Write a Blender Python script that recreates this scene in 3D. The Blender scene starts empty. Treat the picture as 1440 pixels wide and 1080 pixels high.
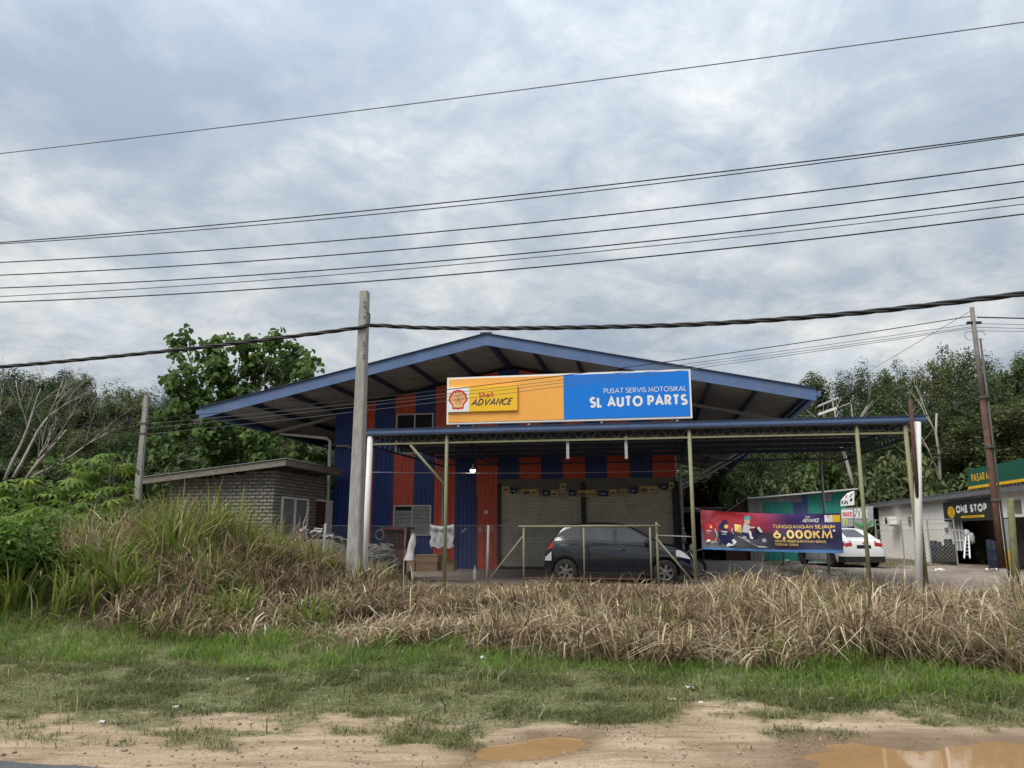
import bpy, math, random
import numpy as np
from mathutils import Vector

RND = random.Random(11)
NP = np.random.default_rng(5)
sc = bpy.context.scene
COL = sc.collection
rad = math.radians

# ------------------------------------------------------------------ camera
cam_d = bpy.data.cameras.new('camera')
cam = bpy.data.objects.new('camera', cam_d)
COL.objects.link(cam)
cam.location = (0, 0, 1.6)
cam.rotation_euler = (rad(90 + 11.0), 0, 0)
cam_d.sensor_width = 36
cam_d.lens = 27
cam_d.clip_end = 3000
sc.camera = cam

# ------------------------------------------------------------------ sky, sun, exposure
SUN_EL, SUN_AZ = 52.0, 226.0           # elevation, azimuth clockwise from straight ahead (+Y): high, behind the camera to the left
world = bpy.data.worlds.new('World')
sc.world = world
world.use_nodes = True
sc.view_settings.view_transform = 'Standard'
sc.view_settings.look = 'None'
sc.view_settings.gamma = 1.0
sc.view_settings.use_curve_mapping = False
sc.view_settings.exposure = 0.88


SKY_OFF = (13.3, 9.1, 0)


def build_sky():
    nt = world.node_tree
    N, Lk = nt.nodes, nt.links
    N.clear()

    def node(t, **k):
        n = N.new(t)
        for a, v in k.items():
            setattr(n, a, v)
        return n

    def math_(op, a, b=None, c=None):
        n = node('ShaderNodeMath', operation=op)
        for i, v in enumerate((a, b, c)):
            if v is None:
                continue
            if isinstance(v, (int, float)):
                n.inputs[i].default_value = v
            else:
                Lk.new(v, n.inputs[i])
        return n.outputs[0]

    out = node('ShaderNodeOutputWorld')
    bg = node('ShaderNodeBackground')
    bg.inputs['Strength'].default_value = 0.1
    Lk.new(bg.outputs[0], out.inputs['Surface'])
    sky = node('ShaderNodeTexSky', sky_type='NISHITA', sun_disc=False)
    sky.sun_elevation = rad(SUN_EL)
    sky.sun_rotation = rad(SUN_AZ)
    tc = node('ShaderNodeTexCoord')
    sep = node('ShaderNodeSeparateXYZ')
    Lk.new(tc.outputs['Generated'], sep.inputs[0])
    x, y, z = sep.outputs
    zz = math_('MAXIMUM', z, 0.0)
    den = math_('ADD', zz, 0.22)
    comb = node('ShaderNodeCombineXYZ')
    Lk.new(math_('DIVIDE', x, den), comb.inputs[0])
    Lk.new(math_('DIVIDE', y, den), comb.inputs[1])

    def noise(scale, detail, rough, loc, dist=0.0):
        mp = node('ShaderNodeMapping')
        mp.inputs['Location'].default_value = loc
        Lk.new(comb.outputs[0], mp.inputs['Vector'])
        n = node('ShaderNodeTexNoise')
        n.inputs['Scale'].default_value = scale
        n.inputs['Detail'].default_value = detail
        n.inputs['Roughness'].default_value = rough
        n.inputs['Distortion'].default_value = dist
        Lk.new(mp.outputs[0], n.inputs['Vector'])
        return n.outputs['Fac']

    def ramp(f, stops):
        r = node('ShaderNodeValToRGB')
        el = r.color_ramp.elements
        while len(el) < len(stops):
            el.new(0.5)
        for e, (p, c) in zip(el, stops):
            e.position = p
            e.color = (*c, 1)
        Lk.new(f, r.inputs[0])
        return r.outputs[0]

    def mix(mode, f, a, b):
        m = node('ShaderNodeMix', data_type='RGBA', blend_type=mode)
        for i, v in ((0, f), (6, a), (7, b)):
            if isinstance(v, (int, float)):
                m.inputs[i].default_value = v
            elif isinstance(v, tuple):
                m.inputs[i].default_value = (*v, 1)
            else:
                Lk.new(v, m.inputs[i])
        return m.outputs[2]

    big = noise(0.95, 3, 0.5, SKY_OFF, 0.3)
    mid = noise(3.1, 9, 0.60, (0.4, 5.2, 0), 0.5)
    fin = noise(9.0, 8, 0.66, (7.4, 2.2, 0), 0.3)
    f = math_('ADD', math_('MULTIPLY', big, 0.42), math_('ADD', math_('MULTIPLY', mid, 0.37), math_('MULTIPLY', fin, 0.21)))
    # sun behind the cloud: the cloud deck is brighter and warmer towards it
    sd = Vector((math.sin(rad(SUN_AZ)) * math.cos(rad(SUN_EL)), math.cos(rad(SUN_AZ)) * math.cos(rad(SUN_EL)), math.sin(rad(SUN_EL))))
    dp = node('ShaderNodeVectorMath', operation='DOT_PRODUCT')
    Lk.new(tc.outputs['Generated'], dp.inputs[0])
    dp.inputs[1].default_value = sd
    g = math_('POWER', math_('MAXIMUM', dp.outputs['Value'], 0.0), 5.0)
    f2 = math_('ADD', f, math_('MULTIPLY', math_('SUBTRACT', g, 0.35), 0.16))
    f3 = math_('ADD', math_('MULTIPLY', math_('SUBTRACT', f2, 0.5), 1.5), 0.5)
    cloud = ramp(f3, [(0.26, (2.15, 2.62, 3.25)), (0.40, (2.75, 3.15, 3.65)), (0.50, (3.65, 3.95, 4.25)), (0.60, (4.75, 4.9, 4.95)), (0.74, (6.5, 6.35, 6.05))])
    gap = ramp(noise(2.0, 7, 0.55, (1.3, 9.0, 0), 0.3), [(0.56, (0, 0, 0)), (0.72, (0.20, 0.20, 0.20))])
    c = mix('MIX', gap, cloud, sky.outputs[0])
    # overcast sky: the zenith is brighter than the horizon
    lift = math_('ADD', math_('MULTIPLY', math_('POWER', zz, 2.3), 1.6), 0.80)
    cl = node('ShaderNodeVectorMath', operation='SCALE')
    Lk.new(c, cl.inputs[0])
    Lk.new(lift, cl.inputs['Scale'])
    Lk.new(cl.outputs[0], bg.inputs['Color'])


build_sky()
sun_d = bpy.data.lights.new('sun', 'SUN')
sun_d.energy = 1.5
sun_d.angle = rad(28)
sun_d.color = (1.0, 0.95, 0.88)
sun = bpy.data.objects.new('sun', sun_d)
COL.objects.link(sun)
sun.rotation_euler = (rad(-(90 - SUN_EL)), 0, rad(-SUN_AZ))

# ------------------------------------------------------------------ frames: u to the right along the shop front, w away from the road
YAW = rad(10.4)
CY, SY = math.cos(YAW), math.sin(YAW)


def XY(u, w):
    return (u * CY + w * SY, -u * SY + w * CY)


def UW(x, y):
    return (x * CY - y * SY, x * SY + y * CY)


_c, _s = math.cos(rad(11.0)), math.sin(rad(11.0))


def _ray(px, py):
    b = (py - 540) / 1080
    return ((px - 720) / 1080, _c + b * _s, _s - b * _c)


def on_w(px, py, w):
    """point of the plane w=const seen at a pixel of the 1440x1080 photo, as u, w, z"""
    d = _ray(px, py)
    k = w / (d[0] * SY + d[1] * CY)
    return (d[0] * k * CY - d[1] * k * SY, w, d[2] * k + 1.6)


def on_y(px, py, y):
    d = _ray(px, py)
    k = y / d[1]
    return (d[0] * k, y, d[2] * k + 1.6)


# ------------------------------------------------------------------ numpy value noise
def vnoise(x, y, seed=0):
    x = np.asarray(x, float); y = np.asarray(y, float)
    xi = np.floor(x).astype(np.int64); yi = np.floor(y).astype(np.int64)
    xf, yf = x - xi, y - yi
    xf = xf * xf * (3 - 2 * xf); yf = yf * yf * (3 - 2 * yf)

    def h(a, b):
        n = (a * 374761393 + b * 668265263 + seed * 974634) & 0xffffffff
        n = ((n ^ (n >> 13)) * 1274126177) & 0xffffffff
        return ((n ^ (n >> 16)) & 0xffff) / 65535.0
    return (h(xi, yi) * (1 - xf) + h(xi + 1, yi) * xf) * (1 - yf) + (h(xi, yi + 1) * (1 - xf) + h(xi + 1, yi + 1) * xf) * yf


def fbm(x, y, seed=0, o=4):
    s, a, t = 0, 0.5, 0
    for i in range(o):
        s = s + a * vnoise(x * 2 ** i, y * 2 ** i, seed + i * 17)
        t += a
        a *= 0.5
    return s / t


def sstep(a, b, x):
    t = np.clip((np.asarray(x, float) - a) / (b - a), 0, 1)
    return t * t * (3 - 2 * t)


PUDDLES = [(0.13, 6.33, 0.50, 0.23, rad(33)), (3.55, 5.86, 1.30, 0.60, rad(-6))]


def puddle_e(x, y, p):
    cx, cy, a, b, t = p
    dx, dy = x - cx, y - cy
    X = dx * math.cos(t) + dy * math.sin(t)
    Y = -dx * math.sin(t) + dy * math.cos(t)
    n = (fbm(x * 2.3, y * 2.3, 91, 3) - 0.5) * 0.75
    return np.sqrt((X / a) ** 2 + (Y / b) ** 2) + n


def H(x, y):
    x = np.asarray(x, float); y = np.asarray(y, float)
    u, w = x * CY - y * SY, x * SY + y * CY
    z = -0.05 + 0.05 * sstep(4.9, 5.4, w)
    z = z + (fbm(x * 1.3, y * 1.3, 3) - 0.5) * 0.05 * sstep(5.2, 6.2, w) + (fbm(x * 6, y * 6, 8, 3) - 0.5) * 0.018 * sstep(5.2, 5.8, w)
    # ruts along the shoulder
    for wr, dr_ in ((5.75, 0.026), (6.35, 0.018)):
        z = z - dr_ * np.exp(-((w - wr - 0.08 * np.sin(u * 0.8 + wr)) / 0.10) ** 2) * (0.4 + 1.2 * fbm(u * 0.9, w * 0.2, 29))
    z = z + 0.29 * sstep(9.5, 15.5, w) * (1 - 0.25 * sstep(3, 7, u) * (1 - sstep(18, 24, w)))
    z = z + 0.05 * sstep(15.5, 17.5, w)
    z = z + 0.85 * sstep(-2.2, -8.5, x) * sstep(10.2, 14.8, y) * (1 - 0.5 * sstep(17.5, 20, y) * sstep(-12, -7, x))
    z = z + (fbm(x * 0.5, y * 0.5, 21) - 0.5) * 0.22 * sstep(10, 13, w) * (1 - sstep(16.4, 18, w))
    z = z + 6 * sstep(80, 400, np.hypot(x, y))
    for p in PUDDLES:
        e = puddle_e(x, y, p)
        z = z - 0.075 * (1 - sstep(0.5, 1.35, e))
    return z


def Hs(x, y):
    return float(H(np.array([x]), np.array([y]))[0])


# ------------------------------------------------------------------ materials
def mat(name, col, rough=0.8, var=0.22, scale=5.0, metal=0.0, bump=0.0, bscale=40.0, spec=0.4, dirt=None, dscale=2.0, damt=0.55, stretch=None, emit=None, rand=0.0):
    m = bpy.data.materials.new(name)
    m.use_nodes = True
    nt = m.node_tree
    N, Lk = nt.nodes, nt.links
    b = N['Principled BSDF']
    b.inputs['Roughness'].default_value = rough
    b.inputs['Metallic'].default_value = metal
    b.inputs['Specular IOR Level'].default_value = spec
    tc = N.new('ShaderNodeTexCoord')
    src = tc.outputs['Object']
    if stretch:
        mp = N.new('ShaderNodeMapping')
        mp.inputs['Scale'].default_value = stretch
        Lk.new(src, mp.inputs['Vector'])
        src = mp.outputs[0]
    n1 = N.new('ShaderNodeTexNoise')
    n1.inputs['Scale'].default_value = scale
    n1.inputs['Detail'].default_value = 7
    n1.inputs['Roughness'].default_value = 0.62
    Lk.new(src, n1.inputs['Vector'])
    mr = N.new('ShaderNodeMapRange')
    mr.inputs[1].default_value = 0.25
    mr.inputs[2].default_value = 0.75
    mr.inputs[3].default_value = 1 - var
    mr.inputs[4].default_value = 1 + var
    Lk.new(n1.outputs['Fac'], mr.inputs[0])
    sc_ = N.new('ShaderNodeVectorMath')
    sc_.operation = 'SCALE'
    sc_.inputs[0].default_value = col
    Lk.new(mr.outputs[0], sc_.inputs['Scale'])
    c = sc_.outputs[0]
    if rand:
        oi = N.new('ShaderNodeObjectInfo')
        m2 = N.new('ShaderNodeMapRange')
        m2.inputs[3].default_value = 1 - rand
        m2.inputs[4].default_value = 1 + rand
        Lk.new(oi.outputs['Random'], m2.inputs[0])
        s2 = N.new('ShaderNodeVectorMath')
        s2.operation = 'SCALE'
        Lk.new(c, s2.inputs[0])
        Lk.new(m2.outputs[0], s2.inputs['Scale'])
        c = s2.outputs[0]
    if dirt:
        n2 = N.new('ShaderNodeTexNoise')
        n2.inputs['Scale'].default_value = dscale
        n2.inputs['Detail'].default_value = 8
        n2.inputs['Roughness'].default_value = 0.68
        Lk.new(src, n2.inputs['Vector'])
        r2 = N.new('ShaderNodeMapRange')
        r2.inputs[1].default_value = 0.48
        r2.inputs[2].default_value = 0.72
        r2.inputs[4].default_value = damt
        Lk.new(n2.outputs['Fac'], r2.inputs[0])
        mx = N.new('ShaderNodeMix')
        mx.data_type = 'RGBA'
        Lk.new(r2.outputs[0], mx.inputs[0])
        Lk.new(c, mx.inputs[6])
        mx.inputs[7].default_value = (*dirt, 1)
        c = mx.outputs[2]
    Lk.new(c, b.inputs['Base Color'])
    if bump:
        n3 = N.new('ShaderNodeTexNoise')
        n3.inputs['Scale'].default_value = bscale
        n3.inputs['Detail'].default_value = 5
        Lk.new(src, n3.inputs['Vector'])
        bp = N.new('ShaderNodeBump')
        bp.inputs['Strength'].default_value = bump
        bp.inputs['Distance'].default_value = 0.02
        Lk.new(n3.outputs['Fac'], bp.inputs['Height'])
        Lk.new(bp.outputs[0], b.inputs['Normal'])
    if emit:
        b.inputs['Emission Color'].default_value = (*emit[0], 1)
        b.inputs['Emission Strength'].default_value = emit[1]
    return m


def blade_mat(name, stops, transl=0.35, rough=0.7, rand=0.0, attr='tone'):
    """leaves and grass: colour picked per leaf along a ramp, part of the light passes through"""
    m = bpy.data.materials.new(name)
    m.use_nodes = True
    nt = m.node_tree
    N, Lk = nt.nodes, nt.links
    N.clear()
    at = N.new('ShaderNodeAttribute')
    at.attribute_name = attr
    f = at.outputs['Fac']
    if rand:
        oi = N.new('ShaderNodeObjectInfo')
        ma = N.new('ShaderNodeMath')
        ma.operation = 'MULTIPLY_ADD'
        Lk.new(oi.outputs['Random'], ma.inputs[0])
        ma.inputs[1].default_value = rand
        Lk.new(f, ma.inputs[2])
        m2 = N.new('ShaderNodeMath')
        m2.operation = 'SUBTRACT'
        Lk.new(ma.outputs[0], m2.inputs[0])
        m2.inputs[1].default_value = rand / 2
        f = m2.outputs[0]
    rp = N.new('ShaderNodeValToRGB')
    el = rp.color_ramp.elements
    while len(el) < len(stops):
        el.new(0.5)
    for e, (p, c) in zip(el, stops):
        e.position = p
        e.color = (*c, 1)
    Lk.new(f, rp.inputs[0])
    d = N.new('ShaderNodeBsdfPrincipled')
    d.inputs['Roughness'].default_value = rough
    d.inputs['Specular IOR Level'].default_value = 0.25
    Lk.new(rp.outputs[0], d.inputs['Base Color'])
    t = N.new('ShaderNodeBsdfTranslucent')
    Lk.new(rp.outputs[0], t.inputs['Color'])
    mx = N.new('ShaderNodeMixShader')
    mx.inputs[0].default_value = transl
    Lk.new(d.outputs[0], mx.inputs[1])
    Lk.new(t.outputs[0], mx.inputs[2])
    o = N.new('ShaderNodeOutputMaterial')
    Lk.new(mx.outputs[0], o.inputs['Surface'])
    return m


M = {}
M['blue_sheet'] = mat('blue_painted_sheet', (0.016, 0.044, 0.19), 0.5, 0.25, 3, dirt=(0.045, 0.06, 0.12), damt=0.7, stretch=(4, 4, 0.6))
M['red_sheet'] = mat('red_painted_sheet', (0.57, 0.090, 0.044), 0.5, 0.22, 3, dirt=(0.30, 0.075, 0.05), damt=0.7, stretch=(4, 4, 0.6))
M['fascia'] = mat('blue_fascia_paint', (0.085, 0.140, 0.275), 0.55, 0.18, 2, dirt=(0.16, 0.18, 0.23), damt=0.5, dscale=1.2)
M['roof_sheet'] = mat('weathered_roof_sheet', (0.27, 0.25, 0.23), 0.6, 0.25, 1.5, dirt=(0.14, 0.12, 0.10), metal=0.1, dscale=0.8)
M['roof_steel'] = mat('dark_blue_steel', (0.030, 0.042, 0.085), 0.6, 0.3, 4)
M['pale_steel'] = mat('pale_rafter_paint', (0.32, 0.31, 0.29), 0.6, 0.3, 4, dirt=(0.12, 0.10, 0.08))
M['cream_steel'] = mat('cream_green_steel_paint', (0.27, 0.265, 0.155), 0.6, 0.25, 4, dirt=(0.14, 0.11, 0.06), dscale=4, damt=0.7)
M['gate_steel'] = mat('tan_gate_steel_paint', (0.26, 0.235, 0.155), 0.65, 0.3, 4, dirt=(0.13, 0.085, 0.05), dscale=4, damt=0.8)
M['white_paint'] = mat('white_pipe_paint', (0.82, 0.81, 0.78), 0.5, 0.1, 3, dirt=(0.52, 0.47, 0.38), dscale=6, damt=0.5)
M['rust'] = mat('rusty_steel', (0.105, 0.052, 0.036), 0.85, 0.4, 9, dirt=(0.045, 0.03, 0.026), dscale=5, bump=0.3)
M['concrete'] = mat('pole_concrete', (0.34, 0.33, 0.30), 0.9, 0.22, 5, dirt=(0.16, 0.15, 0.13), dscale=3, damt=0.7, bump=0.4, bscale=60, stretch=(3, 3, 0.7))
M['slab'] = mat('yard_concrete', (0.24, 0.20, 0.17), 0.9, 0.25, 2, dirt=(0.12, 0.10, 0.085), dscale=1.1, damt=0.7, bump=0.3)
M['shutter'] = mat('roller_shutter_paint', (0.50, 0.465, 0.37), 0.5, 0.15, 3, dirt=(0.20, 0.18, 0.13), damt=0.5)
M['dark'] = mat('dark_interior', (0.018, 0.018, 0.02), 0.9, 0.3, 4)
M['glass_dark'] = mat('dark_window_glass', (0.030, 0.034, 0.038), 0.05, 0.1, 2, spec=0.6)
M['alu'] = mat('window_frame_aluminium', (0.50, 0.50, 0.48), 0.45, 0.12, 6, metal=0.2)
M['louvre'] = mat('frosted_louvre_glass', (0.20, 0.205, 0.20), 0.35, 0.3, 7)
M['sign_orange'] = mat('sign_face_orange', (0.88, 0.42, 0.085), 0.42, 0.05, 1.2, dirt=(0.80, 0.36, 0.07), damt=0.3)
M['sign_blue'] = mat('sign_face_blue', (0.001, 0.185, 0.70), 0.42, 0.05, 1.2)
M['sign_white'] = mat('sign_white', (0.80, 0.80, 0.79), 0.5, 0.05, 2)
M['sign_yellow'] = mat('sign_yellow', (0.86, 0.52, 0.02), 0.45, 0.05, 2)
M['print_red'] = mat('print_red', (0.60, 0.028, 0.030), 0.5, 0.06, 3)
M['print_tan'] = mat('print_shell_tan', (0.78, 0.52, 0.22), 0.5, 0.06, 3)
M['print_navy'] = mat('print_navy', (0.012, 0.016, 0.07), 0.5, 0.06, 3)
M['print_black'] = mat('print_black', (0.012, 0.012, 0.013), 0.5, 0.06, 3)
M['print_gold'] = mat('print_gold', (0.90, 0.62, 0.20), 0.5, 0.1, 12)
M['print_grey'] = mat('print_grey', (0.36, 0.36, 0.37), 0.6, 0.1, 4)
M['print_teal'] = mat('print_teal', (0.16, 0.38, 0.42), 0.6, 0.1, 4)
M['print_skin'] = mat('print_skin', (0.62, 0.40, 0.26), 0.6, 0.05, 4)
M['print_green'] = mat('print_green', (0.06, 0.34, 0.10), 0.6, 0.1, 4)
M['print_lime'] = mat('print_lime', (0.55, 0.60, 0.22), 0.6, 0.1, 4)
M['dk_plastic'] = mat('dark_plastic', (0.02, 0.02, 0.022), 0.55, 0.2, 8)
M['rubber'] = mat('tyre_rubber', (0.022, 0.021, 0.020), 0.85, 0.25, 12, dirt=(0.10, 0.08, 0.06), dscale=5, damt=0.35)
M['car_navy'] = mat('dark_blue_car_paint', (0.003, 0.006, 0.016), 0.18, 0.08, 2, spec=0.5, dirt=(0.02, 0.02, 0.022), damt=0.2)
for k_ in ('car_navy',):
    M[k_].node_tree.nodes['Principled BSDF'].inputs['Coat Weight'].default_value = 0.6
    M[k_].node_tree.nodes['Principled BSDF'].inputs['Coat Roughness'].default_value = 0.05
M['car_white'] = mat('white_car_paint', (0.74, 0.74, 0.73), 0.25, 0.03, 2, spec=0.6, dirt=(0.45, 0.40, 0.33), damt=0.2)
M['car_glass'] = mat('tinted_car_glass', (0.055, 0.06, 0.066), 0.04, 0.15, 2, spec=0.9)
M['mesh_wire'] = mat('dark_mesh_wire', (0.05, 0.05, 0.045), 0.7, 0.3, 5)
M['alloy'] = mat('alloy_wheel', (0.20, 0.195, 0.185), 0.4, 0.15, 8, metal=0.5, dirt=(0.14, 0.11, 0.08))
M['chrome'] = mat('bright_chrome', (0.72, 0.72, 0.72), 0.12, 0.05, 3, metal=0.9)
M['lens_clear'] = mat('headlamp_lens', (0.62, 0.64, 0.66), 0.08, 0.2, 30, spec=0.7)
M['lens_red'] = mat('red_tail_lens', (0.42, 0.012, 0.016), 0.12, 0.15, 20, spec=0.7)
M['wood_grey'] = mat('weathered_timber', (0.20, 0.175, 0.15), 0.9, 0.3, 6, dirt=(0.09, 0.075, 0.06), stretch=(1, 4, 4), bump=0.3)
M['block_grey'] = mat('weathered_grey_block', (0.27, 0.255, 0.23), 0.92, 0.28, 5, dirt=(0.13, 0.115, 0.095), damt=0.6, bump=0.35, rand=0.18)
M['mortar'] = mat('dark_mortar', (0.13, 0.12, 0.108), 0.95, 0.3, 6)
M['door_brown'] = mat('brown_door', (0.085, 0.036, 0.024), 0.7, 0.25, 6, stretch=(5, 5, 0.6))
M['teal_sheet'] = mat('teal_painted_sheet', (0.030, 0.29, 0.23), 0.6, 0.25, 2.5, dirt=(0.10, 0.17, 0.15), damt=0.5, stretch=(4, 4, 0.6))
M['grey_sheet'] = mat('grey_zinc_sheet', (0.26, 0.26, 0.255), 0.6, 0.3, 2.5, dirt=(0.14, 0.11, 0.09), metal=0.2, stretch=(4, 4, 0.6))
M['denim_sheet'] = mat('dull_blue_sheet', (0.055, 0.085, 0.21), 0.6, 0.25, 3, stretch=(4, 4, 0.6))
M['shop_wall'] = mat('cream_shop_wall', (0.84, 0.82, 0.76), 0.85, 0.08, 1.5, dirt=(0.58, 0.53, 0.44), dscale=0.7, damt=0.45)
M['shop_roof'] = mat('grey_shop_roof', (0.14, 0.14, 0.145), 0.75, 0.2, 2)
M['sign_dark'] = mat('charcoal_sign', (0.030, 0.027, 0.024), 0.5, 0.15, 2)
M['sign_green'] = mat('dark_green_sign', (0.006, 0.085, 0.052), 0.5, 0.1, 1)
M['cardboard'] = mat('cardboard', (0.33, 0.215, 0.125), 0.9, 0.15, 5, dirt=(0.20, 0.13, 0.075))
M['sack'] = mat('white_woven_sack', (0.56, 0.55, 0.53), 0.8, 0.2, 8, dirt=(0.27, 0.25, 0.22), dscale=4, bump=0.3)
M['grey_cloth'] = mat('grey_dirty_sheet', (0.40, 0.40, 0.40), 0.85, 0.25, 8, dirt=(0.20, 0.19, 0.18), dscale=5, bump=0.3)
M['maroon'] = mat('maroon_rusty_cabinet', (0.085, 0.030, 0.030), 0.8, 0.35, 5, dirt=(0.05, 0.04, 0.035))
M['rubble'] = mat('grey_heap', (0.12, 0.115, 0.105), 0.95, 0.45, 4, bump=0.8, bscale=12, dirt=(0.05, 0.055, 0.06))
M['scrap'] = mat('crumpled_scrap', (0.55, 0.55, 0.54), 0.4, 0.4, 14, metal=0.3, dirt=(0.15, 0.14, 0.13), dscale=9)
M['wire'] = mat('black_wire', (0.016, 0.016, 0.018), 0.6, 0.1, 4)
M['wire_grey'] = mat('grey_wire', (0.13, 0.13, 0.13), 0.6, 0.1, 4)
M['wire_pale'] = mat('pale_wire', (0.40, 0.39, 0.38), 0.6, 0.1, 4)
M['zinc_wire'] = mat('galvanised_wire', (0.10, 0.10, 0.095), 0.6, 0.3, 4, metal=0.3)
M['moss_post'] = mat('mossy_post', (0.16, 0.16, 0.075), 0.9, 0.35, 7, dirt=(0.08, 0.07, 0.05), bump=0.4)
M['drum_blue'] = mat('dark_blue_plastic', (0.014, 0.024, 0.045), 0.5, 0.25, 5)
M['drum_black'] = mat('black_plastic_drum', (0.022, 0.025, 0.028), 0.55, 0.25, 5)
M['ladder'] = mat('white_ladder', (0.66, 0.66, 0.65), 0.5, 0.1, 5)
M['yellow_paint'] = mat('yellow_paint', (0.75, 0.42, 0.02), 0.6, 0.1, 4)
M['orange_wall'] = mat('pale_orange_wall', (0.72, 0.40, 0.22), 0.8, 0.12, 3)
M['litter'] = mat('white_litter', (0.72, 0.71, 0.69), 0.6, 0.2, 20)
M['bulb'] = mat('lit_bulb', (0.9, 0.9, 0.85), 0.4, 0.02, 3, emit=((1.0, 0.97, 0.9), 9.0))
M['bark'] = mat('grey_bark', (0.115, 0.095, 0.075), 0.95, 0.35, 7, bump=0.5, stretch=(3, 3, 0.6))
M['bark_pale'] = mat('pale_dead_bark', (0.36, 0.33, 0.29), 0.95, 0.25, 5, stretch=(3, 3, 0.6))
M['stem'] = mat('green_stem', (0.12, 0.13, 0.05), 0.8, 0.3, 8)
M['asphalt'] = mat('road_asphalt', (0.085, 0.088, 0.092), 0.9, 0.2, 25, bump=0.5, bscale=150, dirt=(0.22, 0.19, 0.15), dscale=3, damt=0.35)

G_FOREST = [(0.0, (0.030, 0.049, 0.020)), (0.45, (0.074, 0.108, 0.040)), (0.8, (0.128, 0.162, 0.060)), (1.0, (0.17, 0.19, 0.072))]
G_OLIVE = [(0.0, (0.044, 0.058, 0.024)), (0.5, (0.105, 0.132, 0.046)), (0.85, (0.165, 0.182, 0.068)), (1.0, (0.18, 0.18, 0.09))]
G_BROAD = [(0.0, (0.045, 0.085, 0.026)), (0.5, (0.105, 0.175, 0.048)), (0.85, (0.135, 0.21, 0.052)), (1.0, (0.21, 0.27, 0.08))]
G_CASS = [(0.0, (0.048, 0.10, 0.014)), (0.5, (0.125, 0.21, 0.030)), (0.85, (0.21, 0.29, 0.05)), (1.0, (0.46, 0.38, 0.05))]
M['leaf_forest'] = blade_mat('forest_leaves', G_FOREST, 0.3, 0.65, rand=0.6)
M['leaf_olive'] = blade_mat('olive_leaves', G_OLIVE, 0.3, 0.65, rand=0.55)
M['leaf_broad'] = blade_mat('broad_leaves', G_BROAD, 0.5, 0.55)
M['leaf_cassava'] = blade_mat('cassava_leaves', G_CASS, 0.4, 0.55, rand=0.35)
M['leaf_long'] = blade_mat('long_leaves', [(0, (0.03, 0.06, 0.018)), (0.6, (0.10, 0.14, 0.045)), (1, (0.24, 0.24, 0.10))], 0.3, 0.45)
M['leaf_flower'] = blade_mat('bougainvillea_leaves', [(0, (0.02, 0.035, 0.014)), (0.52, (0.045, 0.07, 0.022)), (0.55, (0.32, 0.02, 0.05)), (1, (0.50, 0.04, 0.08))], 0.3, 0.6)
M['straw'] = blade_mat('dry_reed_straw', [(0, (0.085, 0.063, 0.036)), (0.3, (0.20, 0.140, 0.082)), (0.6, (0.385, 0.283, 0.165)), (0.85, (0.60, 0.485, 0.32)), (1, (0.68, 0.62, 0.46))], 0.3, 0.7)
M['reed'] = blade_mat('green_reed', [(0, (0.055, 0.088, 0.016)), (0.5, (0.16, 0.22, 0.036)), (0.8, (0.30, 0.32, 0.075)), (1, (0.46, 0.41, 0.19))], 0.4, 0.6)
M['lush'] = blade_mat('lush_grass', [(0, (0.040, 0.080, 0.014)), (0.5, (0.13, 0.225, 0.028)), (0.85, (0.22, 0.325, 0.055)), (1, (0.36, 0.34, 0.14))], 0.4, 0.65)
M['verge'] = blade_mat('verge_grass', [(0, (0.06, 0.080, 0.028)), (0.5, (0.165, 0.18, 0.064)), (0.85, (0.285, 0.27, 0.115)), (1, (0.42, 0.36, 0.20))], 0.35, 0.7)


# ------------------------------------------------------------------ mesh helpers
ORG = {}


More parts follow.
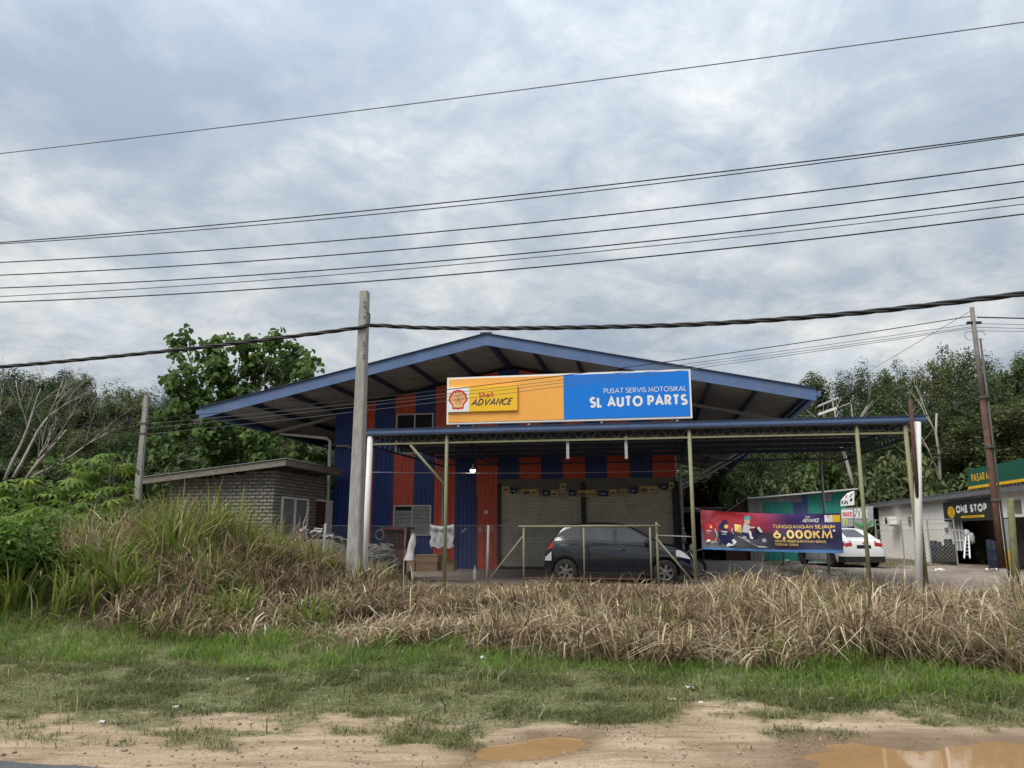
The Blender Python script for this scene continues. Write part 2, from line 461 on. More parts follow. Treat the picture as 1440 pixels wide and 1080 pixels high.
class MB:
    def __init__(self):
        self.v = []
        self.f = []

    def quad(self, a, b, c, d):
        i = len(self.v)
        self.v += [tuple(a), tuple(b), tuple(c), tuple(d)]
        self.f.append((i, i + 1, i + 2, i + 3))

    def poly(self, pts):
        i = len(self.v)
        self.v += [tuple(p) for p in pts]
        self.f.append(tuple(range(i, i + len(pts))))

    def box(self, x0, x1, y0, y1, z0, z1):
        i = len(self.v)
        self.v += [(x0, y0, z0), (x1, y0, z0), (x1, y1, z0), (x0, y1, z0), (x0, y0, z1), (x1, y0, z1), (x1, y1, z1), (x0, y1, z1)]
        for q in ((0, 3, 2, 1), (4, 5, 6, 7), (0, 1, 5, 4), (1, 2, 6, 5), (2, 3, 7, 6), (3, 0, 4, 7)):
            self.f.append(tuple(i + k for k in q))
        return self

    def bar(self, p, q, a, b=None, up=(0, 0, 1)):
        """box-section bar from p to q, a wide, b deep"""
        b = b or a
        p, q = Vector(p), Vector(q)
        d = (q - p).normalized()
        u = Vector(up)
        if abs(d.dot(u)) > 0.97:
            u = Vector((0, 1, 0))
        s = d.cross(u).normalized()
        t = s.cross(d).normalized()
        i = len(self.v)
        for e in (p, q):
            for sx, sy in ((-1, -1), (1, -1), (1, 1), (-1, 1)):
                self.v.append(tuple(e + s * (a / 2 * sx) + t * (b / 2 * sy)))
        for k in range(4):
            self.f.append((i + k, i + (k + 1) % 4, i + 4 + (k + 1) % 4, i + 4 + k))
        self.f += [(i + 3, i + 2, i + 1, i), (i + 4, i + 5, i + 6, i + 7)]
        return self

    def tube(self, pts, r, n=8, cap=True):
        pts = [Vector(p) for p in pts]
        rs = r if isinstance(r, (list, tuple)) else [r] * len(pts)
        i0 = len(self.v)
        prev = None
        for k, p in enumerate(pts):
            d = (pts[min(k + 1, len(pts) - 1)] - pts[max(k - 1, 0)])
            d = d.normalized() if d.length > 1e-9 else Vector((0, 0, 1))
            if prev is None:
                a = Vector((1, 0, 0)) if abs(d.x) < 0.8 else Vector((0, 1, 0))
                prev = (a - d * a.dot(d)).normalized()
            else:
                prev = (prev - d * prev.dot(d))
                prev = prev.normalized() if prev.length > 1e-6 else Vector((1, 0, 0))
            s = d.cross(prev)
            for j in range(n):
                t = 2 * math.pi * j / n
                self.v.append(tuple(p + (prev * math.cos(t) + s * math.sin(t)) * rs[k]))
        for k in range(len(pts) - 1):
            for j in range(n):
                a = i0 + k * n + j
                b = i0 + k * n + (j + 1) % n
                self.f.append((a, b, b + n, a + n))
        if cap:
            self.f.append(tuple(i0 + j for j in range(n))[::-1])
            self.f.append(tuple(i0 + (len(pts) - 1) * n + j for j in range(n)))
        return self

    def grid(self, P, close=False):
        """P: rows of points"""
        i0 = len(self.v)
        nr, nc = len(P), len(P[0])
        for r in P:
            self.v += [tuple(p) for p in r]
        for a in range(nr - 1):
            for b in range(nc - (0 if close else 1)):
                c = (b + 1) % nc
                self.f.append((i0 + a * nc + b, i0 + a * nc + c, i0 + (a + 1) * nc + c, i0 + (a + 1) * nc + b))
        return self

    def ell(self, c, r, nu=14, nv=9):
        P = []
        for a in range(nv + 1):
            th = math.pi * a / nv
            P.append([(c[0] + r[0] * math.sin(th) * math.cos(2 * math.pi * b / nu), c[1] + r[1] * math.sin(th) * math.sin(2 * math.pi * b / nu), c[2] - r[2] * math.cos(th)) for b in range(nu)])
        return self.grid(P, True)

    def ribbon(self, pts, t, mp, off=0.0, closed=False):
        """flat mitred stroke of width t along 2D points; mp maps (x, z, off) to 3D"""
        P = [Vector((p[0], p[1])) for p in pts]
        Q = []
        for p in P:
            if not Q or (p - Q[-1]).length > 1e-6:
                Q.append(p)
        P = Q
        if closed and (P[0] - P[-1]).length < 1e-6:
            P.pop()
        n = len(P)
        Lf, Rt = [], []
        for i in range(n):
            if closed:
                d0 = (P[i] - P[i - 1]).normalized()
                d1 = (P[(i + 1) % n] - P[i]).normalized()
            else:
                d0 = (P[i] - P[i - 1]).normalized() if i > 0 else (P[1] - P[0]).normalized()
                d1 = (P[i + 1] - P[i]).normalized() if i < n - 1 else d0
            nn = Vector((-d0.y - d1.y, d0.x + d1.x))
            if nn.length < 1e-3:
                nn = Vector((-d0.y, d0.x))
            nn.normalize()
            k = 1 / max(0.5, abs(nn.dot(Vector((-d0.y, d0.x)))))
            Lf.append(P[i] + nn * (t / 2 * k))
            Rt.append(P[i] - nn * (t / 2 * k))
        m = n if closed else n - 1
        i0 = len(self.v)
        for i in range(n):
            self.v.append(tuple(mp(Lf[i].x, Lf[i].y, off)))
            self.v.append(tuple(mp(Rt[i].x, Rt[i].y, off)))
        for i in range(m):
            j = (i + 1) % n
            self.f.append((i0 + 2 * i, i0 + 2 * i + 1, i0 + 2 * j + 1, i0 + 2 * j))
        return self

    def build(self, name, material, parent=None, smooth=False, kind=None, label=None, org=None):
        o0 = ORG.get(parent.name if parent else None, (0, 0, 0))
        if parent is not None and parent.name not in ORG:
            p = parent.parent
            if p is not None:
                o0 = ORG.get(p.name, (0, 0, 0))
        if org is not None:
            o0 = org
        me = bpy.data.meshes.new(name)
        me.from_pydata([(x - o0[0], y - o0[1], z - o0[2]) for x, y, z in self.v], [], self.f)
        me.materials.append(material)
        if smooth:
            me.polygons.foreach_set('use_smooth', [True] * len(me.polygons))
        ob = bpy.data.objects.new(name, me)
        COL.objects.link(ob)
        if parent is not None:
            ob.parent = parent
        if kind:
            ob['kind'] = kind
        if label:
            ob['label'] = label
        return ob


def tag(o, label, cat, group=None):
    o['label'] = label
    o['category'] = cat
    if group:
        o['group'] = group
    return o


def thing(name, label, cat, uwz=None, xyz=None, group=None, rz=0.0):
    """an Empty at the thing's base. With uwz its parts are written in shop coordinates, with xyz in metres from the base."""
    o = bpy.data.objects.new(name, None)
    COL.objects.link(o)
    o.empty_display_size = 0.2
    if uwz is not None:
        x, y = XY(uwz[0], uwz[1])
        o.location = (x, y, uwz[2])
        o.rotation_euler = (0, 0, -YAW + rz)
        ORG[o.name] = uwz
    else:
        o.location = xyz
        o.rotation_euler = (0, 0, rz)
        ORG[o.name] = (0, 0, 0)
    return tag(o, label, cat, group)


def single(m, name, material, label, cat, uwz=None, xyz=None, group=None, smooth=False, kind=None, rz=0.0):
    """a thing that is one mesh"""
    if uwz is not None:
        ob = m.build(name, material, None, smooth, org=uwz)
        x, y = XY(uwz[0], uwz[1])
        ob.location = (x, y, uwz[2])
        ob.rotation_euler = (0, 0, -YAW + rz)
    else:
        ob = m.build(name, material, None, smooth)
        ob.location = xyz
        ob.rotation_euler = (0, 0, rz)
    if kind:
        ob['kind'] = kind
    if cat:
        tag(ob, label, cat, group)
    return ob


def np_mesh(name, verts, loops, starts, totals, tone=None, material=None, smooth=False):
    me = bpy.data.meshes.new(name)
    me.vertices.add(len(verts))
    me.vertices.foreach_set('co', np.asarray(verts, np.float32).ravel())
    me.loops.add(len(loops))
    me.loops.foreach_set('vertex_index', np.asarray(loops, np.int32))
    me.polygons.add(len(starts))
    me.polygons.foreach_set('loop_start', np.asarray(starts, np.int32))
    me.polygons.foreach_set('loop_total', np.asarray(totals, np.int32))
    if smooth:
        me.polygons.foreach_set('use_smooth', np.ones(len(starts), bool))
    if tone is not None:
        a = me.attributes.new('tone', 'FLOAT', 'POINT')
        a.data.foreach_set('value', np.asarray(tone, np.float32))
    if material:
        me.materials.append(material)
    me.update(calc_edges=True)
    return me


def blades(name, pos, h, wd, az, lean, tone, material, seg=3, tip=0.12):
    """N tapering bent blades as one mesh"""
    n = len(pos)
    h = np.broadcast_to(h, n); wd = np.broadcast_to(wd, n); lean = np.broadcast_to(lean, n)
    dx, dy = np.cos(az), np.sin(az)
    tw = NP.uniform(-0.9, 0.9, n)
    sx, sy = -np.sin(az + tw), np.cos(az + tw)
    V = np.zeros((n, 2 * seg + 1, 3), np.float32)
    for k in range(seg + 1):
        t = k / seg
        hor = lean * h * t ** 2.3
        ver = h * (t - 0.46 * np.minimum(lean, 1.7) * t ** 3.4)
        cx = pos[:, 0] + dx * hor
        cy = pos[:, 1] + dy * hor
        cz = pos[:, 2] + ver
        if k < seg:
            ww = wd * (0.75 + 0.5 * t if t < 0.4 else 0.95 * (1 - (t - 0.4) / 0.75)) / 2
            V[:, 2 * k] = np.stack([cx - sx * ww, cy - sy * ww, cz], 1)
            V[:, 2 * k + 1] = np.stack([cx + sx * ww, cy + sy * ww, cz], 1)
        else:
            V[:, 2 * seg] = np.stack([cx, cy, cz], 1)
    pat = []
    tot = []
    for k in range(seg - 1):
        pat += [2 * k, 2 * k + 1, 2 * k + 3, 2 * k + 2]
        tot.append(4)
    pat += [2 * seg - 2, 2 * seg - 1, 2 * seg]
    tot.append(3)
    base = (np.arange(n) * (2 * seg + 1))[:, None]
    loops = (base + np.array(pat)[None]).ravel()
    totals = np.tile(tot, n)
    starts = np.concatenate([[0], np.cumsum(totals)[:-1]])
    tv = np.array([k // 2 / seg for k in range(2 * seg + 1)])
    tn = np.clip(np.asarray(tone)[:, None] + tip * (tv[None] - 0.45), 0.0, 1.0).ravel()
    return np_mesh(name, V.reshape(-1, 3), loops, starts, totals, tn, material)


def leaves_np(cen, nrm, ln, wd, tone, droop=0.0, shape='oval'):
    """leaf cards folded along the midrib. returns verts, loops, starts, totals, tone arrays"""
    n = len(cen)
    nrm = nrm / np.linalg.norm(nrm, axis=1, keepdims=True)
    r = NP.normal(size=(n, 3))
    r[:, 2] -= droop
    d = r - nrm * np.sum(r * nrm, 1, keepdims=True)
    d /= np.linalg.norm(d, axis=1, keepdims=True) + 1e-9
    s = np.cross(nrm, d)
    ln = np.broadcast_to(ln, n)[:, None]
    wd = np.broadcast_to(wd, n)[:, None]
    fold = nrm * (wd * 0.22)
    if shape == 'oval':
        V = np.stack([cen - d * ln / 2, cen - d * ln * 0.1 - s * wd / 2 + fold, cen + d * ln / 2 - fold * 0.6, cen - d * ln * 0.1 + s * wd / 2 + fold], 1)
        pat, tot, k = [0, 1, 2, 0, 2, 3], [3, 3], 4
    else:     # round, six-sided
        V = np.stack([cen - d * ln * 0.5, cen - d * ln * 0.3 - s * wd * 0.45 + fold, cen + d * ln * 0.12 - s * wd * 0.48 + fold, cen + d * ln * 0.55 - fold, cen + d * ln * 0.12 + s * wd * 0.48 + fold, cen - d * ln * 0.3 + s * wd * 0.45 + fold], 1)
        pat, tot, k = [0, 1, 2, 3, 0, 3, 4, 5], [4, 4], 6
    base = (np.arange(n) * k)[:, None]
    loops = (base + np.array(pat)[None]).ravel()
    totals = np.tile(tot, n)
    return V.reshape(-1, 3), loops, totals, np.repeat(np.clip(tone, 0, 1), k)


def leaf_mesh(name, cen, nrm, ln, wd, tone, material, droop=0.0, shape='oval'):
    V, lp, tt, tn = leaves_np(cen, nrm, ln, wd, tone, droop, shape)
    st = np.concatenate([[0], np.cumsum(tt)[:-1]])
    return np_mesh(name, V, lp, st, tt, tn, material)


def link(name, me, parent=None, loc=(0, 0, 0), rz=0, s=(1, 1, 1)):
    o = bpy.data.objects.new(name, me)
    COL.objects.link(o)
    o.location = loc
    o.rotation_euler = (0, 0, rz)
    o.scale = s
    if parent is not None:
        o.parent = parent
    return o


# ------------------------------------------------------------------ stroke lettering
def arc(cx, cy, rx, ry, a0, a1, n=14):
    return [(cx + rx * math.cos(rad(a0 + (a1 - a0) * i / n)), cy + ry * math.sin(rad(a0 + (a1 - a0) * i / n))) for i in range(n + 1)]


def _ring(cx, cy, rx, ry):
    return arc(cx, cy, rx, ry, 0, 360 * 23 / 24, 23)


GL = {
    'A': (.8, [[(0, 0), (.4, 1), (.8, 0)], [(.15, .32), (.65, .32)]]),
    'B': (.55, [[(0, 0), (0, 1), (.28, 1)] + arc(.28, .77, .22, .23, 90, -90) + [(0, .54)], [(.28, .54)] + arc(.28, .27, .27, .27, 90, -90) + [(0, 0)]]),
    'C': (.78, [arc(.47, .5, .47, .5, 48, 312, 20)]),
    'D': (.7, [[(.22, 0), (0, 0), (0, 1), (.22, 1)] + arc(.22, .5, .48, .5, 90, -90)]),
    'E': (.46, [[(.46, 1), (0, 1), (0, 0), (.46, 0)], [(0, .52), (.42, .52)]]),
    'G': (.92, [arc(.47, .5, .47, .5, 45, 355, 20) + [(.94, .46), (.52, .46)]]),
    'H': (.6, [[(0, 0), (0, 1)], [(.6, 0), (.6, 1)], [(0, .52), (.6, .52)]]),
    'I': (.0, [[(0, 0), (0, 1)]]),
    'J': (.34, [[(.34, 1), (.34, .2)] + arc(.14, .2, .2, .2, 0, -150)]),
    'K': (.58, [[(0, 0), (0, 1)], [(.55, 1), (0, .42)], [(.2, .62), (.58, 0)]]),
    'L': (.42, [[(0, 1), (0, 0), (.42, 0)]]),
    'M': (.9, [[(0, 0), (.1, 1), (.45, .15), (.8, 1), (.9, 0)]]),
    'N': (.64, [[(0, 0), (0, 1), (.64, 0), (.64, 1)]]),
    'O': (.96, [_ring(.48, .5, .48, .5)]),
    'P': (.52, [[(0, 0), (0, 1), (.26, 1)] + arc(.26, .72, .26, .28, 90, -90) + [(0, .44)]]),
    'R': (.56, [[(0, 0), (0, 1), (.26, 1)] + arc(.26, .73, .26, .27, 90, -90) + [(0, .46)], [(.22, .46), (.56, 0)]]),
    'S': (.54, [arc(.27, .75, .24, .25, 35, 270, 12) + arc(.27, .25, .27, .25, 90, -150, 12)[1:]]),
    'T': (.6, [[(0, 1), (.6, 1)], [(.3, 1), (.3, 0)]]),
    'U': (.6, [[(0, 1), (0, .3)] + arc(.3, .3, .3, .3, 180, 360) + [(.6, 1)]]),
    'V': (.8, [[(0, 1), (.4, 0), (.8, 1)]]),
    'X': (.66, [[(0, 0), (.66, 1)], [(0, 1), (.66, 0)]]),
    'Y': (.66, [[(0, 1), (.33, .45), (.66, 1)], [(.33, .45), (.33, 0)]]),
    '0': (.6, [_ring(.3, .5, .3, .5)]),
    '6': (.6, [_ring(.3, .3, .3, .3), [(.03, .38), (.36, 1)]]),
    '8': (.56, [_ring(.28, .26, .28, .26), _ring(.28, .77, .23, .23)]),
    ',': (.16, [[(.14, .10), (.10, -.10), (0, -.32)]]),
    '*': (.3, [[(.15, .6), (.15, 1)], [(0, .7), (.3, .9)], [(0, .9), (.3, .7)]]),
    'h': (.44, [[(0, 0), (0, 1.05)], [(0, .34)] + arc(.22, .4, .22, .25, 180, 0, 10) + [(.44, 0)]]),
    'e': (.52, [[(.03, .33), (.5, .33)] + arc(.26, .33, .26, .33, 0, 310, 16)[1:]]),
    'l': (.0, [[(0, 0), (0, 1.05)]]),
    ' ': (.1, []),
}


def text(m, s, x0, z0, h, mp, t=0.16, width=None, gap=0.16, shear=0.0, off=0.004):
    """writes s with its lower left corner at x0, z0; h is the cap height, t the stroke in cap heights"""
    x = 0
    st = []
    for ch in s:
        wd, strokes = GL[ch]
        for p in strokes:
            closed = ch in 'O0' or (ch in '68' and len(p) > 20)
            st.append(([(x + t / 2 + q[0] * (1 - t * 0.4), t / 2 + q[1] * (1 - t)) for q in p], closed or (ch == 'D')))
        x += wd * (1 - t * 0.4) + t + gap
    tot = x - gap
    kx = (width / (tot * h)) if width else 1.0
    for i, (p, closed) in enumerate(st):
        m.ribbon([(x0 + (q[0] * kx + shear * q[1]) * h, z0 + q[1] * h) for q in p], t * h * (1 + kx) / 2, mp, off + 0.0007 * (i % 4), closed)
    return tot * h * kx

# ================================================================== THE GROUND
def sand_edge(u):
    return np.interp(u, [-9, -5.5, -3.2, -1.4, 0.5, 2.0, 3.2, 6], [6.05, 6.2, 6.45, 6.8, 7.45, 8.0, 7.8, 7.7])


def grass_cover(x, y):
    u, w = x * CY - y * SY, x * SY + y * CY
    e = w - sand_edge(u) + (fbm(x * 1.1, y * 1.1, 41, 4) - 0.5) * 2.3 + (fbm(x * 4.5, y * 4.5, 43, 3) - 0.5) * 0.9
    c = sstep(-0.35, 0.35, e)
    # loose tufts on the sand
    c = np.maximum(c, 0.75 * sstep(0.54, 0.66, fbm(x * 1.6 + 3, y * 2.4, 47, 4)) * sstep(5.4, 6.2, w))
    for p in PUDDLES:
        c = c * sstep(0.95, 1.35, puddle_e(x, y, p))
    return c * sstep(5.3, 5.8, w)


def thatch_edge(u):
    return np.interp(u, [-14, -9, -6, -2, 1.5, 4.2, 8], [10.8, 10.45, 10.4, 10.5, 10.15, 10.1, 10.0])


def build_ground():
    xs = np.concatenate([-np.geomspace(900, 14, 26), np.arange(-13.5, -6, 0.3), np.arange(-6, 7, 0.075), np.arange(7, 16, 0.3), np.geomspace(16, 900, 26)])
    ys = np.concatenate([-np.geomspace(300, 1, 12), np.arange(0, 4.8, 0.4), np.arange(4.8, 10, 0.06), np.arange(10, 20, 0.2), np.arange(20, 60, 1.0), np.geomspace(60, 1600, 24)])
    X, Y = np.meshgrid(xs, ys)
    Z = H(X, Y)
    ny, nx = X.shape
    idx = np.arange(nx * ny).reshape(ny, nx)
    q = np.stack([idx[:-1, :-1], idx[:-1, 1:], idx[1:, 1:], idx[1:, :-1]], -1).reshape(-1, 4)
    V = np.stack([X, Y, Z], -1).reshape(-1, 3)
    me = np_mesh('ground', V, q.ravel(), np.arange(len(q)) * 4, np.full(len(q), 4), None, None, True)
    x, y = V[:, 0], V[:, 1]
    u, w = x * CY - y * SY, x * SY + y * CY
    g = grass_cover(x, y)
    th = sstep(-0.4, 0.4, w - thatch_edge(u) + (fbm(x * 1.2, y * 1.2, 51) - 0.5) * 1.2)
    gr = sstep(17.6, 18.8, w + (fbm(x, y, 61) - 0.5) * 1.4) * sstep(-9, -7.5, u) * (1 - 0.9 * sstep(0.5, 0.6, fbm(x * 0.7, y * 0.7, 63)) * sstep(5.2, 6.2, u) * sstep(26, 30, w))
    far = sstep(48, 56, w)
    wet = np.zeros_like(x)
    for p in PUDDLES:
        wet = np.maximum(wet, 1 - sstep(0.95, 2.0, puddle_e(x, y, p) + 0.6 * (fbm(x * 5, y * 5, 33) - 0.5)))
    for nme, a in (('grass', g), ('thatch', np.maximum(th, far)), ('gravel', gr * (1 - far)), ('wet', wet)):
        at = me.attributes.new(nme, 'FLOAT', 'POINT')
        at.data.foreach_set('value', a.astype(np.float32))
    m = bpy.data.materials.new('ground_soil')
    m.use_nodes = True
    nt = m.node_tree
    N, Lk = nt.nodes, nt.links
    b = N['Principled BSDF']
    tc = N.new('ShaderNodeTexCoord')

    def noise(s, d=6, r=0.6, st=None):
        n = N.new('ShaderNodeTexNoise')
        n.inputs['Scale'].default_value = s
        n.inputs['Detail'].default_value = d
        n.inputs['Roughness'].default_value = r
        if st:
            mp = N.new('ShaderNodeMapping')
            mp.inputs['Rotation'].default_value = (0, 0, YAW)
            mp.inputs['Scale'].default_value = st
            Lk.new(tc.outputs['Object'], mp.inputs[0])
            Lk.new(mp.outputs[0], n.inputs[0])
        else:
            Lk.new(tc.outputs['Object'], n.inputs[0])
        return n.outputs['Fac']

    def ramp(f, stops):
        r = N.new('ShaderNodeValToRGB')
        el = r.color_ramp.elements
        while len(el) < len(stops):
            el.new(0.5)
        for e, (p, c) in zip(el, stops):
            e.position = p
            e.color = (*c, 1)
        Lk.new(f, r.inputs[0])
        return r.outputs[0]

    def mixc(f, a, c):
        x_ = N.new('ShaderNodeMix')
        x_.data_type = 'RGBA'
        Lk.new(f, x_.inputs[0])
        Lk.new(a, x_.inputs[6])
        if isinstance(c, tuple):
            x_.inputs[7].default_value = (*c, 1)
        else:
            Lk.new(c, x_.inputs[7])
        return x_.outputs[2]

    def attr(nm):
        a = N.new('ShaderNodeAttribute')
        a.attribute_name = nm
        return a.outputs['Fac']

    sand = ramp(noise(1.6, 8, 0.65, (0.5, 2.2, 1)), [(0.28, (0.23, 0.16, 0.098)), (0.46, (0.38, 0.28, 0.18)), (0.62, (0.48, 0.37, 0.25)), (0.8, (0.56, 0.45, 0.325))])
    speck = ramp(noise(38, 4, 0.7), [(0.38, (0.55, 0.55, 0.55)), (0.52, (1, 1, 1))])
    ms = N.new('ShaderNodeMix')
    ms.data_type = 'RGBA'
    ms.blend_type = 'MULTIPLY'
    ms.inputs[0].default_value = 0.6
    Lk.new(sand, ms.inputs[6])
    Lk.new(speck, ms.inputs[7])
    streak = ramp(noise(1.0, 7, 0.68, (1.1, 9.0, 1)), [(0.34, (0.62, 0.58, 0.54)), (0.50, (1, 1, 1)), (0.66, (1.08, 1.07, 1.06))])
    m3 = N.new('ShaderNodeMix')
    m3.data_type = 'RGBA'
    m3.blend_type = 'MULTIPLY'
    m3.inputs[0].default_value = 0.85
    Lk.new(ms.outputs[2], m3.inputs[6])
    Lk.new(streak, m3.inputs[7])
    c = m3.outputs[2]
    c = mixc(attr('grass'), c, ramp(noise(9, 6), [(0.3, (0.075, 0.085, 0.034)), (0.55, (0.14, 0.148, 0.062)), (0.75, (0.25, 0.235, 0.12))]))
    c = mixc(attr('thatch'), c, ramp(noise(5, 7), [(0.3, (0.055, 0.042, 0.026)), (0.55, (0.11, 0.082, 0.052)), (0.75, (0.17, 0.125, 0.08))]))
    c = mixc(attr('gravel'), c, ramp(noise(2.5, 9, 0.7), [(0.3, (0.17, 0.13, 0.10)), (0.5, (0.29, 0.235, 0.19)), (0.7, (0.40, 0.335, 0.28))]))
    mw = N.new('ShaderNodeMath')
    mw.operation = 'MULTIPLY'
    Lk.new(attr('wet'), mw.inputs[0])
    mw.inputs[1].default_value = 0.85
    c = mixc(mw.outputs[0], c, (0.17, 0.105, 0.055))
    Lk.new(c, b.inputs['Base Color'])
    rr = N.new('ShaderNodeMapRange')
    rr.inputs[3].default_value = 0.95
    rr.inputs[4].default_value = 0.5
    Lk.new(attr('wet'), rr.inputs[0])
    Lk.new(rr.outputs[0], b.inputs['Roughness'])
    b.inputs['Specular IOR Level'].default_value = 0.3
    bp = N.new('ShaderNodeBump')
    bp.inputs['Strength'].default_value = 0.8
    bp.inputs['Distance'].default_value = 0.03
    Lk.new(noise(16, 8, 0.7), bp.inputs['Height'])
    Lk.new(bp.outputs[0], b.inputs['Normal'])
    me.materials.append(m)
    o = link('ground', me)
    o['kind'] = 'structure'


build_ground()

# muddy water
mw = mat('muddy_water', (0.36, 0.215, 0.10), 0.03, 0.10, 2.5, spec=0.9, bump=0.015, bscale=9)
for k, p in enumerate(PUDDLES):
    cx, cy, a, b_, t = p
    m = MB()
    pts = []
    for i in range(48):
        an = 2 * math.pi * i / 48
        X, Y = 1.5 * a * math.cos(an), 1.5 * b_ * math.sin(an)
        pts.append((X * math.cos(t) - Y * math.sin(t), X * math.sin(t) + Y * math.cos(t), 0))
    m.poly(pts)
    o = m.build('puddle', mw)
    o.location = (cx, cy, -0.034)
    o['kind'] = 'structure'

# tarred road under the camera, only its edge shows
m = MB()
us = np.concatenate([np.linspace(-160, -10, 30), np.arange(-9.5, 8, 0.25), np.linspace(9, 160, 30)])
edge = [5.12 + float((fbm(np.array([u * 1.5]), np.array([0.0]), 77)[0] - 0.5) * 0.16) for u in us]
rows = []
for f in (0.0, 0.5, 1.0):
    rows.append([(*XY(u, -4.5 + (e + 4.5) * f), 0.004) for u, e in zip(us, edge)])
rows.append([(*XY(u, e + 0.03), -0.06) for u, e in zip(us, edge)])
m.grid(rows)
o = m.build('road', M['asphalt'])
o['kind'] = 'structure'

# concrete yard under the canopy and the drive to its right
m = MB()
m.box(-7.4, 1.06, 19.3, 26.35, 0.0, 0.372)
o = single(m, 'yard_slab', M['slab'], None, None, uwz=(0, 19, 0), kind='structure')
m = MB()
m.poly([(1.08, 19.0, 0.376), (3.0, 18.6, 0.376), (3.35, 22, 0.376), (3.75, 30, 0.376), (4.1, 37, 0.376), (1.08, 37, 0.376)])
m.poly([(3.0, 18.6, 0.376), (3.0, 18.6, 0.2), (3.35, 22, 0.2), (3.35, 22, 0.376)])
m.poly([(3.35, 22, 0.376), (3.35, 22, 0.2), (4.1, 37, 0.2), (4.1, 37, 0.376), (3.75, 30, 0.376)])
m.poly([(1.08, 19.0, 0.376), (1.08, 19.0, 0.2), (3.0, 18.6, 0.2), (3.0, 18.6, 0.376)])
o = single(m, 'driveway', M['slab'], None, None, uwz=(0, 19, 0), kind='structure')

# ================================================================== THE SHOP
W0 = 26.0                         # front wall
RU, RZ, RS = -4.83, 7.47, 0.214   # ridge position, height, slope
EV = 9.30                         # half span of the roof


def zr(u):
    return RZ - RS * abs(u - RU)


shop = thing('workshop_building', 'large blue and red striped sheet metal motorcycle workshop under a wide gabled roof', 'workshop', uwz=(-5.05, 26.0, 0.3))


def corrugated(u0, u1, z0, ztop, w, rib=0.15, depth=0.022):
    m = MB()
    us = []
    n = max(1, round((u1 - u0) / rib))
    st = (u1 - u0) / n
    for k in range(n):
        for f, d in ((0, 0), (0.42, 0), (0.52, 1), (0.88, 1)):
            us.append((u0 + (k + f) * st, d))
    us.append((u1, 0))
    top = ztop if callable(ztop) else (lambda u: ztop)
    m.grid([[(u, w - d * depth, z0) for u, d in us], [(u, w - d * depth, top(u)) for u, d in us]])
    return m


U0, SW = -11.27, 0.75
for i in range(16):
    a, b_ = U0 + SW * i, U0 + SW * (i + 1)
    z0 = 3.42 if i >= 8 else 0.42
    corrugated(a, b_ , z0, lambda u: zr(u) - 0.17, W0).build('wall_panel', M['blue_sheet'] if i % 2 == 0 else M['red_sheet'], shop)
# return walls and back
m = MB()
m.box(-11.27, -11.21, W0 + 0.01, 52, 0.3, zr(-11.27) - 0.17)
m.build('side_wall', M['blue_sheet'], shop)
m = MB()
m.box(0.67, 0.73, W0 + 0.01, 52, 0.3, zr(0.73) - 0.17)
m.build('side_wall', M['blue_sheet'], shop)
m = MB()
m.box(-11.27, 0.73, 51.9, 52, 0.3, zr(0.73) - 0.2)
m.build('back_wall', M['blue_sheet'], shop)
m = MB()
m.box(-11.3, 0.78, W0 - 0.03, W0 + 0.06, 0.2, 0.415)
m.build('plinth', M['slab'], shop)
# shutters
m = MB()
m.box(-5.27, 0.73, W0 + 0.012, W0 + 0.05, 3.06, 3.415)
m.build('shutter_header', mat('shutter_header_board', (0.15, 0.145, 0.12), 0.7, 0.2, 3), shop)
for a, b_ in ((-5.17, -2.42), (-2.26, 0.58)):
    P = []
    z = 0.42
    while z < 3.2:
        for dz, d in ((0, 0.0), (0.022, -0.022), (0.062, -0.022), (0.084, 0.0)):
            P.append([(a, W0 + 0.10 + d, z + dz), (b_, W0 + 0.10 + d, z + dz)])
        z += 0.092
    m = MB().grid(P)
    s = m.build('roller_shutter', M['shutter'], shop)
    m = MB()
    m.box(a + 0.02, b_ - 0.02, W0 + 0.06, W0 + 0.12, 0.40, 0.50)
    m.build('bottom_rail', M['dk_plastic'], s)
for a, b_ in ((-2.415, -2.265), (0.585, 0.80), (-5.27, -5.175)):
    m = MB()
    m.box(a, b_, W0 - 0.02, W0 + 0.16, 0.42, 3.3)
    m.build('shutter_post', M['dk_plastic'], shop)
# dark door sheet, meter label, scrawled marks
m = MB()
m.box(-6.67, -6.645, W0 - 0.035, W0 - 0.024, 0.42, 2.85)
m.box(-6.0, -5.975, W0 - 0.035, W0 - 0.024, 0.42, 2.85)
m.box(-6.67, -5.975, W0 - 0.035, W0 - 0.024, 2.85, 2.89)
m.build('door_trim', M['roof_steel'], shop)
m = MB()
m.box(-5.73, -5.60, W0 - 0.06, W0 - 0.025, 2.26, 2.36)
p = m.build('meter_plate', M['sign_white'], shop)
m = MB()
m.box(-5.685, -5.645, W0 - 0.063, W0 - 0.0605, 2.29, 2.33)
m.build('meter_print', M['print_grey'], p)
m = MB()
mp = lambda x, z, o_: (x, W0 - 0.0245 - o_, z)
text(m, 'X', -5.97, 1.62, 0.22, mp, 0.14)
text(m, 'O8', -5.70, 1.66, 0.17, mp, 0.10, gap=0.1)
m.ribbon([(-6.52, 1.62), (-6.40, 1.74), (-6.36, 1.78)], 0.03, mp)
m.build('chalk_marks', mat('chalk_scrawl', (0.60, 0.52, 0.50), 0.9, 0.5, 30), shop)


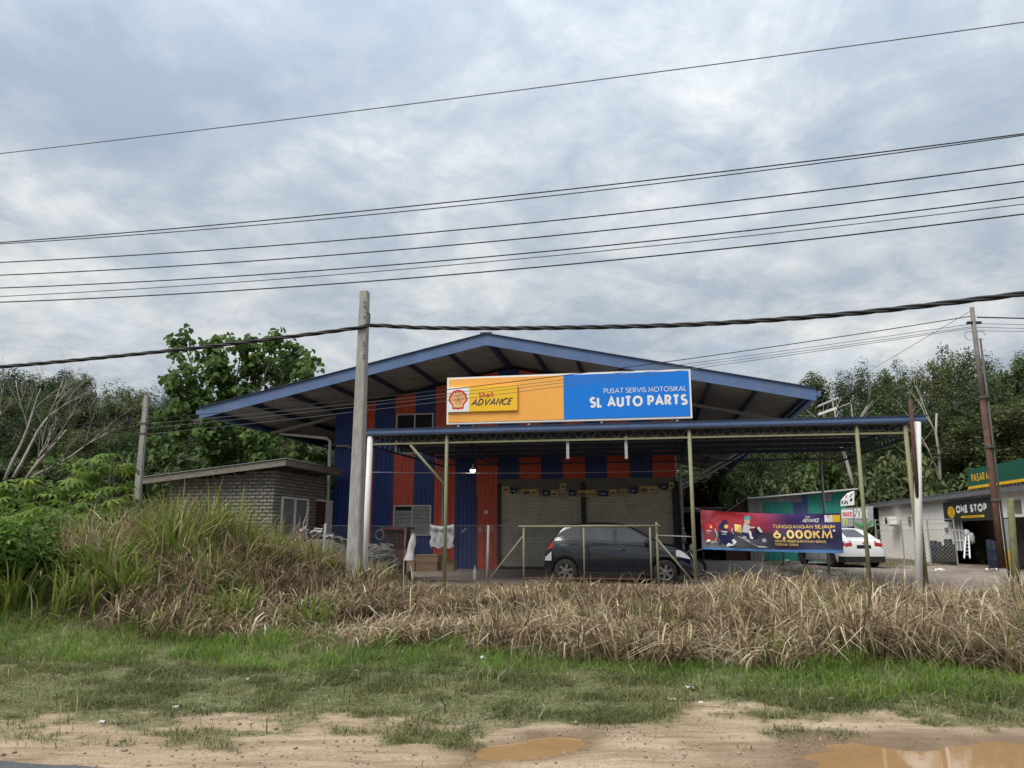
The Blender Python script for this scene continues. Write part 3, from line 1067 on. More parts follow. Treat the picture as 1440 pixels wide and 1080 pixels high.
def wall_window(u0, u1, z0, z1, slats, frosted):
    m = MB()
    t = 0.045
    a, b_ = W0 - 0.075, W0 - 0.021
    m.box(u0, u1, a, b_, z0, z0 + t)
    m.box(u0, u1, a, b_, z1 - t, z1)
    c = (u0 + u1) / 2
    for q in (u0, c - t / 2, u1 - t):
        m.box(q, q + t, a, b_, z0 + t, z1 - t)
    f = m.build('window', M['alu'], shop)
    m = MB()
    m.box(u0 + t, u1 - t, W0 - 0.028, W0 - 0.0235, z0 + t, z1 - t)
    m.build('opening', M['dark'], f)
    for side, (q0, q1) in enumerate(((u0 + t, c - t / 2), (c + t / 2, u1 - t))):
        for k in range(slats):
            z = z0 + t + (z1 - z0 - 2 * t) * (k + 0.5) / slats
            if frosted and side == 0 and k in (0, slats - 1):
                continue
            m = MB()
            hh = (z1 - z0) / slats * (0.44 if frosted else 0.25)
            m.quad((q0 + 0.01, W0 - 0.062, z - hh), (q1 - 0.01, W0 - 0.062, z - hh), (q1 - 0.01, W0 - 0.036, z + hh), (q0 + 0.01, W0 - 0.036, z + hh))
            m.build('louvre_slat', M['louvre'] if frosted else M['glass_dark'], f)


wall_window(-8.95, -7.60, 1.52, 2.56, 7, True)
wall_window(-8.95, -7.58, 4.35, 5.78, 6, False)
m = MB()
m.box(-11.05, -10.60, W0 - 0.34, W0 - 0.022, 4.62, 4.68)
m.box(-10.72, -10.45, W0 - 0.2, W0 - 0.1, 4.58, 4.63)
m.build('wall_floodlight', M['pale_steel'], shop)

# roof
WF, WB = 22.0, 52.0
for sgn in (-1, 1):
    us = [RU + sgn * EV * f for f in (0, 0.5, 1.0)]
    P = []
    w = WF
    while w < WB:
        for dw, d in ((0, 0.0), (0.10, 0.0), (0.125, 0.028), (0.22, 0.028)):
            P.append([(u, w + dw, zr(u) + d) for u in us])
        w += 0.25
    r = MB().grid(P).build('roof_sheet', M['roof_sheet'], shop)
    e = RU + sgn * EV
    # sloping barge board along the front edge
    m = MB()
    P = []
    for z0, z1, w0, w1 in ((-0.31, 0.035, WF - 0.05, WF - 0.012),):
        a, b_ = RU, e
        A = [(a, w0, zr(a) + z0), (b_, w0, zr(b_) + z0), (b_, w0, zr(b_) + z1), (a, w0, zr(a) + z1)]
        B = [(x, w1, z) for x, _, z in A]
        m.poly(A)
        m.poly(B[::-1])
        for k in range(4):
            m.quad(A[k], B[k], B[(k + 1) % 4], A[(k + 1) % 4])
    m.build('barge_board', M['fascia'], shop)
    m = MB()
    m.bar((RU, WF - 0.06, zr(RU) + 0.05), (e, WF - 0.06, zr(e) + 0.05), 0.10, 0.02)
    m.build('edge_flashing', M['roof_steel'], shop)
    # gutter on the eave
    m = MB()
    m.box(min(e, e + sgn * 0.14), max(e, e + sgn * 0.14), WF - 0.02, WB, zr(e) - 0.17, zr(e) - 0.03)
    m.build('gutter', M['fascia'], shop)
    # purlins under the sheet run front to back
    for k in range(1, 8):
        u = RU + sgn * (EV - 0.12) * k / 7
        m = MB()
        m.box(u - 0.035, u + 0.035, WF + 0.02, WB, zr(u) - 0.15, zr(u) - 0.012)
        m.build('purlin', M['roof_steel'], shop)
    # rafters
    for w in (26.35, 31.0, 36.0, 41.0, 46.0, 51.0):
        m = MB()
        u_in = RU + sgn * 6.1
        m.bar((u_in, w, zr(u_in) - 0.27), (e - sgn * 0.2, w, zr(e - sgn * 0.2) - 0.27), 0.09, 0.18, up=(0, 1, 0))
        m.build('rafter', M['pale_steel'], shop)
m = MB()
m.bar((RU, WF - 0.08, RZ + 0.06), (RU, WB, RZ + 0.06), 0.34, 0.05)
m.build('ridge_cap', M['roof_steel'], shop)
m = MB()
m.box(RU - 0.06, RU + 0.06, WF + 0.02, WB, RZ - 0.22, RZ - 0.06)
m.build('ridge_beam', M['roof_steel'], shop)
# downpipes on the near left corner and struts on the right side
m = MB()
q = on_w(340, 597, 25.2)
m.tube([(-13.9, 26.9, 5.32), (-11.6, 26.0, 4.98), (-11.42, 25.93, 4.85), (-11.40, 25.93, 0.6)], 0.055, 8)
m.build('downpipe', M['white_paint'], shop, True)
for w in (25.75, 31.0, 36.0):
    m = MB()
    m.tube([(0.86, w, 0.4), (0.86, w, 4.7)], 0.045, 8)
    m.build('stay_post', M['pale_steel'], shop)
for w in (31.0, 36.0):
    m = MB()
    m.tube([(0.9, w, 3.4), (4.1, w, zr(4.1) - 0.4)], 0.05, 8)
    m.build('strut', M['pale_steel'], shop)

# ================================================================== CANOPY
CF = 18.64
can = thing('steel_canopy', 'long flat steel canopy with slim blue fascia on cream posts before the workshop', 'canopy', uwz=(-0.6, 18.64, 0.3))
UL, UR = -7.2, 6.09


def zc(w):
    return 4.20 + 0.012 * (w - CF)


P = []
us = []
u = UL
while u < UR - 0.05:
    for f, d in ((0, 0.0), (0.5, 0.0), (0.6, 0.03), (0.9, 0.03)):
        us.append((u + f * 0.22, d))
    u += 0.22
us.append((UR, 0.0))
MB().grid([[(u, w, zc(w) + d) for u, d in us] for w in (CF - 0.04, 22.2, 25.9)]).build('canopy_sheet', M['roof_sheet'], can)
m = MB()
m.box(UL, UR, CF - 0.08, CF - 0.045, 4.065, 4.195)
m.build('fascia', M['fascia'], can)
m = MB()
m.box(UL - 0.01, UR + 0.01, CF - 0.10, CF - 0.03, 4.197, 4.22)
m.build('edge_flashing', M['roof_steel'], can)
m = MB()
m.box(UL, UR, CF - 0.105, CF - 0.085, 4.05, 4.10)
m.build('fascia_lip', M['roof_steel'], can)


WEB = mat('dull_olive_web_steel', (0.13, 0.13, 0.085), 0.7, 0.3, 6, dirt=(0.07, 0.05, 0.03))


def truss(p, q, h, nb, name, cm):
    """parallel chord truss hung below the line p-q"""
    p, q = Vector(p), Vector(q)
    dz = Vector((0, 0, -h))
    m = MB()
    m.bar(p, q, 0.045, 0.045)
    m.build('top_chord', WEB if cm is M['cream_steel'] else cm, can)
    m = MB()
    m.bar(p + dz, q + dz, 0.045, 0.045)
    m.build('bottom_chord', cm, can)
    m = MB()
    for k in range(nb):
        a = p.lerp(q, k / nb)
        c = p.lerp(q, (k + 0.5) / nb)
        b_ = p.lerp(q, (k + 1) / nb)
        m.bar(a, c + dz, 0.013, 0.013)
        m.bar(c + dz, b_, 0.013, 0.013)
    o = m.build(name, WEB if cm is M['cream_steel'] else cm, can)
    return o


truss((UL + 0.08, CF + 0.02, 4.06), (5.72, CF + 0.02, 4.06), 0.22, 42, 'truss_web', M['cream_steel'])
truss((UL + 0.1, CF + 0.06, 4.05), (UL + 0.1, 25.6, 4.12), 0.26, 18, 'truss_web', M['roof_steel'])
truss((5.68, CF + 0.06, 4.05), (5.68, 25.6, 4.12), 0.34, 22, 'truss_web', M['roof_steel'])
truss((-5.09, CF + 0.06, 4.05), (-5.09, 25.6, 4.12), 0.3, 18, 'truss_web', M['roof_steel'])
truss((0.88, CF + 0.06, 4.05), (0.88, 25.6, 4.12), 0.3, 18, 'truss_web', M['roof_steel'])
truss((UL + 0.1, 25.62, 4.14), (5.72, 25.62, 4.14), 0.24, 36, 'truss_web', M['roof_steel'])
for w in (19.9, 21.2, 22.5, 23.8, 25.1):
    m = MB()
    m.box(UL + 0.02, UR - 0.1, w - 0.03, w + 0.03, 4.075, 4.19)
    m.build('purlin', M['roof_steel'], can)
for (u, w) in ((-5.09, CF), (0.87, CF), (4.62, CF)):
    m = MB()
    m.tube([(u, w, 0.25), (u, w, 4.05)], 0.045, 10)
    m.build('post', M['cream_steel'], can, True)
m = MB()
m.tube([(5.68, CF, 0.2), (5.66, CF, 4.05)], 0.05, 10)
m.build('post', M['cream_steel'], can, True)
for (u, w) in ((5.2, 25.62), (UL + 0.1, 25.62)):
    m = MB()
    m.tube([(u, w, 0.3), (u, w, 4.1)], 0.04, 8)
    m.build('post', M['pale_steel'], can, True)
m = MB()
m.tube([(-6.05, CF + 0.02, 3.80), (-5.09, CF + 0.0, 2.74)], 0.035, 8)
m.build('brace', M['cream_steel'], can, True)
m = MB()
m.tube([(-7.11, CF - 0.02, 4.06), (-7.14, CF - 0.02, 0.25)], 0.075, 12)
m.build('rain_pipe', M['white_paint'], can, True, label='white rain pipe at the left end of the canopy')
m = MB()
m.tube([(5.88, CF - 0.12, 4.06), (5.75, CF - 0.18, 2.6), (5.52, CF - 0.25, 0.2)], 0.08, 12)
m.build('rain_pipe', M['white_paint'], can, True, label='white rain pipe leaning at the right end of the canopy')
# pale printed tags hung from the truss
for k, (px, py0, py1) in enumerate(((798, 620, 645), (880, 616, 645))):
    a = on_w(px, py0, CF + 0.03)
    b_ = on_w(px, py1, CF + 0.03)
    m = MB()
    m.box(a[0] - 0.035, a[0] + 0.035, CF + 0.05, CF + 0.065, b_[2], a[2] + 0.04)
    t = single(m, 'hanging_tag', M['grey_cloth'], ('pale printed strip hanging under the blue half of the sign' if k else 'pale printed strip hanging where orange and blue sign halves meet'), 'hanging tag', uwz=(a[0], CF + 0.057, b_[2]), group='printed strips hung under the canopy')
    m = MB()
    for j in range(4):
        z = b_[2] + 0.05 + j * 0.09
        m.box(a[0] - 0.02, a[0] + 0.02, CF + 0.046, CF + 0.0485, z, z + 0.045)
    m.build('tag_print', M['print_grey'], t)

# lamp and its wire
wp = []
a, b_ = on_w(515, 664, 18.75), on_w(948, 662, 25.6)
for k in range(25):
    t = k / 24
    wp.append((a[0] + (b_[0] - a[0]) * t, a[1] + (b_[1] - a[1]) * t, a[2] + (b_[2] - a[2]) * t - 0.05 * math.sin(math.pi * t)))
single(MB().tube(wp, 0.011, 5), 'lamp_wire', M['wire_pale'], 'thin pale wire strung under the canopy from the left white pipe to the far right', 'wire', uwz=wp[0])
ql = on_w(665, 661, 20.6)
lamp = thing('hanging_lamp', 'small lit white bulb hanging on a wire under the canopy', 'lamp', uwz=ql)
prof = [(0.016, 0.16), (0.022, 0.10), (0.05, 0.06), (0.085, 0.0)]
m = MB()
m.grid([[(ql[0] + r * math.cos(t * math.pi / 8), ql[1] + r * math.sin(t * math.pi / 8), ql[2] + z) for t in range(16)] for r, z in prof], True)
m.build('lamp_shade', M['alu'], lamp, True)
m = MB()
m.ell((ql[0], ql[1], ql[2] - 0.015), (0.072, 0.072, 0.055), 14, 8)
m.build('bulb', M['bulb'], lamp, True)
m = MB()
m.tube([(ql[0], ql[1], ql[2] + 0.15), (ql[0], ql[1], 3.98)], 0.006, 5)
m.build('cord', M['wire'], lamp)

# bunting over the shutters
bu = thing('bunting', 'string of small yellow and dark blue printed flags across the top of the roller shutters', 'bunting', uwz=(-2.3, W0 - 0.1, 3.0))
flags = [(-5.1, 0.26, 'y', 0.05), (-4.78, 0.2, 'n', 0.0), (-4.42, 0.58, 'y', -0.05), (-3.72, 0.26, 'n', -0.09), (-3.42, 0.24, 'y', -0.12), (-3.12, 0.22, 'y', 0.12),
         (-2.82, 0.24, 'n', -0.1), (-2.5, 0.58, 'y', -0.12), (-1.82, 0.3, 'n', -0.12), (-1.45, 0.22, 'y', -0.1), (-1.1, 0.2, 'y', -0.08), (-0.8, 0.24, 'n', -0.03), (-0.48, 0.62, 'y', 0.0), (0.22, 0.22, 'n', 0.08), (0.48, 0.16, 'y', 0.12)]
pts = [(f[0], W0 - 0.1, 3.14 + f[3]) for f in flags] + [(0.7, W0 - 0.1, 3.34)]
MB().tube(pts, 0.006, 4).build('string', M['wire_grey'], bu)
fy = mat('flag_yellow', (0.52, 0.40, 0.15), 0.7, 0.2, 8)
for x, wd, c, dz in flags:
    m = MB()
    z = 3.13 + dz
    n = 5
    hh = 0.21
    low = [(x + wd * i / n, W0 - 0.1 - 0.02 * math.sin(i * 1.7 + x), z - hh + (0.04 if (c == 'n' and i in (0, n)) else 0) + 0.02 * math.sin(x * 7 + i)) for i in range(n + 1)]
    up = [(x + wd * i / n, W0 - 0.1, z) for i in range(n + 1)]
    m.grid([low, up])
    f = m.build('flag', fy if c == 'y' else M['print_navy'], bu)
    m = MB()
    if c == 'y' and wd > 0.4:
        mp = lambda a_, b2, o_: (a_, W0 - 0.125 - o_, b2)
        for k in range(5):
            m.ribbon([(x + 0.06 + k * 0.045, z - 0.18), (x + 0.06 + k * 0.045, z - 0.10 + 0.02 * (k % 3))], 0.03, mp, 0.0004 * k)
        m.ribbon([(x + 0.34, z - 0.13), (x + wd - 0.05, z - 0.13)], 0.03, mp)
    else:
        mp = lambda a_, b2, o_: (a_, W0 - 0.125 - o_, b2)
        m.ribbon([(x + wd * 0.25, z - 0.12), (x + wd * 0.75, z - 0.12)], 0.05, mp)
    m.build('flag_print', M['print_navy'] if c == 'y' else M['print_grey'], f)

# ================================================================== THE BIG SIGN on the canopy edge
SWp = CF - 0.02
sgn_ = thing('shop_signboard', 'long shop signboard half orange half blue reading SL AUTO PARTS on the canopy edge', 'signboard', uwz=(-2.1, SWp, 4.25))
SL, SR, SB, ST = -5.10, 0.96, 4.30, 5.50
SPL = -2.12
m = MB()
m.box(SL, SR, SWp, SWp + 0.14, SB, ST)
m.build('sign_case', M['sign_white'], sgn_)
f = 0.045
m = MB()
m.box(SL + f, SPL, SWp - 0.012, SWp - 0.001, SB + f, ST - f)
m.build('orange_panel', M['sign_orange'], sgn_)
m = MB()
m.box(SPL + 0.002, SR - f, SWp - 0.012, SWp - 0.001, SB + f, ST - f)
m.build('blue_panel', M['sign_blue'], sgn_)
mp = lambda x, z, o_: (x, SWp - 0.012 - o_, z)
m = MB()
text(m, 'PUSAT SERVIS MOTOSIKAL', -1.13, 4.96, 0.125, mp, 0.115, width=1.98, gap=0.13)
m.build('small_lettering', M['sign_white'], sgn_)
m = MB()
text(m, 'SL AUTO PARTS', -1.48, 4.61, 0.275, mp, 0.235, width=2.34, gap=0.11)
m.build('large_lettering', M['sign_white'], sgn_)
m = MB()
la, lb = on_w(630, 545, SWp), on_w(663, 580, SWp)
zt, zb = 5.235, 4.60
m.box(SL + 0.03, -4.50, SWp - 0.07, SWp - 0.013, zb, zt)
wp_ = m.build('emblem_panel', M['sign_white'], sgn_)
m = MB()
m.box(-4.498, -3.27, SWp - 0.07, SWp - 0.013, zb, zt)
yp = m.build('brand_panel', M['sign_yellow'], sgn_)
mp2 = lambda x, z, o_: (x, SWp - 0.07 - o_, z)


def shell(cx, cz, s, mpf, mred, mtan, parent, ray=0.028):
    """scallop emblem: red outline, tan fan, red rays"""
    def outline(k, dz):
        pts = [(-0.30, -0.50), (-0.33, -0.28)]
        for i in range(7):
            a0 = 196 - i * (212 / 7)
            for j in range(4):
                a_ = a0 - j * (212 / 28)
                r = 0.50 + 0.028 * math.sin(math.pi * j / 3.999)
                pts.append((r * math.cos(rad(a_)), r * math.sin(rad(a_)) + 0.04))
        pts += [(0.33, -0.28), (0.30, -0.50), (0.08, -0.50), (0.0, -0.535), (-0.08, -0.50)]
        return [(cx + x * s * k, cz + (z * k + dz) * s) for x, z in pts]
    m1, m2, m3 = MB(), MB(), MB()
    m1.poly([mpf(x, z, 0.003) for x, z in outline(1.0, 0)][::-1])
    m2.poly([mpf(x, z, 0.006) for x, z in outline(0.80, -0.005)][::-1])
    for a_ in (160, 136, 112, 90, 68, 44, 20):
        c_, s_ = math.cos(rad(a_)), math.sin(rad(a_))
        m3.ribbon([(cx + (0.05 * c_) * s, cz + (-0.36 + 0.3 * s_) * s), (cx + 0.40 * c_ * s, cz + (0.40 * s_ + 0.04) * s)], ray * s, mpf, 0.009)
    m1.build('emblem_outline', mred, parent)
    m2.build('emblem_fan', mtan, parent)
    m3.build('emblem_rays', mred, parent)


shell(-4.79, 4.905, 0.47, mp2, M['print_red'], M['print_tan'], wp_)
m = MB()
text(m, 'Shell', -4.26, 4.945, 0.135, mp2, 0.19, width=0.375, gap=0.16)
m.build('brand_lettering', M['print_red'], yp)
m = MB()
text(m, 'ADVANCE', -4.46, 4.745, 0.175, mp2, 0.17, width=1.02, gap=0.10, shear=0.42)
m.build('product_lettering', M['print_navy'], yp)
for u in (-4.6, -2.1, 0.5):
    m = MB()
    m.bar((u, SWp + 0.14, 5.2), (u, SWp + 0.9, 4.25), 0.04)
    m.build('back_stay', M['pale_steel'], sgn_)
m = MB()
for u in (-4.8, -3.0, -1.2, 0.6):
    m.box(u - 0.03, u + 0.03, SWp + 0.02, SWp + 0.08, 4.2, 4.302)
m.build('foot_brackets', M['pale_steel'], sgn_, kind='stuff')

# ================================================================== FENCE AND GATE along the front of the yard
GW = 19.15
gate = thing('pipe_gate', 'cream pipe gate with square mesh and slanting braces before the dark car', 'gate', uwz=(-1.7, GW, 0.35))
for nm, pts, r, mt in (
        ('top_rail', [(-3.35, GW, 1.765), (0.12, GW, 1.775)], 0.028, 'gate_steel'),
        ('bottom_rail', [(-3.2, GW, 0.52), (0.0, GW, 0.52)], 0.022, 'rust'),
        ('post', [(-3.22, GW, 0.3), (-3.22, GW, 1.74)], 0.025, 'gate_steel'),
        ('post', [(-1.73, GW, 0.45), (-1.73, GW, 1.74)], 0.022, 'gate_steel'),
        ('post', [(-0.13, GW, 0.45), (-0.13, GW, 1.74)], 0.025, 'gate_steel'),
        ('post', [(0.03, GW + 0.1, 0.3), (0.03, GW + 0.1, 1.86)], 0.032, 'gate_steel'),
        ('brace', [(-3.2, GW + 0.02, 1.58), (-4.06, GW - 0.1, 0.5)], 0.022, 'gate_steel'),
        ('brace', [(0.0, GW + 0.02, 1.50), (0.86, GW - 0.1, 0.45)], 0.022, 'gate_steel'),
        ('tie_rod', [(0.05, GW - 0.02, 1.55), (0.85, GW - 0.44, 1.52)], 0.014, 'pale_steel')):
    MB().tube(pts, r, 8).build(nm, M[mt], gate, True)
m = MB()
for x in np.arange(-3.17, -0.16, 0.06):
    m.bar((x, GW, 0.53), (x, GW, 1.74), 0.0022)
for z in np.arange(0.58, 1.72, 0.06):
    m.bar((-3.19, GW + 0.004, z), (-0.15, GW + 0.004, z), 0.0022)
m.build('wire_mesh', M['mesh_wire'], gate, kind='stuff')


def chain_link(m, u0, u1, w, z0, z1, d=0.085, r=0.0042):
    n = int((u1 - u0 + z1 - z0) / d)
    for k in range(n):
        for s in (1, -1):
            b0 = u0 - (z1 - z0) + k * d
            # line u = b0 + t, z rising with s
            t0, t1 = max(0, u0 - b0), min(z1 - z0, u1 - b0)
            if t1 <= t0:
                continue
            if s == 1:
                m.bar((b0 + t0, w, z0 + t0), (b0 + t1, w, z0 + t1), r)
            else:
                m.bar((b0 + t0, w + 0.004, z1 - t0), (b0 + t1, w + 0.004, z1 - t1), r)


fence = thing('chain_link_fence', 'sagging chain link fence between the concrete pole and the cream gate', 'fence', uwz=(-6, GW, 0.35))
m = MB()
chain_link(m, -8.6, -3.3, GW + 0.05, 0.42, 1.80)
m.build('chain_link', M['zinc_wire'], fence, kind='stuff')
for u, h in ((-8.5, 1.85), (-6.31, 1.74), (-4.15, 1.8)):
    MB().tube([(u, GW + 0.03, 0.3), (u + 0.03, GW + 0.03, h)], 0.035, 8).build('fence_post', M['rust'] if u == -6.31 else M['pale_steel'], fence, True)
MB().tube([(-8.6, GW + 0.03, 1.80), (-6.3, GW + 0.03, 1.77), (-3.3, GW + 0.03, 1.80)], 0.009, 5).build('top_wire', M['zinc_wire'], fence)
# ================================================================== VEHICLES
def lerp_pts(pts, x):
    return float(np.interp(x, [p[0] for p in pts], [p[1] for p in pts]))


def smooth_pts(pts, n=6):
    """catmull-rom through the profile so that it reads as pressed metal"""
    P = [(2 * pts[0][0] - pts[1][0], 2 * pts[0][1] - pts[1][1])] + list(pts) + [(2 * pts[-1][0] - pts[-2][0], 2 * pts[-1][1] - pts[-2][1])]
    out = []
    for i in range(1, len(P) - 2):
        for k in range(n):
            t = k / n
            q = []
            for a in (0, 1):
                p0, p1, p2, p3 = P[i - 1][a], P[i][a], P[i + 1][a], P[i + 2][a]
                q.append(0.5 * (2 * p1 + (p2 - p0) * t + (2 * p0 - 5 * p1 + 4 * p2 - p3) * t * t + (3 * p1 - p0 - 3 * p2 + p3) * t ** 3))
            out.append(tuple(q))
    out.append(pts[-1])
    xs = [out[0]]
    for p in out[1:]:
        if p[0] > xs[-1][0] + 1e-4:
            xs.append(p)
    return xs


class Car:
    """x runs from the rear bumper (0) to the nose (L), y to the car's left, z up from the ground"""

    def __init__(self, root, L, W, top, belt, paint, axles, rw, base=0.22, tum=0.30):
        self.r, self.L, self.W, self.paint = root, L, W, paint
        self.top = smooth_pts(top)
        self.beltp = smooth_pts(belt)
        self.ax, self.rw, self.base, self.tum = axles, rw, base, tum

    def T(self, x): return lerp_pts(self.top, x)
    def B(self, x): return lerp_pts(self.beltp, x)

    def plan(self, x):
        t = abs(x - self.L / 2) / (self.L / 2)
        return self.W / 2 * (1 - 0.05 * t ** 2 - 0.17 * t ** 7)

    def side(self, x, z):
        p = self.plan(x)
        b = min(self.B(x), self.T(x) - 0.03)
        if z <= b:
            k = (z - 0.62) / 0.45
            y = p * (1 - 0.045 * k * k)
            crease = 0.012 * math.exp(-((z - (b - 0.20)) / 0.035) ** 2)
            return y + crease - 0.20 * max(0.0, z - (b - 0.20))
        k = (b - 0.62) / 0.45
        return p * (1 - 0.045 * k * k) - 0.040 - (z - b) * self.tum - 0.012

    def low(self, x):
        b = self.base + (0.10 if x < 0.1 or x > self.L - 0.12 else 0)
        for a in self.ax:
            d = abs(x - a)
            R = self.rw + 0.06
            if d < R:
                b = max(b, math.sqrt(R * R - d * d) + self.rw)
        return b

    def topz(self, x, y):
        yt = max(0.05, self.side(x, self.T(x) - 0.05))
        return self.T(x) - 0.05 * min(1, abs(y) / yt) ** 2.6

    def body(self):
        xs = sorted(set([round(v, 4) for v in list(np.linspace(0, self.L, 96)) + [a + s * (self.rw + 0.06) * f for a in self.ax for s in (-1, 1) for f in (1.0, 0.98, 0.93, 0.85)]]))
        rows = []
        for x in xs:
            lo, T = self.low(x), self.T(x)
            T = max(T, lo + 0.1)
            half = [(0, lo), (self.side(x, lo) * 0.72, lo)]
            b = min(self.B(x), T - 0.06)
            b = max(b, lo + 0.03)
            for f in (0, 0.12, 0.3, 0.5, 0.7, 0.8, 0.88, 0.94, 1.0):
                z = lo + (b - lo) * f
                half.append((self.side(x, z), z))
            zt = max(b + 0.002, T - 0.055)
            for f in (0.33, 0.66, 1.0):
                z = b + (zt - b) * f
                half.append((self.side(x, z), z))
            yt = self.side(x, zt)
            for f, dz in ((0.97, 0.030), (0.9, 0.046), (0.7, 0.050 + 0.004), (0.35, 0.055), (0.0, 0.055)):
                half.append((yt * f, zt + (T - zt) * min(1, dz / 0.055)))
            rows.append([(x, y, z) for y, z in half] + [(x, -y, z) for y, z in half[-2:0:-1]])
        m = MB().grid(rows, True)
        m.poly(rows[0][::-1])
        m.poly(rows[-1])
        self.obj = m.build('body', self.paint, self.r, True)
        return self.obj

    def side_patch(self, sgn, x0, x1, lo, hi, off=0.006, nx=14, nz=6):
        P = []
        for i in range(nx + 1):
            x = x0 + (x1 - x0) * i / nx
            a = lo(x) if callable(lo) else lo
            b = hi(x) if callable(hi) else hi
            b = max(a + 0.001, b)
            P.append([(x, sgn * (self.side(x, a + (b - a) * j / nz) + off), a + (b - a) * j / nz) for j in range(nz + 1)])
        return P if sgn < 0 else [r[::-1] for r in P]

    def top_patch(self, x0, x1, y0, y1, off=0.008, nx=8, ny=8):
        """y0, y1 as fractions of the half width of the roof"""
        P = []
        for i in range(nx + 1):
            x = x0 + (x1 - x0) * i / nx
            yt = self.side(x, self.T(x) - 0.05)
            row = []
            for j in range(ny + 1):
                f = y0 + (y1 - y0) * j / ny
                row.append((x, yt * f, self.topz(x, yt * f) + off))
            P.append(row)
        return P

    def wheel(self, x, sgn, spokes=5, y_out=None):
        R = self.rw
        yo = (y_out or (self.plan(x) - 0.012))
        cyl = lambda r, y: [(x + r * math.cos(2 * math.pi * k / 28), sgn * y, R + r * math.sin(2 * math.pi * k / 28)) for k in range(28)]
        m = MB()
        m.grid([cyl(R * 0.66, yo), cyl(R * 0.72, yo + 0.004), cyl(R * 0.92, yo), cyl(R, yo - 0.03), cyl(R, yo - 0.16), cyl(R * 0.9, yo - 0.19), cyl(R * 0.3, yo - 0.19)], True)
        w = m.build('wheel', M['rubber'], self.r, True)
        m = MB()
        m.grid([cyl(R * 0.665, yo + 0.002), cyl(R * 0.60, yo - 0.01), cyl(R * 0.57, yo - 0.06)], True)
        m.build('rim', M['alloy'], w, True)
        m = MB()
        m.poly(cyl(R * 0.58, yo - 0.065))
        m.build('brake_disc', M['dk_plastic'], w)
        for k in range(spokes):
            a = 2 * math.pi * (k + 0.3) / spokes
            m = MB()
            m.bar((x, sgn * (yo - 0.018), R), (x + R * 0.60 * math.cos(a), sgn * (yo - 0.022), R + R * 0.60 * math.sin(a)), 0.062, 0.02, up=(0, 1, 0))
            m.build('spoke', M['alloy'], w)
        m = MB()
        m.ell((x, sgn * (yo - 0.012), R), (R * 0.14, 0.016, R * 0.14), 12, 6)
        m.build('hub_cap', M['alloy'], w, True)
        # dark arch liner behind the wheel
        m = MB()
        RR = R + 0.058
        rows = []
        for y in (yo - 0.02, yo - 0.28):
            rows.append([(x + RR * math.cos(math.pi * k / 16), sgn * y, R + RR * math.sin(math.pi * k / 16)) for k in range(17)])
        m.grid(rows)
        m.poly([(x + RR * math.cos(math.pi * k / 16), sgn * (yo - 0.28), R + RR * math.sin(math.pi * k / 16)) for k in range(17)] + [(x - RR, sgn * (yo - 0.28), 0.2), (x + RR, sgn * (yo - 0.28), 0.2)])
        m.build('arch_liner', M['dk_plastic'], self.r)


# --- dark hatchback seen from its right side, nose to the right
hx, hy = XY(-2.82, 20.55)
hatch = thing('hatchback_car', 'dark navy five door hatchback parked behind the cream pipe gate', 'car', xyz=(hx, hy, 0.372), rz=-YAW)
hc = Car(hatch, 3.70, 1.66,
         [(0, 0.62), (0.05, 0.80), (0.13, 0.98), (0.27, 1.16), (0.46, 1.38), (0.62, 1.445), (1.0, 1.49), (1.6, 1.50), (2.05, 1.455), (2.4, 1.30), (2.75, 1.10), (2.95, 1.00), (3.25, 0.93), (3.5, 0.81), (3.64, 0.66), (3.70, 0.52)],
         [(0, 1.02), (0.3, 1.06), (0.8, 1.03), (1.6, 0.97), (2.5, 0.89), (3.0, 0.84), (3.7, 0.6)],
         M['car_navy'], (0.56, 3.02), 0.295)
hc.body()
for ax in (0.56, 3.02):
    for s in (1, -1):
        hc.wheel(ax, s, 6)


def hi_h(x):
    return min(hc.T(x) - 0.10, 1.36)


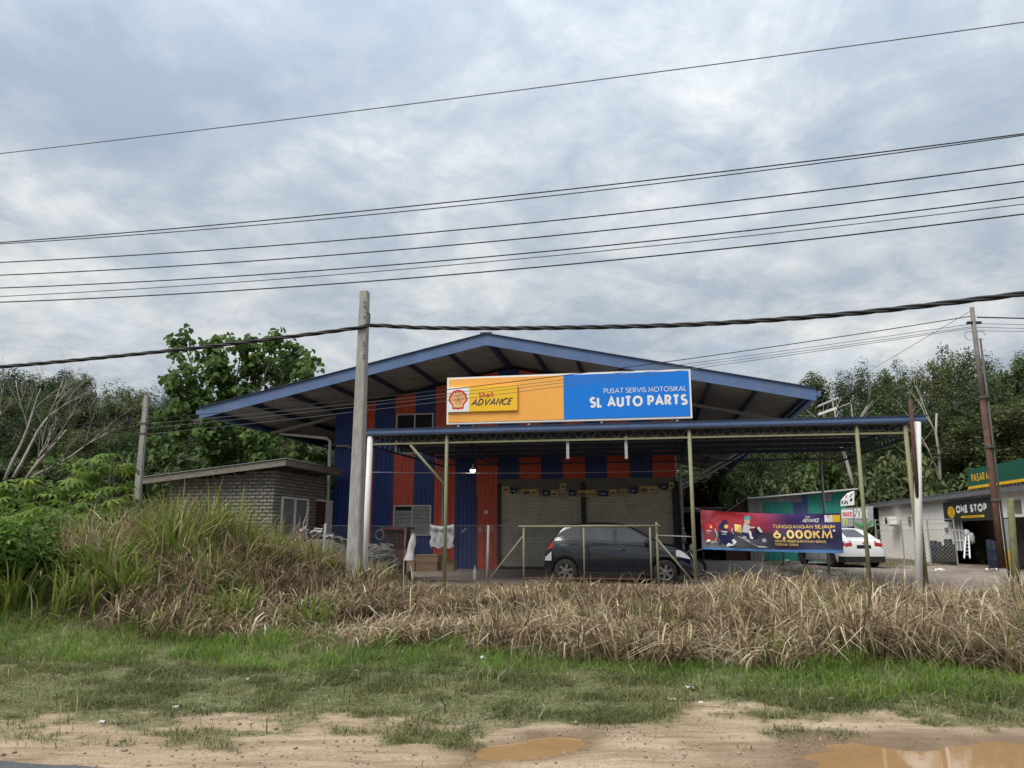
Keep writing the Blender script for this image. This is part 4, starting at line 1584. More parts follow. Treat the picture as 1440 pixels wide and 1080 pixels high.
for s in (-1, 1):
    for nm, x0, x1 in (('door', 0.90, 1.80), ('door', 1.83, 2.78)):
        # door skin: proud of the body, with its own edges
        d = MB().grid(hc.side_patch(s, x0, x1, lambda x: max(0.27, hc.low(x) + 0.02), lambda x: hc.B(x) - 0.005, 0.004, 18, 8)).build(nm, M['car_navy'], hatch, True)
        # dark shut line around it
        for xe in (x0 - 0.012, x1 + 0.012):
            m = MB().grid(hc.side_patch(s, xe - 0.007, xe + 0.007, max(0.27, hc.low(xe) + 0.02), hc.B(xe), 0.0025, 1, 8))
            m.build('shut_line', M['print_black'], d)
        xh = x0 + 0.14
        zh = hc.B(xh) - 0.115
        yh = hc.side(xh, zh)
        m = MB()
        m.tube([(xh - 0.09, s * (yh + 0.008), zh), (xh - 0.07, s * (yh + 0.03), zh), (xh + 0.07, s * (yh + 0.03), zh), (xh + 0.09, s * (yh + 0.008), zh)], 0.014, 8)
        m.build('handle', M['car_navy'], d, True)
    for x0, x1 in ((0.97, 1.76), (1.86, 2.62)):
        lo = lambda x: hc.B(x) + 0.025
        m = MB().grid(hc.side_patch(s, x0, x1, lo, hi_h, 0.005, 18, 6))
        m.build('side_window', M['car_glass'], hatch, True)
    m = MB().grid(hc.side_patch(s, 0.50, 0.93, lambda x: hc.B(x) + 0.03 + max(0, 0.62 - x) * 0.7, lambda x: min(hi_h(x), hc.T(x) - 0.11), 0.005, 10, 5))
    m.build('quarter_window', M['car_glass'], hatch, True)
    m = MB().grid(hc.side_patch(s, 0.06, 0.24, lambda x: 0.80 + x * 0.3, lambda x: min(hc.T(x) - 0.07, 1.16), 0.009, 8, 6))
    m.build('tail_light', M['lens_red'], hatch, True)
    m = MB().grid(hc.side_patch(s, 0.02, 0.20, 0.55, lambda x: 0.60 + x * 0.9, 0.008, 6, 4))
    m.build('bumper_reflector', M['lens_clear'], hatch, True)
    m = MB().grid(hc.side_patch(s, 3.30, 3.635, lambda x: 0.60 + (3.64 - x) * 0.22, lambda x: min(hc.T(x) - 0.055, 0.82), 0.010, 10, 5))
    m.build('headlight', M['lens_clear'], hatch, True)
    yb = hc.side(2.62, 0.98)
    m = MB()
    m.ell((2.60, s * (yb + 0.12), 1.0), (0.07, 0.11, 0.075), 12, 8)
    m.bar((2.62, s * (yb - 0.01), 0.95), (2.60, s * (yb + 0.08), 0.98), 0.03)
    m.build('wing_mirror', M['dk_plastic'], hatch, True)
    # fine chrome strip at the waist
    m = MB().grid(hc.side_patch(s, 0.55, 2.75, lambda x: hc.B(x) - 0.004, lambda x: hc.B(x) + 0.014, 0.009, 24, 1))
    m.build('waist_strip', M['dk_plastic'], hatch)
    m = MB().grid(hc.side_patch(s, 0.98, 2.62, 0.235, 0.285, 0.012, 16, 2))
    m.build('sill', M['dk_plastic'], hatch)
MB().grid(hc.top_patch(2.12, 2.80, -0.92, 0.92)).build('windscreen', M['glass_dark'], hatch, True)
MB().grid(hc.top_patch(0.20, 0.46, -0.9, 0.9)).build('rear_window', M['glass_dark'], hatch, True)
m = MB()
m.box(-0.03, 0.01, -0.26, 0.26, 0.52, 0.62)
m.build('rear_plate', M['print_black'], hatch)
m = MB()
m.box(3.68, 3.715, -0.45, 0.45, 0.32, 0.46)
m.build('front_grille', M['dk_plastic'], hatch)
MB().tube([(0.55, 0, 1.47), (0.42, 0, 1.62)], 0.006, 6).build('aerial', M['dk_plastic'], hatch)

# --- motorcycle half hidden behind the nose of the hatchback
mu, mw_ = 0.42, 21.95
moto = thing('motorcycle', 'small dark motorcycle with tall mirrors half hidden behind the nose of the dark car', 'motorcycle', uwz=(mu, mw_, 0.375))
for du in (-0.62, 0.62):
    m = MB()
    c = (mu + du, mw_, 0.375 + 0.29)
    ring = []
    for k in range(24):
        a_ = 2 * math.pi * k / 24
        ring.append((c[0] + 0.255 * math.cos(a_), c[1], c[2] + 0.255 * math.sin(a_)))
    m.tube(ring + ring[:1], 0.042, 8, False)
    wh = m.build('wheel', M['rubber'], moto, True)
    m = MB()
    for k in range(5):
        a_ = 2 * math.pi * k / 5
        m.bar(c, (c[0] + 0.22 * math.cos(a_), c[1], c[2] + 0.22 * math.sin(a_)), 0.025, 0.02)
    m.build('spokes', M['alloy'], wh)
P = []
for x, hw_, z0, z1 in ((-0.72, 0.05, 1.02, 1.10), (-0.5, 0.10, 0.92, 1.12), (-0.2, 0.11, 0.75, 1.08), (0.05, 0.10, 0.66, 0.92), (0.22, 0.14, 0.66, 0.95), (0.38, 0.17, 0.75, 1.22), (0.48, 0.12, 0.85, 1.32)):
    P.append([(mu + x, mw_ + hw_ * math.cos(2 * math.pi * k / 12), (z0 + z1) / 2 + (z1 - z0) / 2 * math.sin(2 * math.pi * k / 12)) for k in range(12)])
m = MB().grid(P, True)
m.poly(P[0])
m.poly(P[-1][::-1])
m.build('body', M['car_navy'], moto, True)
m = MB()
m.ell((mu - 0.32, mw_, 1.13), (0.36, 0.12, 0.055), 14, 7)
m.build('seat', M['dk_plastic'], moto, True)
m = MB()
m.tube([(mu + 0.62, mw_ - 0.07, 0.66), (mu + 0.45, mw_ - 0.07, 1.25)], 0.022, 8)
m.tube([(mu + 0.62, mw_ + 0.07, 0.66), (mu + 0.45, mw_ + 0.07, 1.25)], 0.022, 8)
m.build('front_fork', M['chrome'], moto, True, kind='stuff')
m = MB()
m.tube([(mu + 0.30, mw_ - 0.34, 1.36), (mu + 0.42, mw_ - 0.12, 1.34), (mu + 0.42, mw_ + 0.12, 1.34), (mu + 0.30, mw_ + 0.34, 1.36)], 0.016, 8)
m.build('handlebar', M['dk_plastic'], moto, True)
m = MB()
m.ell((mu + 0.53, mw_ - 0.02, 1.22), (0.07, 0.10, 0.10), 12, 8)
m.build('headlight', M['lens_clear'], moto, True)
for s_ in (-1, 1):
    m = MB()
    m.tube([(mu + 0.36, mw_ + 0.24 * s_, 1.36), (mu + 0.40, mw_ + 0.30 * s_, 1.52), (mu + 0.34, mw_ + 0.36 * s_, 1.68)], 0.010, 6)
    st = m.build('mirror_stalk', M['pale_steel'], moto, True)
    m = MB()
    m.ell((mu + 0.33, mw_ + 0.38 * s_, 1.73), (0.02, 0.065, 0.05), 12, 7)
    m.build('mirror', M['chrome'], st, True)
m = MB()
m.grid([[(mu + 0.62 + 0.31 * math.cos(rad(a_)), mw_ + y, 0.665 + 0.31 * math.sin(rad(a_))) for a_ in range(30, 161, 13)] for y in (-0.06, 0, 0.06)])
m.build('front_mudguard', M['car_navy'], moto, True)
m = MB()
m.tube([(mu - 0.1, mw_ - 0.12, 0.55), (mu - 0.4, mw_ - 0.14, 0.6), (mu - 0.78, mw_ - 0.14, 0.72)], [0.03, 0.045, 0.05], 10)
m.build('exhaust', M['chrome'], moto, True)
m = MB()
m.box(mu - 0.16, mu + 0.14, mw_ - 0.10, mw_ + 0.10, 0.52, 0.76)
m.build('engine', M['alloy'], moto)

# --- white saloon with a sloping back, tail to the viewer
white = thing('saloon_car', 'white saloon car with red tail lights seen from behind to the right of the banner', 'car', xyz=(13.15, 29.35, 0.33), rz=rad(90 + 1.5))
wc = Car(white, 4.60, 1.84,
         [(0, 0.70), (0.03, 0.90), (0.10, 1.03), (0.30, 1.075), (0.55, 1.13), (0.9, 1.27), (1.35, 1.42), (1.75, 1.47), (2.2, 1.465), (2.7, 1.37), (3.1, 1.17), (3.35, 1.03), (3.8, 0.96), (4.2, 0.87), (4.5, 0.70), (4.6, 0.55)],
         [(0, 1.0), (0.5, 1.02), (1.2, 1.0), (2.2, 0.97), (3.2, 0.93), (4.6, 0.65)],
         M['car_white'], (0.92, 3.72), 0.335, base=0.2, tum=0.42)
wc.body()
for ax in (0.92, 3.72):
    for s in (1, -1):
        wc.wheel(ax, s, 5)
for s in (-1, 1):
    for x0, x1 in ((1.05, 1.88), (1.93, 2.85)):
        d = MB().grid(wc.side_patch(s, x0, x1, lambda x: max(0.30, wc.low(x) + 0.02), lambda x: wc.B(x) - 0.005, 0.004, 14, 6)).build('door', M['car_white'], white, True)
        for xe in (x0 - 0.012, x1 + 0.012):
            m = MB().grid(wc.side_patch(s, xe - 0.008, xe + 0.008, max(0.30, wc.low(xe) + 0.02), wc.B(xe), 0.0025, 1, 6))
            m.build('shut_line', M['print_black'], d)
        m = MB()
        xh, zh = x0 + 0.16, 0.86
        yh = wc.side(xh, zh)
        m.tube([(xh - 0.09, s * (yh + 0.008), zh), (xh - 0.07, s * (yh + 0.03), zh), (xh + 0.07, s * (yh + 0.03), zh), (xh + 0.09, s * (yh + 0.008), zh)], 0.014, 8)
        m.build('handle', M['car_white'], d, True)
    for x0, x1 in ((0.86, 1.86), (1.95, 2.82)):
        m = MB().grid(wc.side_patch(s, x0, x1, lambda x: wc.B(x) + 0.03, lambda x: min(wc.T(x) - 0.09, 1.36), 0.005, 14, 5))
        m.build('side_window', M['glass_dark'], white, True)
    m = MB().grid(wc.side_patch(s, 0.015, 0.42, lambda x: 0.80 + x * 0.15, lambda x: min(wc.T(x) - 0.055, 0.97), 0.012, 10, 5))
    m.build('tail_light', M['lens_red'], white, True)
    y0, y1 = s * 0.48, s * 0.74
    m = MB().grid(wc.top_patch(0.012, 0.075, s * 0.62, s * 0.99, 0.012, 5, 8) if s > 0 else wc.top_patch(0.012, 0.075, -0.99, -0.62, 0.012, 5, 8))
    m.build('tail_light', M['lens_red'], white, True)
    yb = wc.side(2.8, 1.0)
    m = MB()
    m.ell((2.78, s * (yb + 0.11), 1.02), (0.08, 0.11, 0.07), 12, 8)
    m.build('wing_mirror', M['car_white'], white, True)
    m = MB().grid(wc.side_patch(s, 3.9, 4.5, lambda x: 0.66, lambda x: min(wc.T(x) - 0.06, 0.80), 0.010, 8, 4))
    m.build('headlight', M['lens_clear'], white, True)
    m = MB()
    m.tube([(-0.02, s * 0.55, 0.27), (0.10, s * 0.55, 0.27)], 0.045, 10)
    m.build('exhaust', M['chrome'], white, True)
MB().grid(wc.top_patch(0.52, 1.34, -0.90, 0.90)).build('rear_window', M['glass_dark'], white, True)
MB().grid(wc.top_patch(2.62, 3.28, -0.92, 0.92)).build('windscreen', M['glass_dark'], white, True)
m = MB()
P = []
for z in (0.20, 0.26, 0.36, 0.42):
    P.append([(-0.022 - 0.035 * (1 - (y / 0.84) ** 2) + (0.32 if abs(y) > 0.8 else 0.0), y * 1.0, z) for y in np.linspace(-0.86, 0.86, 19)])
m.grid(P)
m.build('bumper_skirt', M['dk_plastic'], white)
m = MB()
P = []
for z in (0.42, 0.52, 0.62, 0.70):
    P.append([(-0.012 - 0.045 * (1 - (y / 0.84) ** 2) + 0.02 * max(0, z - 0.6) * 10 + (0.10 if abs(y) > 0.8 else 0.0), y * 1.0, z) for y in np.linspace(-0.86, 0.86, 19)])
m.grid(P)
m.build('bumper', M['car_white'], white, True)
m = MB()
m.box(-0.036, -0.005, -0.26, 0.26, 0.72, 0.84)
pl = m.build('rear_plate', M['print_black'], white)
m = MB()
m.ell((0.0, 0, 0.93), (0.02, 0.045, 0.045), 12, 8)
m.build('badge', M['chrome'], white, True)

# ================================================================== BANNER
BW = 18.95
ban = thing('banner', 'red and navy printed cloth banner tied between the canopy post and a stake', 'banner', uwz=(2.6, BW, 1.1))
BL, BR = 1.06, 4.19
bt = lambda x: 2.15 + (2.055 - 2.15) * (x - BL) / (BR - BL) - 0.05 * math.sin(math.pi * (x - BL) / (BR - BL))
bb = lambda x: 1.235 + (1.155 - 1.235) * (x - BL) / (BR - BL) - 0.012 * math.sin(math.pi * (x - BL) / (BR - BL))


def bwave(x, z):
    f = (x - BL) / (BR - BL)
    return BW + 0.035 * math.sin(3.1 * f + 0.5) + 0.018 * math.sin(9 * f + 3.5 * z) + 0.030 * math.sin(30 * math.atan2(2.2 - z, f * 3.1 + 0.08)) * math.exp(-f * 3.5) + 0.014 * math.sin(17 * f + 9 * z) + 0.010 * math.sin(8 * f - 13 * z)


def bmap(x, f):
    """x in metres from the left edge, f the height as a share of the cloth"""
    X = BL + x
    z = bb(X) + (bt(X) - bb(X)) * f
    return (X, bwave(X, z), z)


BWID, BH = BR - BL, 0.9
P = [[bmap(BWID * i / 60, j / 14) for i in range(61)] for j in range(15)]
bm_ = bpy.data.materials.new('banner_print')
bm_.use_nodes = True
nt = bm_.node_tree
b = nt.nodes['Principled BSDF']
b.inputs['Roughness'].default_value = 0.45
tcx = nt.nodes.new('ShaderNodeTexCoord')
sp = nt.nodes.new('ShaderNodeSeparateXYZ')
nt.links.new(tcx.outputs['Object'], sp.inputs[0])


def _rmp(src, lo, hi, stops):
    mr = nt.nodes.new('ShaderNodeMapRange')
    mr.inputs[1].default_value = lo
    mr.inputs[2].default_value = hi
    nt.links.new(src, mr.inputs[0])
    r = nt.nodes.new('ShaderNodeValToRGB')
    el = r.color_ramp.elements
    while len(el) < len(stops):
        el.new(0.5)
    for e, (p, c) in zip(el, stops):
        e.position = p
        e.color = (*c, 1)
    nt.links.new(mr.outputs[0], r.inputs[0])
    return r.outputs[0]


up = _rmp(sp.outputs[0], BL - 2.6, BR - 2.6, [(0.0, (0.30, 0.045, 0.07)), (0.2, (0.46, 0.03, 0.045)), (0.42, (0.36, 0.03, 0.06)), (0.62, (0.06, 0.022, 0.13)), (1.0, (0.028, 0.020, 0.11))])
lw = _rmp(sp.outputs[0], BL - 2.6, BR - 2.6, [(0.0, (0.16, 0.14, 0.17)), (0.3, (0.05, 0.05, 0.06)), (0.6, (0.035, 0.03, 0.06)), (1.0, (0.018, 0.020, 0.07))])
fz = _rmp(sp.outputs[2], 0.04, 1.05, [(0.0, (0, 0, 0)), (0.44, (0.0, 0.0, 0.0)), (0.56, (1, 1, 1)), (1.0, (1, 1, 1))])
mx = nt.nodes.new('ShaderNodeMix')
mx.data_type = 'RGBA'
nt.links.new(fz, mx.inputs[0])
nt.links.new(lw, mx.inputs[6])
nt.links.new(up, mx.inputs[7])
ms = nt.nodes.new('ShaderNodeMix')
ms.data_type = 'RGBA'
nt.links.new(_rmp(sp.outputs[2], 0.04, 1.05, [(0.0, (1, 1, 1)), (0.085, (1, 1, 1)), (0.10, (0, 0, 0)), (1, (0, 0, 0))]), ms.inputs[0])
nt.links.new(mx.outputs[2], ms.inputs[6])
ms.inputs[7].default_value = (0.05, 0.13, 0.33, 1)
nt.links.new(ms.outputs[2], b.inputs['Base Color'])
cl = MB().grid(P).build('cloth', bm_, ban, True)
m = MB()
m.grid([[bmap(BWID * i / 60, f) for i in range(61)] for f in (0.0, 0.055)])
for k in range(len(m.v)):
    x, y, z = m.v[k]
    m.v[k] = (x, y - 0.006, z)
m.build('hem', mat('banner_hem', (0.07, 0.19, 0.42), 0.5, 0.2, 6), ban)


def bmp(x, f_, o_):
    q = bmap(x, f_ / BH)
    return (q[0], q[1] - 0.006 - o_, q[2])


m = MB()
text(m, 'TUNGGANGAN SEJAUH', 1.62, 0.555, 0.085, bmp, 0.17, width=1.36, gap=0.10)
m.build('banner_lettering', M['print_gold'], cl)
m = MB()
text(m, '6,000KM', 1.62, 0.315, 0.205, bmp, 0.21, width=1.30, gap=0.09)
m.build('banner_figures', M['print_gold'], cl)
m = MB()
text(m, '*', 2.93, 0.40, 0.14, bmp, 0.13)
m.build('banner_star', M['sign_white'], cl)
m = MB()
text(m, 'ABANG RIDER! DAPATKAN SERVIS'.replace('!', ''), 1.65, 0.225, 0.058, bmp, 0.17, width=1.12, gap=0.12)
text(m, 'TERBAIK DISINI', 1.65, 0.145, 0.058, bmp, 0.17, width=0.50, gap=0.12)
m.build('banner_small_lettering', M['print_gold'], cl)
m = MB()
text(m, 'ADVANCE', 2.28, 0.70, 0.09, bmp, 0.19, width=0.36, gap=0.1, shear=0.35)
text(m, 'Shell', 2.36, 0.81, 0.04, bmp, 0.18, width=0.10)
m.build('banner_brand', M['sign_white'], cl)
m = MB()
m.poly([bmp(*p, 0.001) for p in ((2.78, 0.70), (2.95, 0.70), (2.95, 0.86), (2.78, 0.86))])
m.build('emblem_patch', M['sign_white'], cl)
m = MB()
m.poly([bmp(*p, 0.001) for p in ((2.952, 0.70), (3.115, 0.70), (3.115, 0.86), (2.952, 0.86))])
m.build('yellow_patch', M['sign_yellow'], cl)
shell(2.865, 0.785, 0.125, lambda x, z, o_: bmp(x, z, o_ + 0.003), M['print_red'], M['print_tan'], cl, 0.03)


def bpoly(name, pts, mt, o_=0.002):
    m = MB()
    m.poly([bmp(x, z, o_) for x, z in pts])
    return m.build(name, M[mt], cl)


# two oil bottles printed on the cloth
for x0, z0, mt, s in ((0.08, 0.17, 'print_red', 0.92), (0.40, 0.10, 'print_navy', 1.15)):
    o_ = 0.002 if mt == 'print_red' else 0.006
    pts = [(0, 0), (0.30, 0), (0.30, 0.34), (0.29, 0.40), (0.24, 0.45), (0.18, 0.47), (0.18, 0.52), (0.07, 0.52), (0.07, 0.47), (0.02, 0.44), (0.0, 0.38)]
    bpoly('printed_bottle', [(x0 + x * s, z0 + z * s) for x, z in pts], mt, o_)
    m = MB()
    m.ribbon([(x0 + 0.28 * s, z0 + 0.36 * s)] + [(x0 + (0.14 + 0.16 * math.cos(rad(a))) * s, z0 + (0.18 + 0.2 * math.sin(rad(a))) * s) for a in range(40, -100, -14)], 0.016, bmp, o_ + 0.003)
    m.ribbon([(x0 + 0.05 * s, z0 + 0.28 * s), (x0 + 0.17 * s, z0 + 0.28 * s)], 0.03, bmp, o_ + 0.003)
    m.ribbon([(x0 + 0.05 * s, z0 + 0.23 * s), (x0 + 0.15 * s, z0 + 0.23 * s)], 0.012, bmp, o_ + 0.003)
    m.build('bottle_label', M['sign_white'], cl)
    bpoly('bottle_emblem', [(x0 + (0.15 + 0.04 * math.cos(a)) * s, z0 + (0.385 + 0.04 * math.sin(a)) * s) for a in np.linspace(0, 6.0, 12)], 'print_gold', o_ + 0.003)
bpoly('white_sweep', [(0.09, 0.16), (0.34, 0.16), (0.36, 0.21), (0.22, 0.20), (0.14, 0.25), (0.09, 0.26)], 'sign_white', 0.008)
bpoly('white_sweep', [(0.55, 0.10), (0.72, 0.11), (0.80, 0.20), (0.74, 0.27), (0.64, 0.20)], 'sign_white', 0.012)
bpoly('road_print', [(0.82, 0.33), (0.86, 0.34), (1.50, 0.09), (1.30, 0.09)], 'print_grey', 0.002)
# plain rider on a scooter, printed
bpoly('print_box', [(0.77, 0.44), (0.93, 0.42), (0.93, 0.60), (0.77, 0.62)], 'print_gold', 0.003)
bpoly('print_scooter', [(0.93, 0.36), (1.18, 0.30), (1.26, 0.27), (1.30, 0.40), (1.38, 0.45), (1.30, 0.55), (1.20, 0.58), (1.22, 0.44), (1.05, 0.40), (0.95, 0.46)], 'print_navy', 0.004)
bpoly('print_scooter_nose', [(1.26, 0.55), (1.32, 0.58), (1.40, 0.45), (1.34, 0.44)], 'sign_white', 0.006)
for cx_, cz_, r in ((1.42, 0.26, 0.05), (0.98, 0.31, 0.045)):
    bpoly('print_wheel', [(cx_ + r * math.cos(a), cz_ + r * math.sin(a)) for a in np.linspace(0, 6.0, 16)], 'print_grey', 0.005)
bpoly('print_rider_body', [(0.94, 0.44), (1.08, 0.42), (1.12, 0.56), (1.06, 0.64), (0.98, 0.64)], 'sign_white', 0.007)
m = MB()
m.ribbon([(1.0, 0.47), (1.11, 0.45), (1.13, 0.33), (1.17, 0.30)], 0.055, bmp, 0.009)
m.ribbon([(1.06, 0.60), (1.14, 0.55), (1.22, 0.56)], 0.035, bmp, 0.010)
m.build('print_rider_limbs', M['sign_white'], cl)
bpoly('print_face', [(1.06 + 0.065 * math.cos(a), 0.69 + 0.07 * math.sin(a)) for a in np.linspace(0, 6.0, 14)], 'print_skin', 0.010)
bpoly('print_cap', [(0.985 + 0.0, 0.72), (1.15, 0.735), (1.13, 0.80), (1.09, 0.83), (1.03, 0.83), (0.99, 0.79)], 'print_teal', 0.012)
for k, (x, f_, u, z) in enumerate(((0, 1.0, 0.88, 2.2), (0, 0.0, 0.90, 1.2), (BWID, 1.0, 4.62, 2.1), (BWID, 0.0, 4.62, 1.1))):
    MB().tube([bmap(x, f_), (u, CF + 0.04, z)], 0.006, 5).build('tie_cord', M['wire_pale'], ban)
for (u, z, lab) in ((2.88, 1.9, 'black steel stake standing under the middle of the banner'), (3.36, 1.72, 'black steel stake leaning by the tail of the white car')):
    q = (u, BW + 0.09, 0.3)
    m = MB()
    m.tube([(u - (0.03 if u > 3 else 0), BW + 0.09, 0.25), (u + (0.03 if u > 3 else 0), BW + 0.09, z)], 0.022, 8)
    single(m, 'steel_stake', M['dk_plastic'], lab, 'stake', uwz=q, group='stakes behind the banner')


def on_u(px, py, u):
    d = _ray(px, py)
    k = u / (d[0] * CY - d[1] * SY)
    return (u, d[0] * k * SY + d[1] * k * CY, d[2] * k + 1.6)


# ================================================================== GREY SHED on the left
SU, SW0, SW1 = -11.18, 21.5, 25.2
SUL = -14.65
shed = thing('block_shed', 'low weathered grey shed of small blocks under a flat sloping roof, left of the workshop', 'shed', uwz=(-12.9, 23.2, 0.3))
rz_ = lambda u: 3.56 + (u + 10.65) * 0.105        # underside of the roof
m = MB()
m.poly([(SUL + 0.03, SW0 + 0.035, 0.3), (SU - 0.035, SW0 + 0.035, 0.3), (SU - 0.035, SW0 + 0.035, rz_(SU) - 0.02), (SUL + 0.03, SW0 + 0.035, rz_(SUL) - 0.02)])
m.poly([(SU - 0.035, SW0 + 0.035, 0.3), (SU - 0.035, SW1, 0.3), (SU - 0.035, SW1, rz_(SU) - 0.02), (SU - 0.035, SW0 + 0.035, rz_(SU) - 0.02)])
m.poly([(SUL + 0.03, SW1, 0.3), (SUL + 0.03, SW0 + 0.035, 0.3), (SUL + 0.03, SW0 + 0.035, rz_(SUL) - 0.02), (SUL + 0.03, SW1, rz_(SUL) - 0.02)])
m.build('mortar_core', M['mortar'], shed)
BLK = {}


def block(L, axis):
    L = max(0.05, round(L, 2))
    k = (L, axis)
    if k not in BLK:
        m = MB()
        g = 0.005
        if axis == 'u':
            x0, x1, y0, y1 = g, L - g, 0, 0.1
        else:
            x0, x1, y0, y1 = -0.1, 0, g, L - g
        z0, z1, c = 0.007, 0.098, 0.018
        if axis == 'u':
            m.v = [(x0, y1, z0), (x1, y1, z0), (x1, y1, z1), (x0, y1, z1), (x0 + c, y0, z0 + c), (x1 - c, y0, z0 + c), (x1 - c, y0, z1 - c), (x0 + c, y0, z1 - c)]
        else:
            m.v = [(x0, y0, z0), (x0, y1, z0), (x0, y1, z1), (x0, y0, z1), (x1, y0 + c, z0 + c), (x1, y1 - c, z0 + c), (x1, y1 - c, z1 - c), (x1, y0 + c, z1 - c)]
        m.f = [(4, 5, 6, 7), (0, 1, 5, 4), (1, 2, 6, 5), (2, 3, 7, 6), (3, 0, 4, 7)]
        me = bpy.data.meshes.new('block')
        me.from_pydata(m.v, [], m.f)
        me.materials.append(M['block_grey'])
        BLK[k] = me
    return BLK[k]


wn = (on_u(397, 697, SU), on_u(432, 738, SU))
dr = (on_u(446, 702, SU), on_u(466, 738, SU))
WZ0, WZ1 = 1.45, wn[0][2] - 0.02
holes_r = [(wn[0][1] - 0.03, wn[1][1] + 0.03, WZ0, WZ1), (dr[0][1] - 0.02, dr[1][1] + 0.1, 0.3, dr[0][2])]
holes_f = [(-13.55, -12.35, 1.35, 2.22)]
n_block = 0
rest = MB()
for row in range(27, -1, -1):          # from the top course down: the upper ones show, the reeds hide the rest
    z = 0.6 + row * 0.106
    for axis in ('w', 'u'):
        a, b_ = (SUL, SU) if axis == 'u' else (SW0 + 0.04, SW1)
        L = 0.25
        p = a - (L / 2 if row % 2 else 0)
        while p < b_:
            s, e = max(p, a), min(p + L, b_)
            p += L
            if e - s < 0.05 or z + 0.106 > (rz_(s) if axis == 'u' else rz_(SU)) + 0.06:
                continue
            cut = False
            for h0, h1, hz0, hz1 in (holes_f if axis == 'u' else holes_r):
                if hz0 - 0.05 < z + 0.053 < hz1 + 0.02:
                    if s >= h0 - 0.03 and e <= h1 + 0.03:
                        cut = True
                    elif s < h0 < e:
                        e = h0
                    elif s < h1 < e:
                        s = h1
            if cut or e - s < 0.05:
                continue
            j = RND.uniform(-0.006, 0.008)
            pos = (s, SW0 + j, z) if axis == 'u' else (SU - j, s, z)
            me = block(e - s, axis)
            if n_block < 300:
                n_block += 1
                o = bpy.data.objects.new('block', me)
                COL.objects.link(o)
                o.parent = shed
                o.location = (pos[0] + 12.9, pos[1] - 23.2, pos[2] - 0.3)
            else:
                i0 = len(rest.v)
                rest.v += [tuple(v.co[k] + pos[k] for k in range(3)) for v in me.vertices]
                rest.f += [tuple(i0 + k for k in f.vertices) for f in me.polygons]
rest.build('blocks', M['block_grey'], shed, kind='stuff')
# roof of the shed
m = MB()
A = [(-15.4, 21.0), (-10.65, 21.0), (-10.65, 25.25), (-15.4, 25.25)]
P = []
w = 21.0
while w < 25.3:
    for dw, d in ((0, 0), (0.04, 0), (0.06, 0.018), (0.09, 0.018)):
        P.append([(u, w + dw, rz_(u) + 0.20 + d) for u in (-15.45, -13, -10.6)])
    w += 0.11
m.grid(P)
m.build('roof_sheet', M['grey_sheet'], shed)
for nm, p, q in (('front_fascia', (-15.4, 21.06, rz_(-15.4) + 0.09), (-10.66, 21.06, rz_(-10.66) + 0.09)), ('side_fascia', (-10.65, 21.03, rz_(-10.65) + 0.09), (-10.65, 25.25, rz_(-10.65) + 0.09))):
    m = MB()
    m.bar(p, q, 0.035, 0.19)
    m.build(nm, M['wood_grey'], shed)
for w in (21.5, 22.7, 23.9, 25.1):
    m = MB()
    m.bar((-15.3, w, rz_(-15.3) + 0.10), (-10.7, w, rz_(-10.7) + 0.10), 0.05, 0.1)
    m.build('roof_beam', M['wood_grey'], shed)
for u in (-14.3, -13.5, -12.9, -12.2, -11.6):
    m = MB()
    m.bar((u - 0.15, 21.12, rz_(u) + 0.02), (u + 0.05, SW0 - 0.01, rz_(u) - 0.42), 0.03, 0.03)
    m.build('eave_stay', M['wood_grey'], shed)
m = MB()
m.box(-13.55, -12.35, SW0 + 0.03, SW0 + 0.034, 1.35, 2.22)
f = m.build('window_opening', M['dark'], shed)
m = MB()
for x0, x1, z0, z1 in ((-13.55, -12.35, 2.17, 2.22), (-13.55, -13.49, 1.35, 2.17), (-12.41, -12.35, 1.35, 2.17), (-12.98, -12.93, 1.35, 2.17)):
    m.box(x0, x1, SW0 - 0.02, SW0 + 0.02, z0, z1)
m.build('window_frame', M['wood_grey'], f)
m = MB()
y0, y1 = wn[0][1], wn[1][1]
m.box(SU - 0.03, SU - 0.026, y0, y1, WZ0, WZ1)
f = m.build('side_window', M['louvre'], shed)
m = MB()
t = 0.06
ym = y0 + (y1 - y0) * 0.48
m.box(SU - 0.022, SU + 0.03, y0, y1, WZ1 - t, WZ1)
m.box(SU - 0.022, SU + 0.03, y0, y1, WZ0, WZ0 + t)
for q in (y0, ym, y1 - t):
    m.box(SU - 0.022, SU + 0.03, q, q + t, WZ0 + t, WZ1 - t)
m.build('window_frame', M['white_paint'], f)
m = MB()
m.box(SU - 0.03, SU + 0.012, dr[0][1], dr[0][1] + (dr[1][1] - dr[0][1]) * 0.55, 0.35, dr[0][2] - 0.06)
d = m.build('door', M['door_brown'], shed)
m = MB()
m.box(SU - 0.03, SU + 0.02, dr[0][1] + (dr[1][1] - dr[0][1]) * 0.56, dr[1][1], 0.35, dr[0][2] - 0.06)
m.box(SU - 0.03, SU + 0.03, dr[0][1] - 0.02, dr[1][1], dr[0][2] - 0.06, dr[0][2])
m.build('door_frame', M['white_paint'], shed)

# ================================================================== TEAL SHACK at the back
KW = 38.0
shack = thing('sheet_shack', 'small shack of teal and grey corrugated sheets with a thin tilted roof behind the banner', 'shack', uwz=(6.6, KW, 0.4))
kl, kr = on_w(1052, 700, KW), on_w(1190, 690, KW)
ktop = lambda u: kl[2] + (kr[2] - kl[2]) * (u - kl[0]) / (kr[0] - kl[0]) - 0.05


def ku(px): return on_w(px, 720, KW)[0]


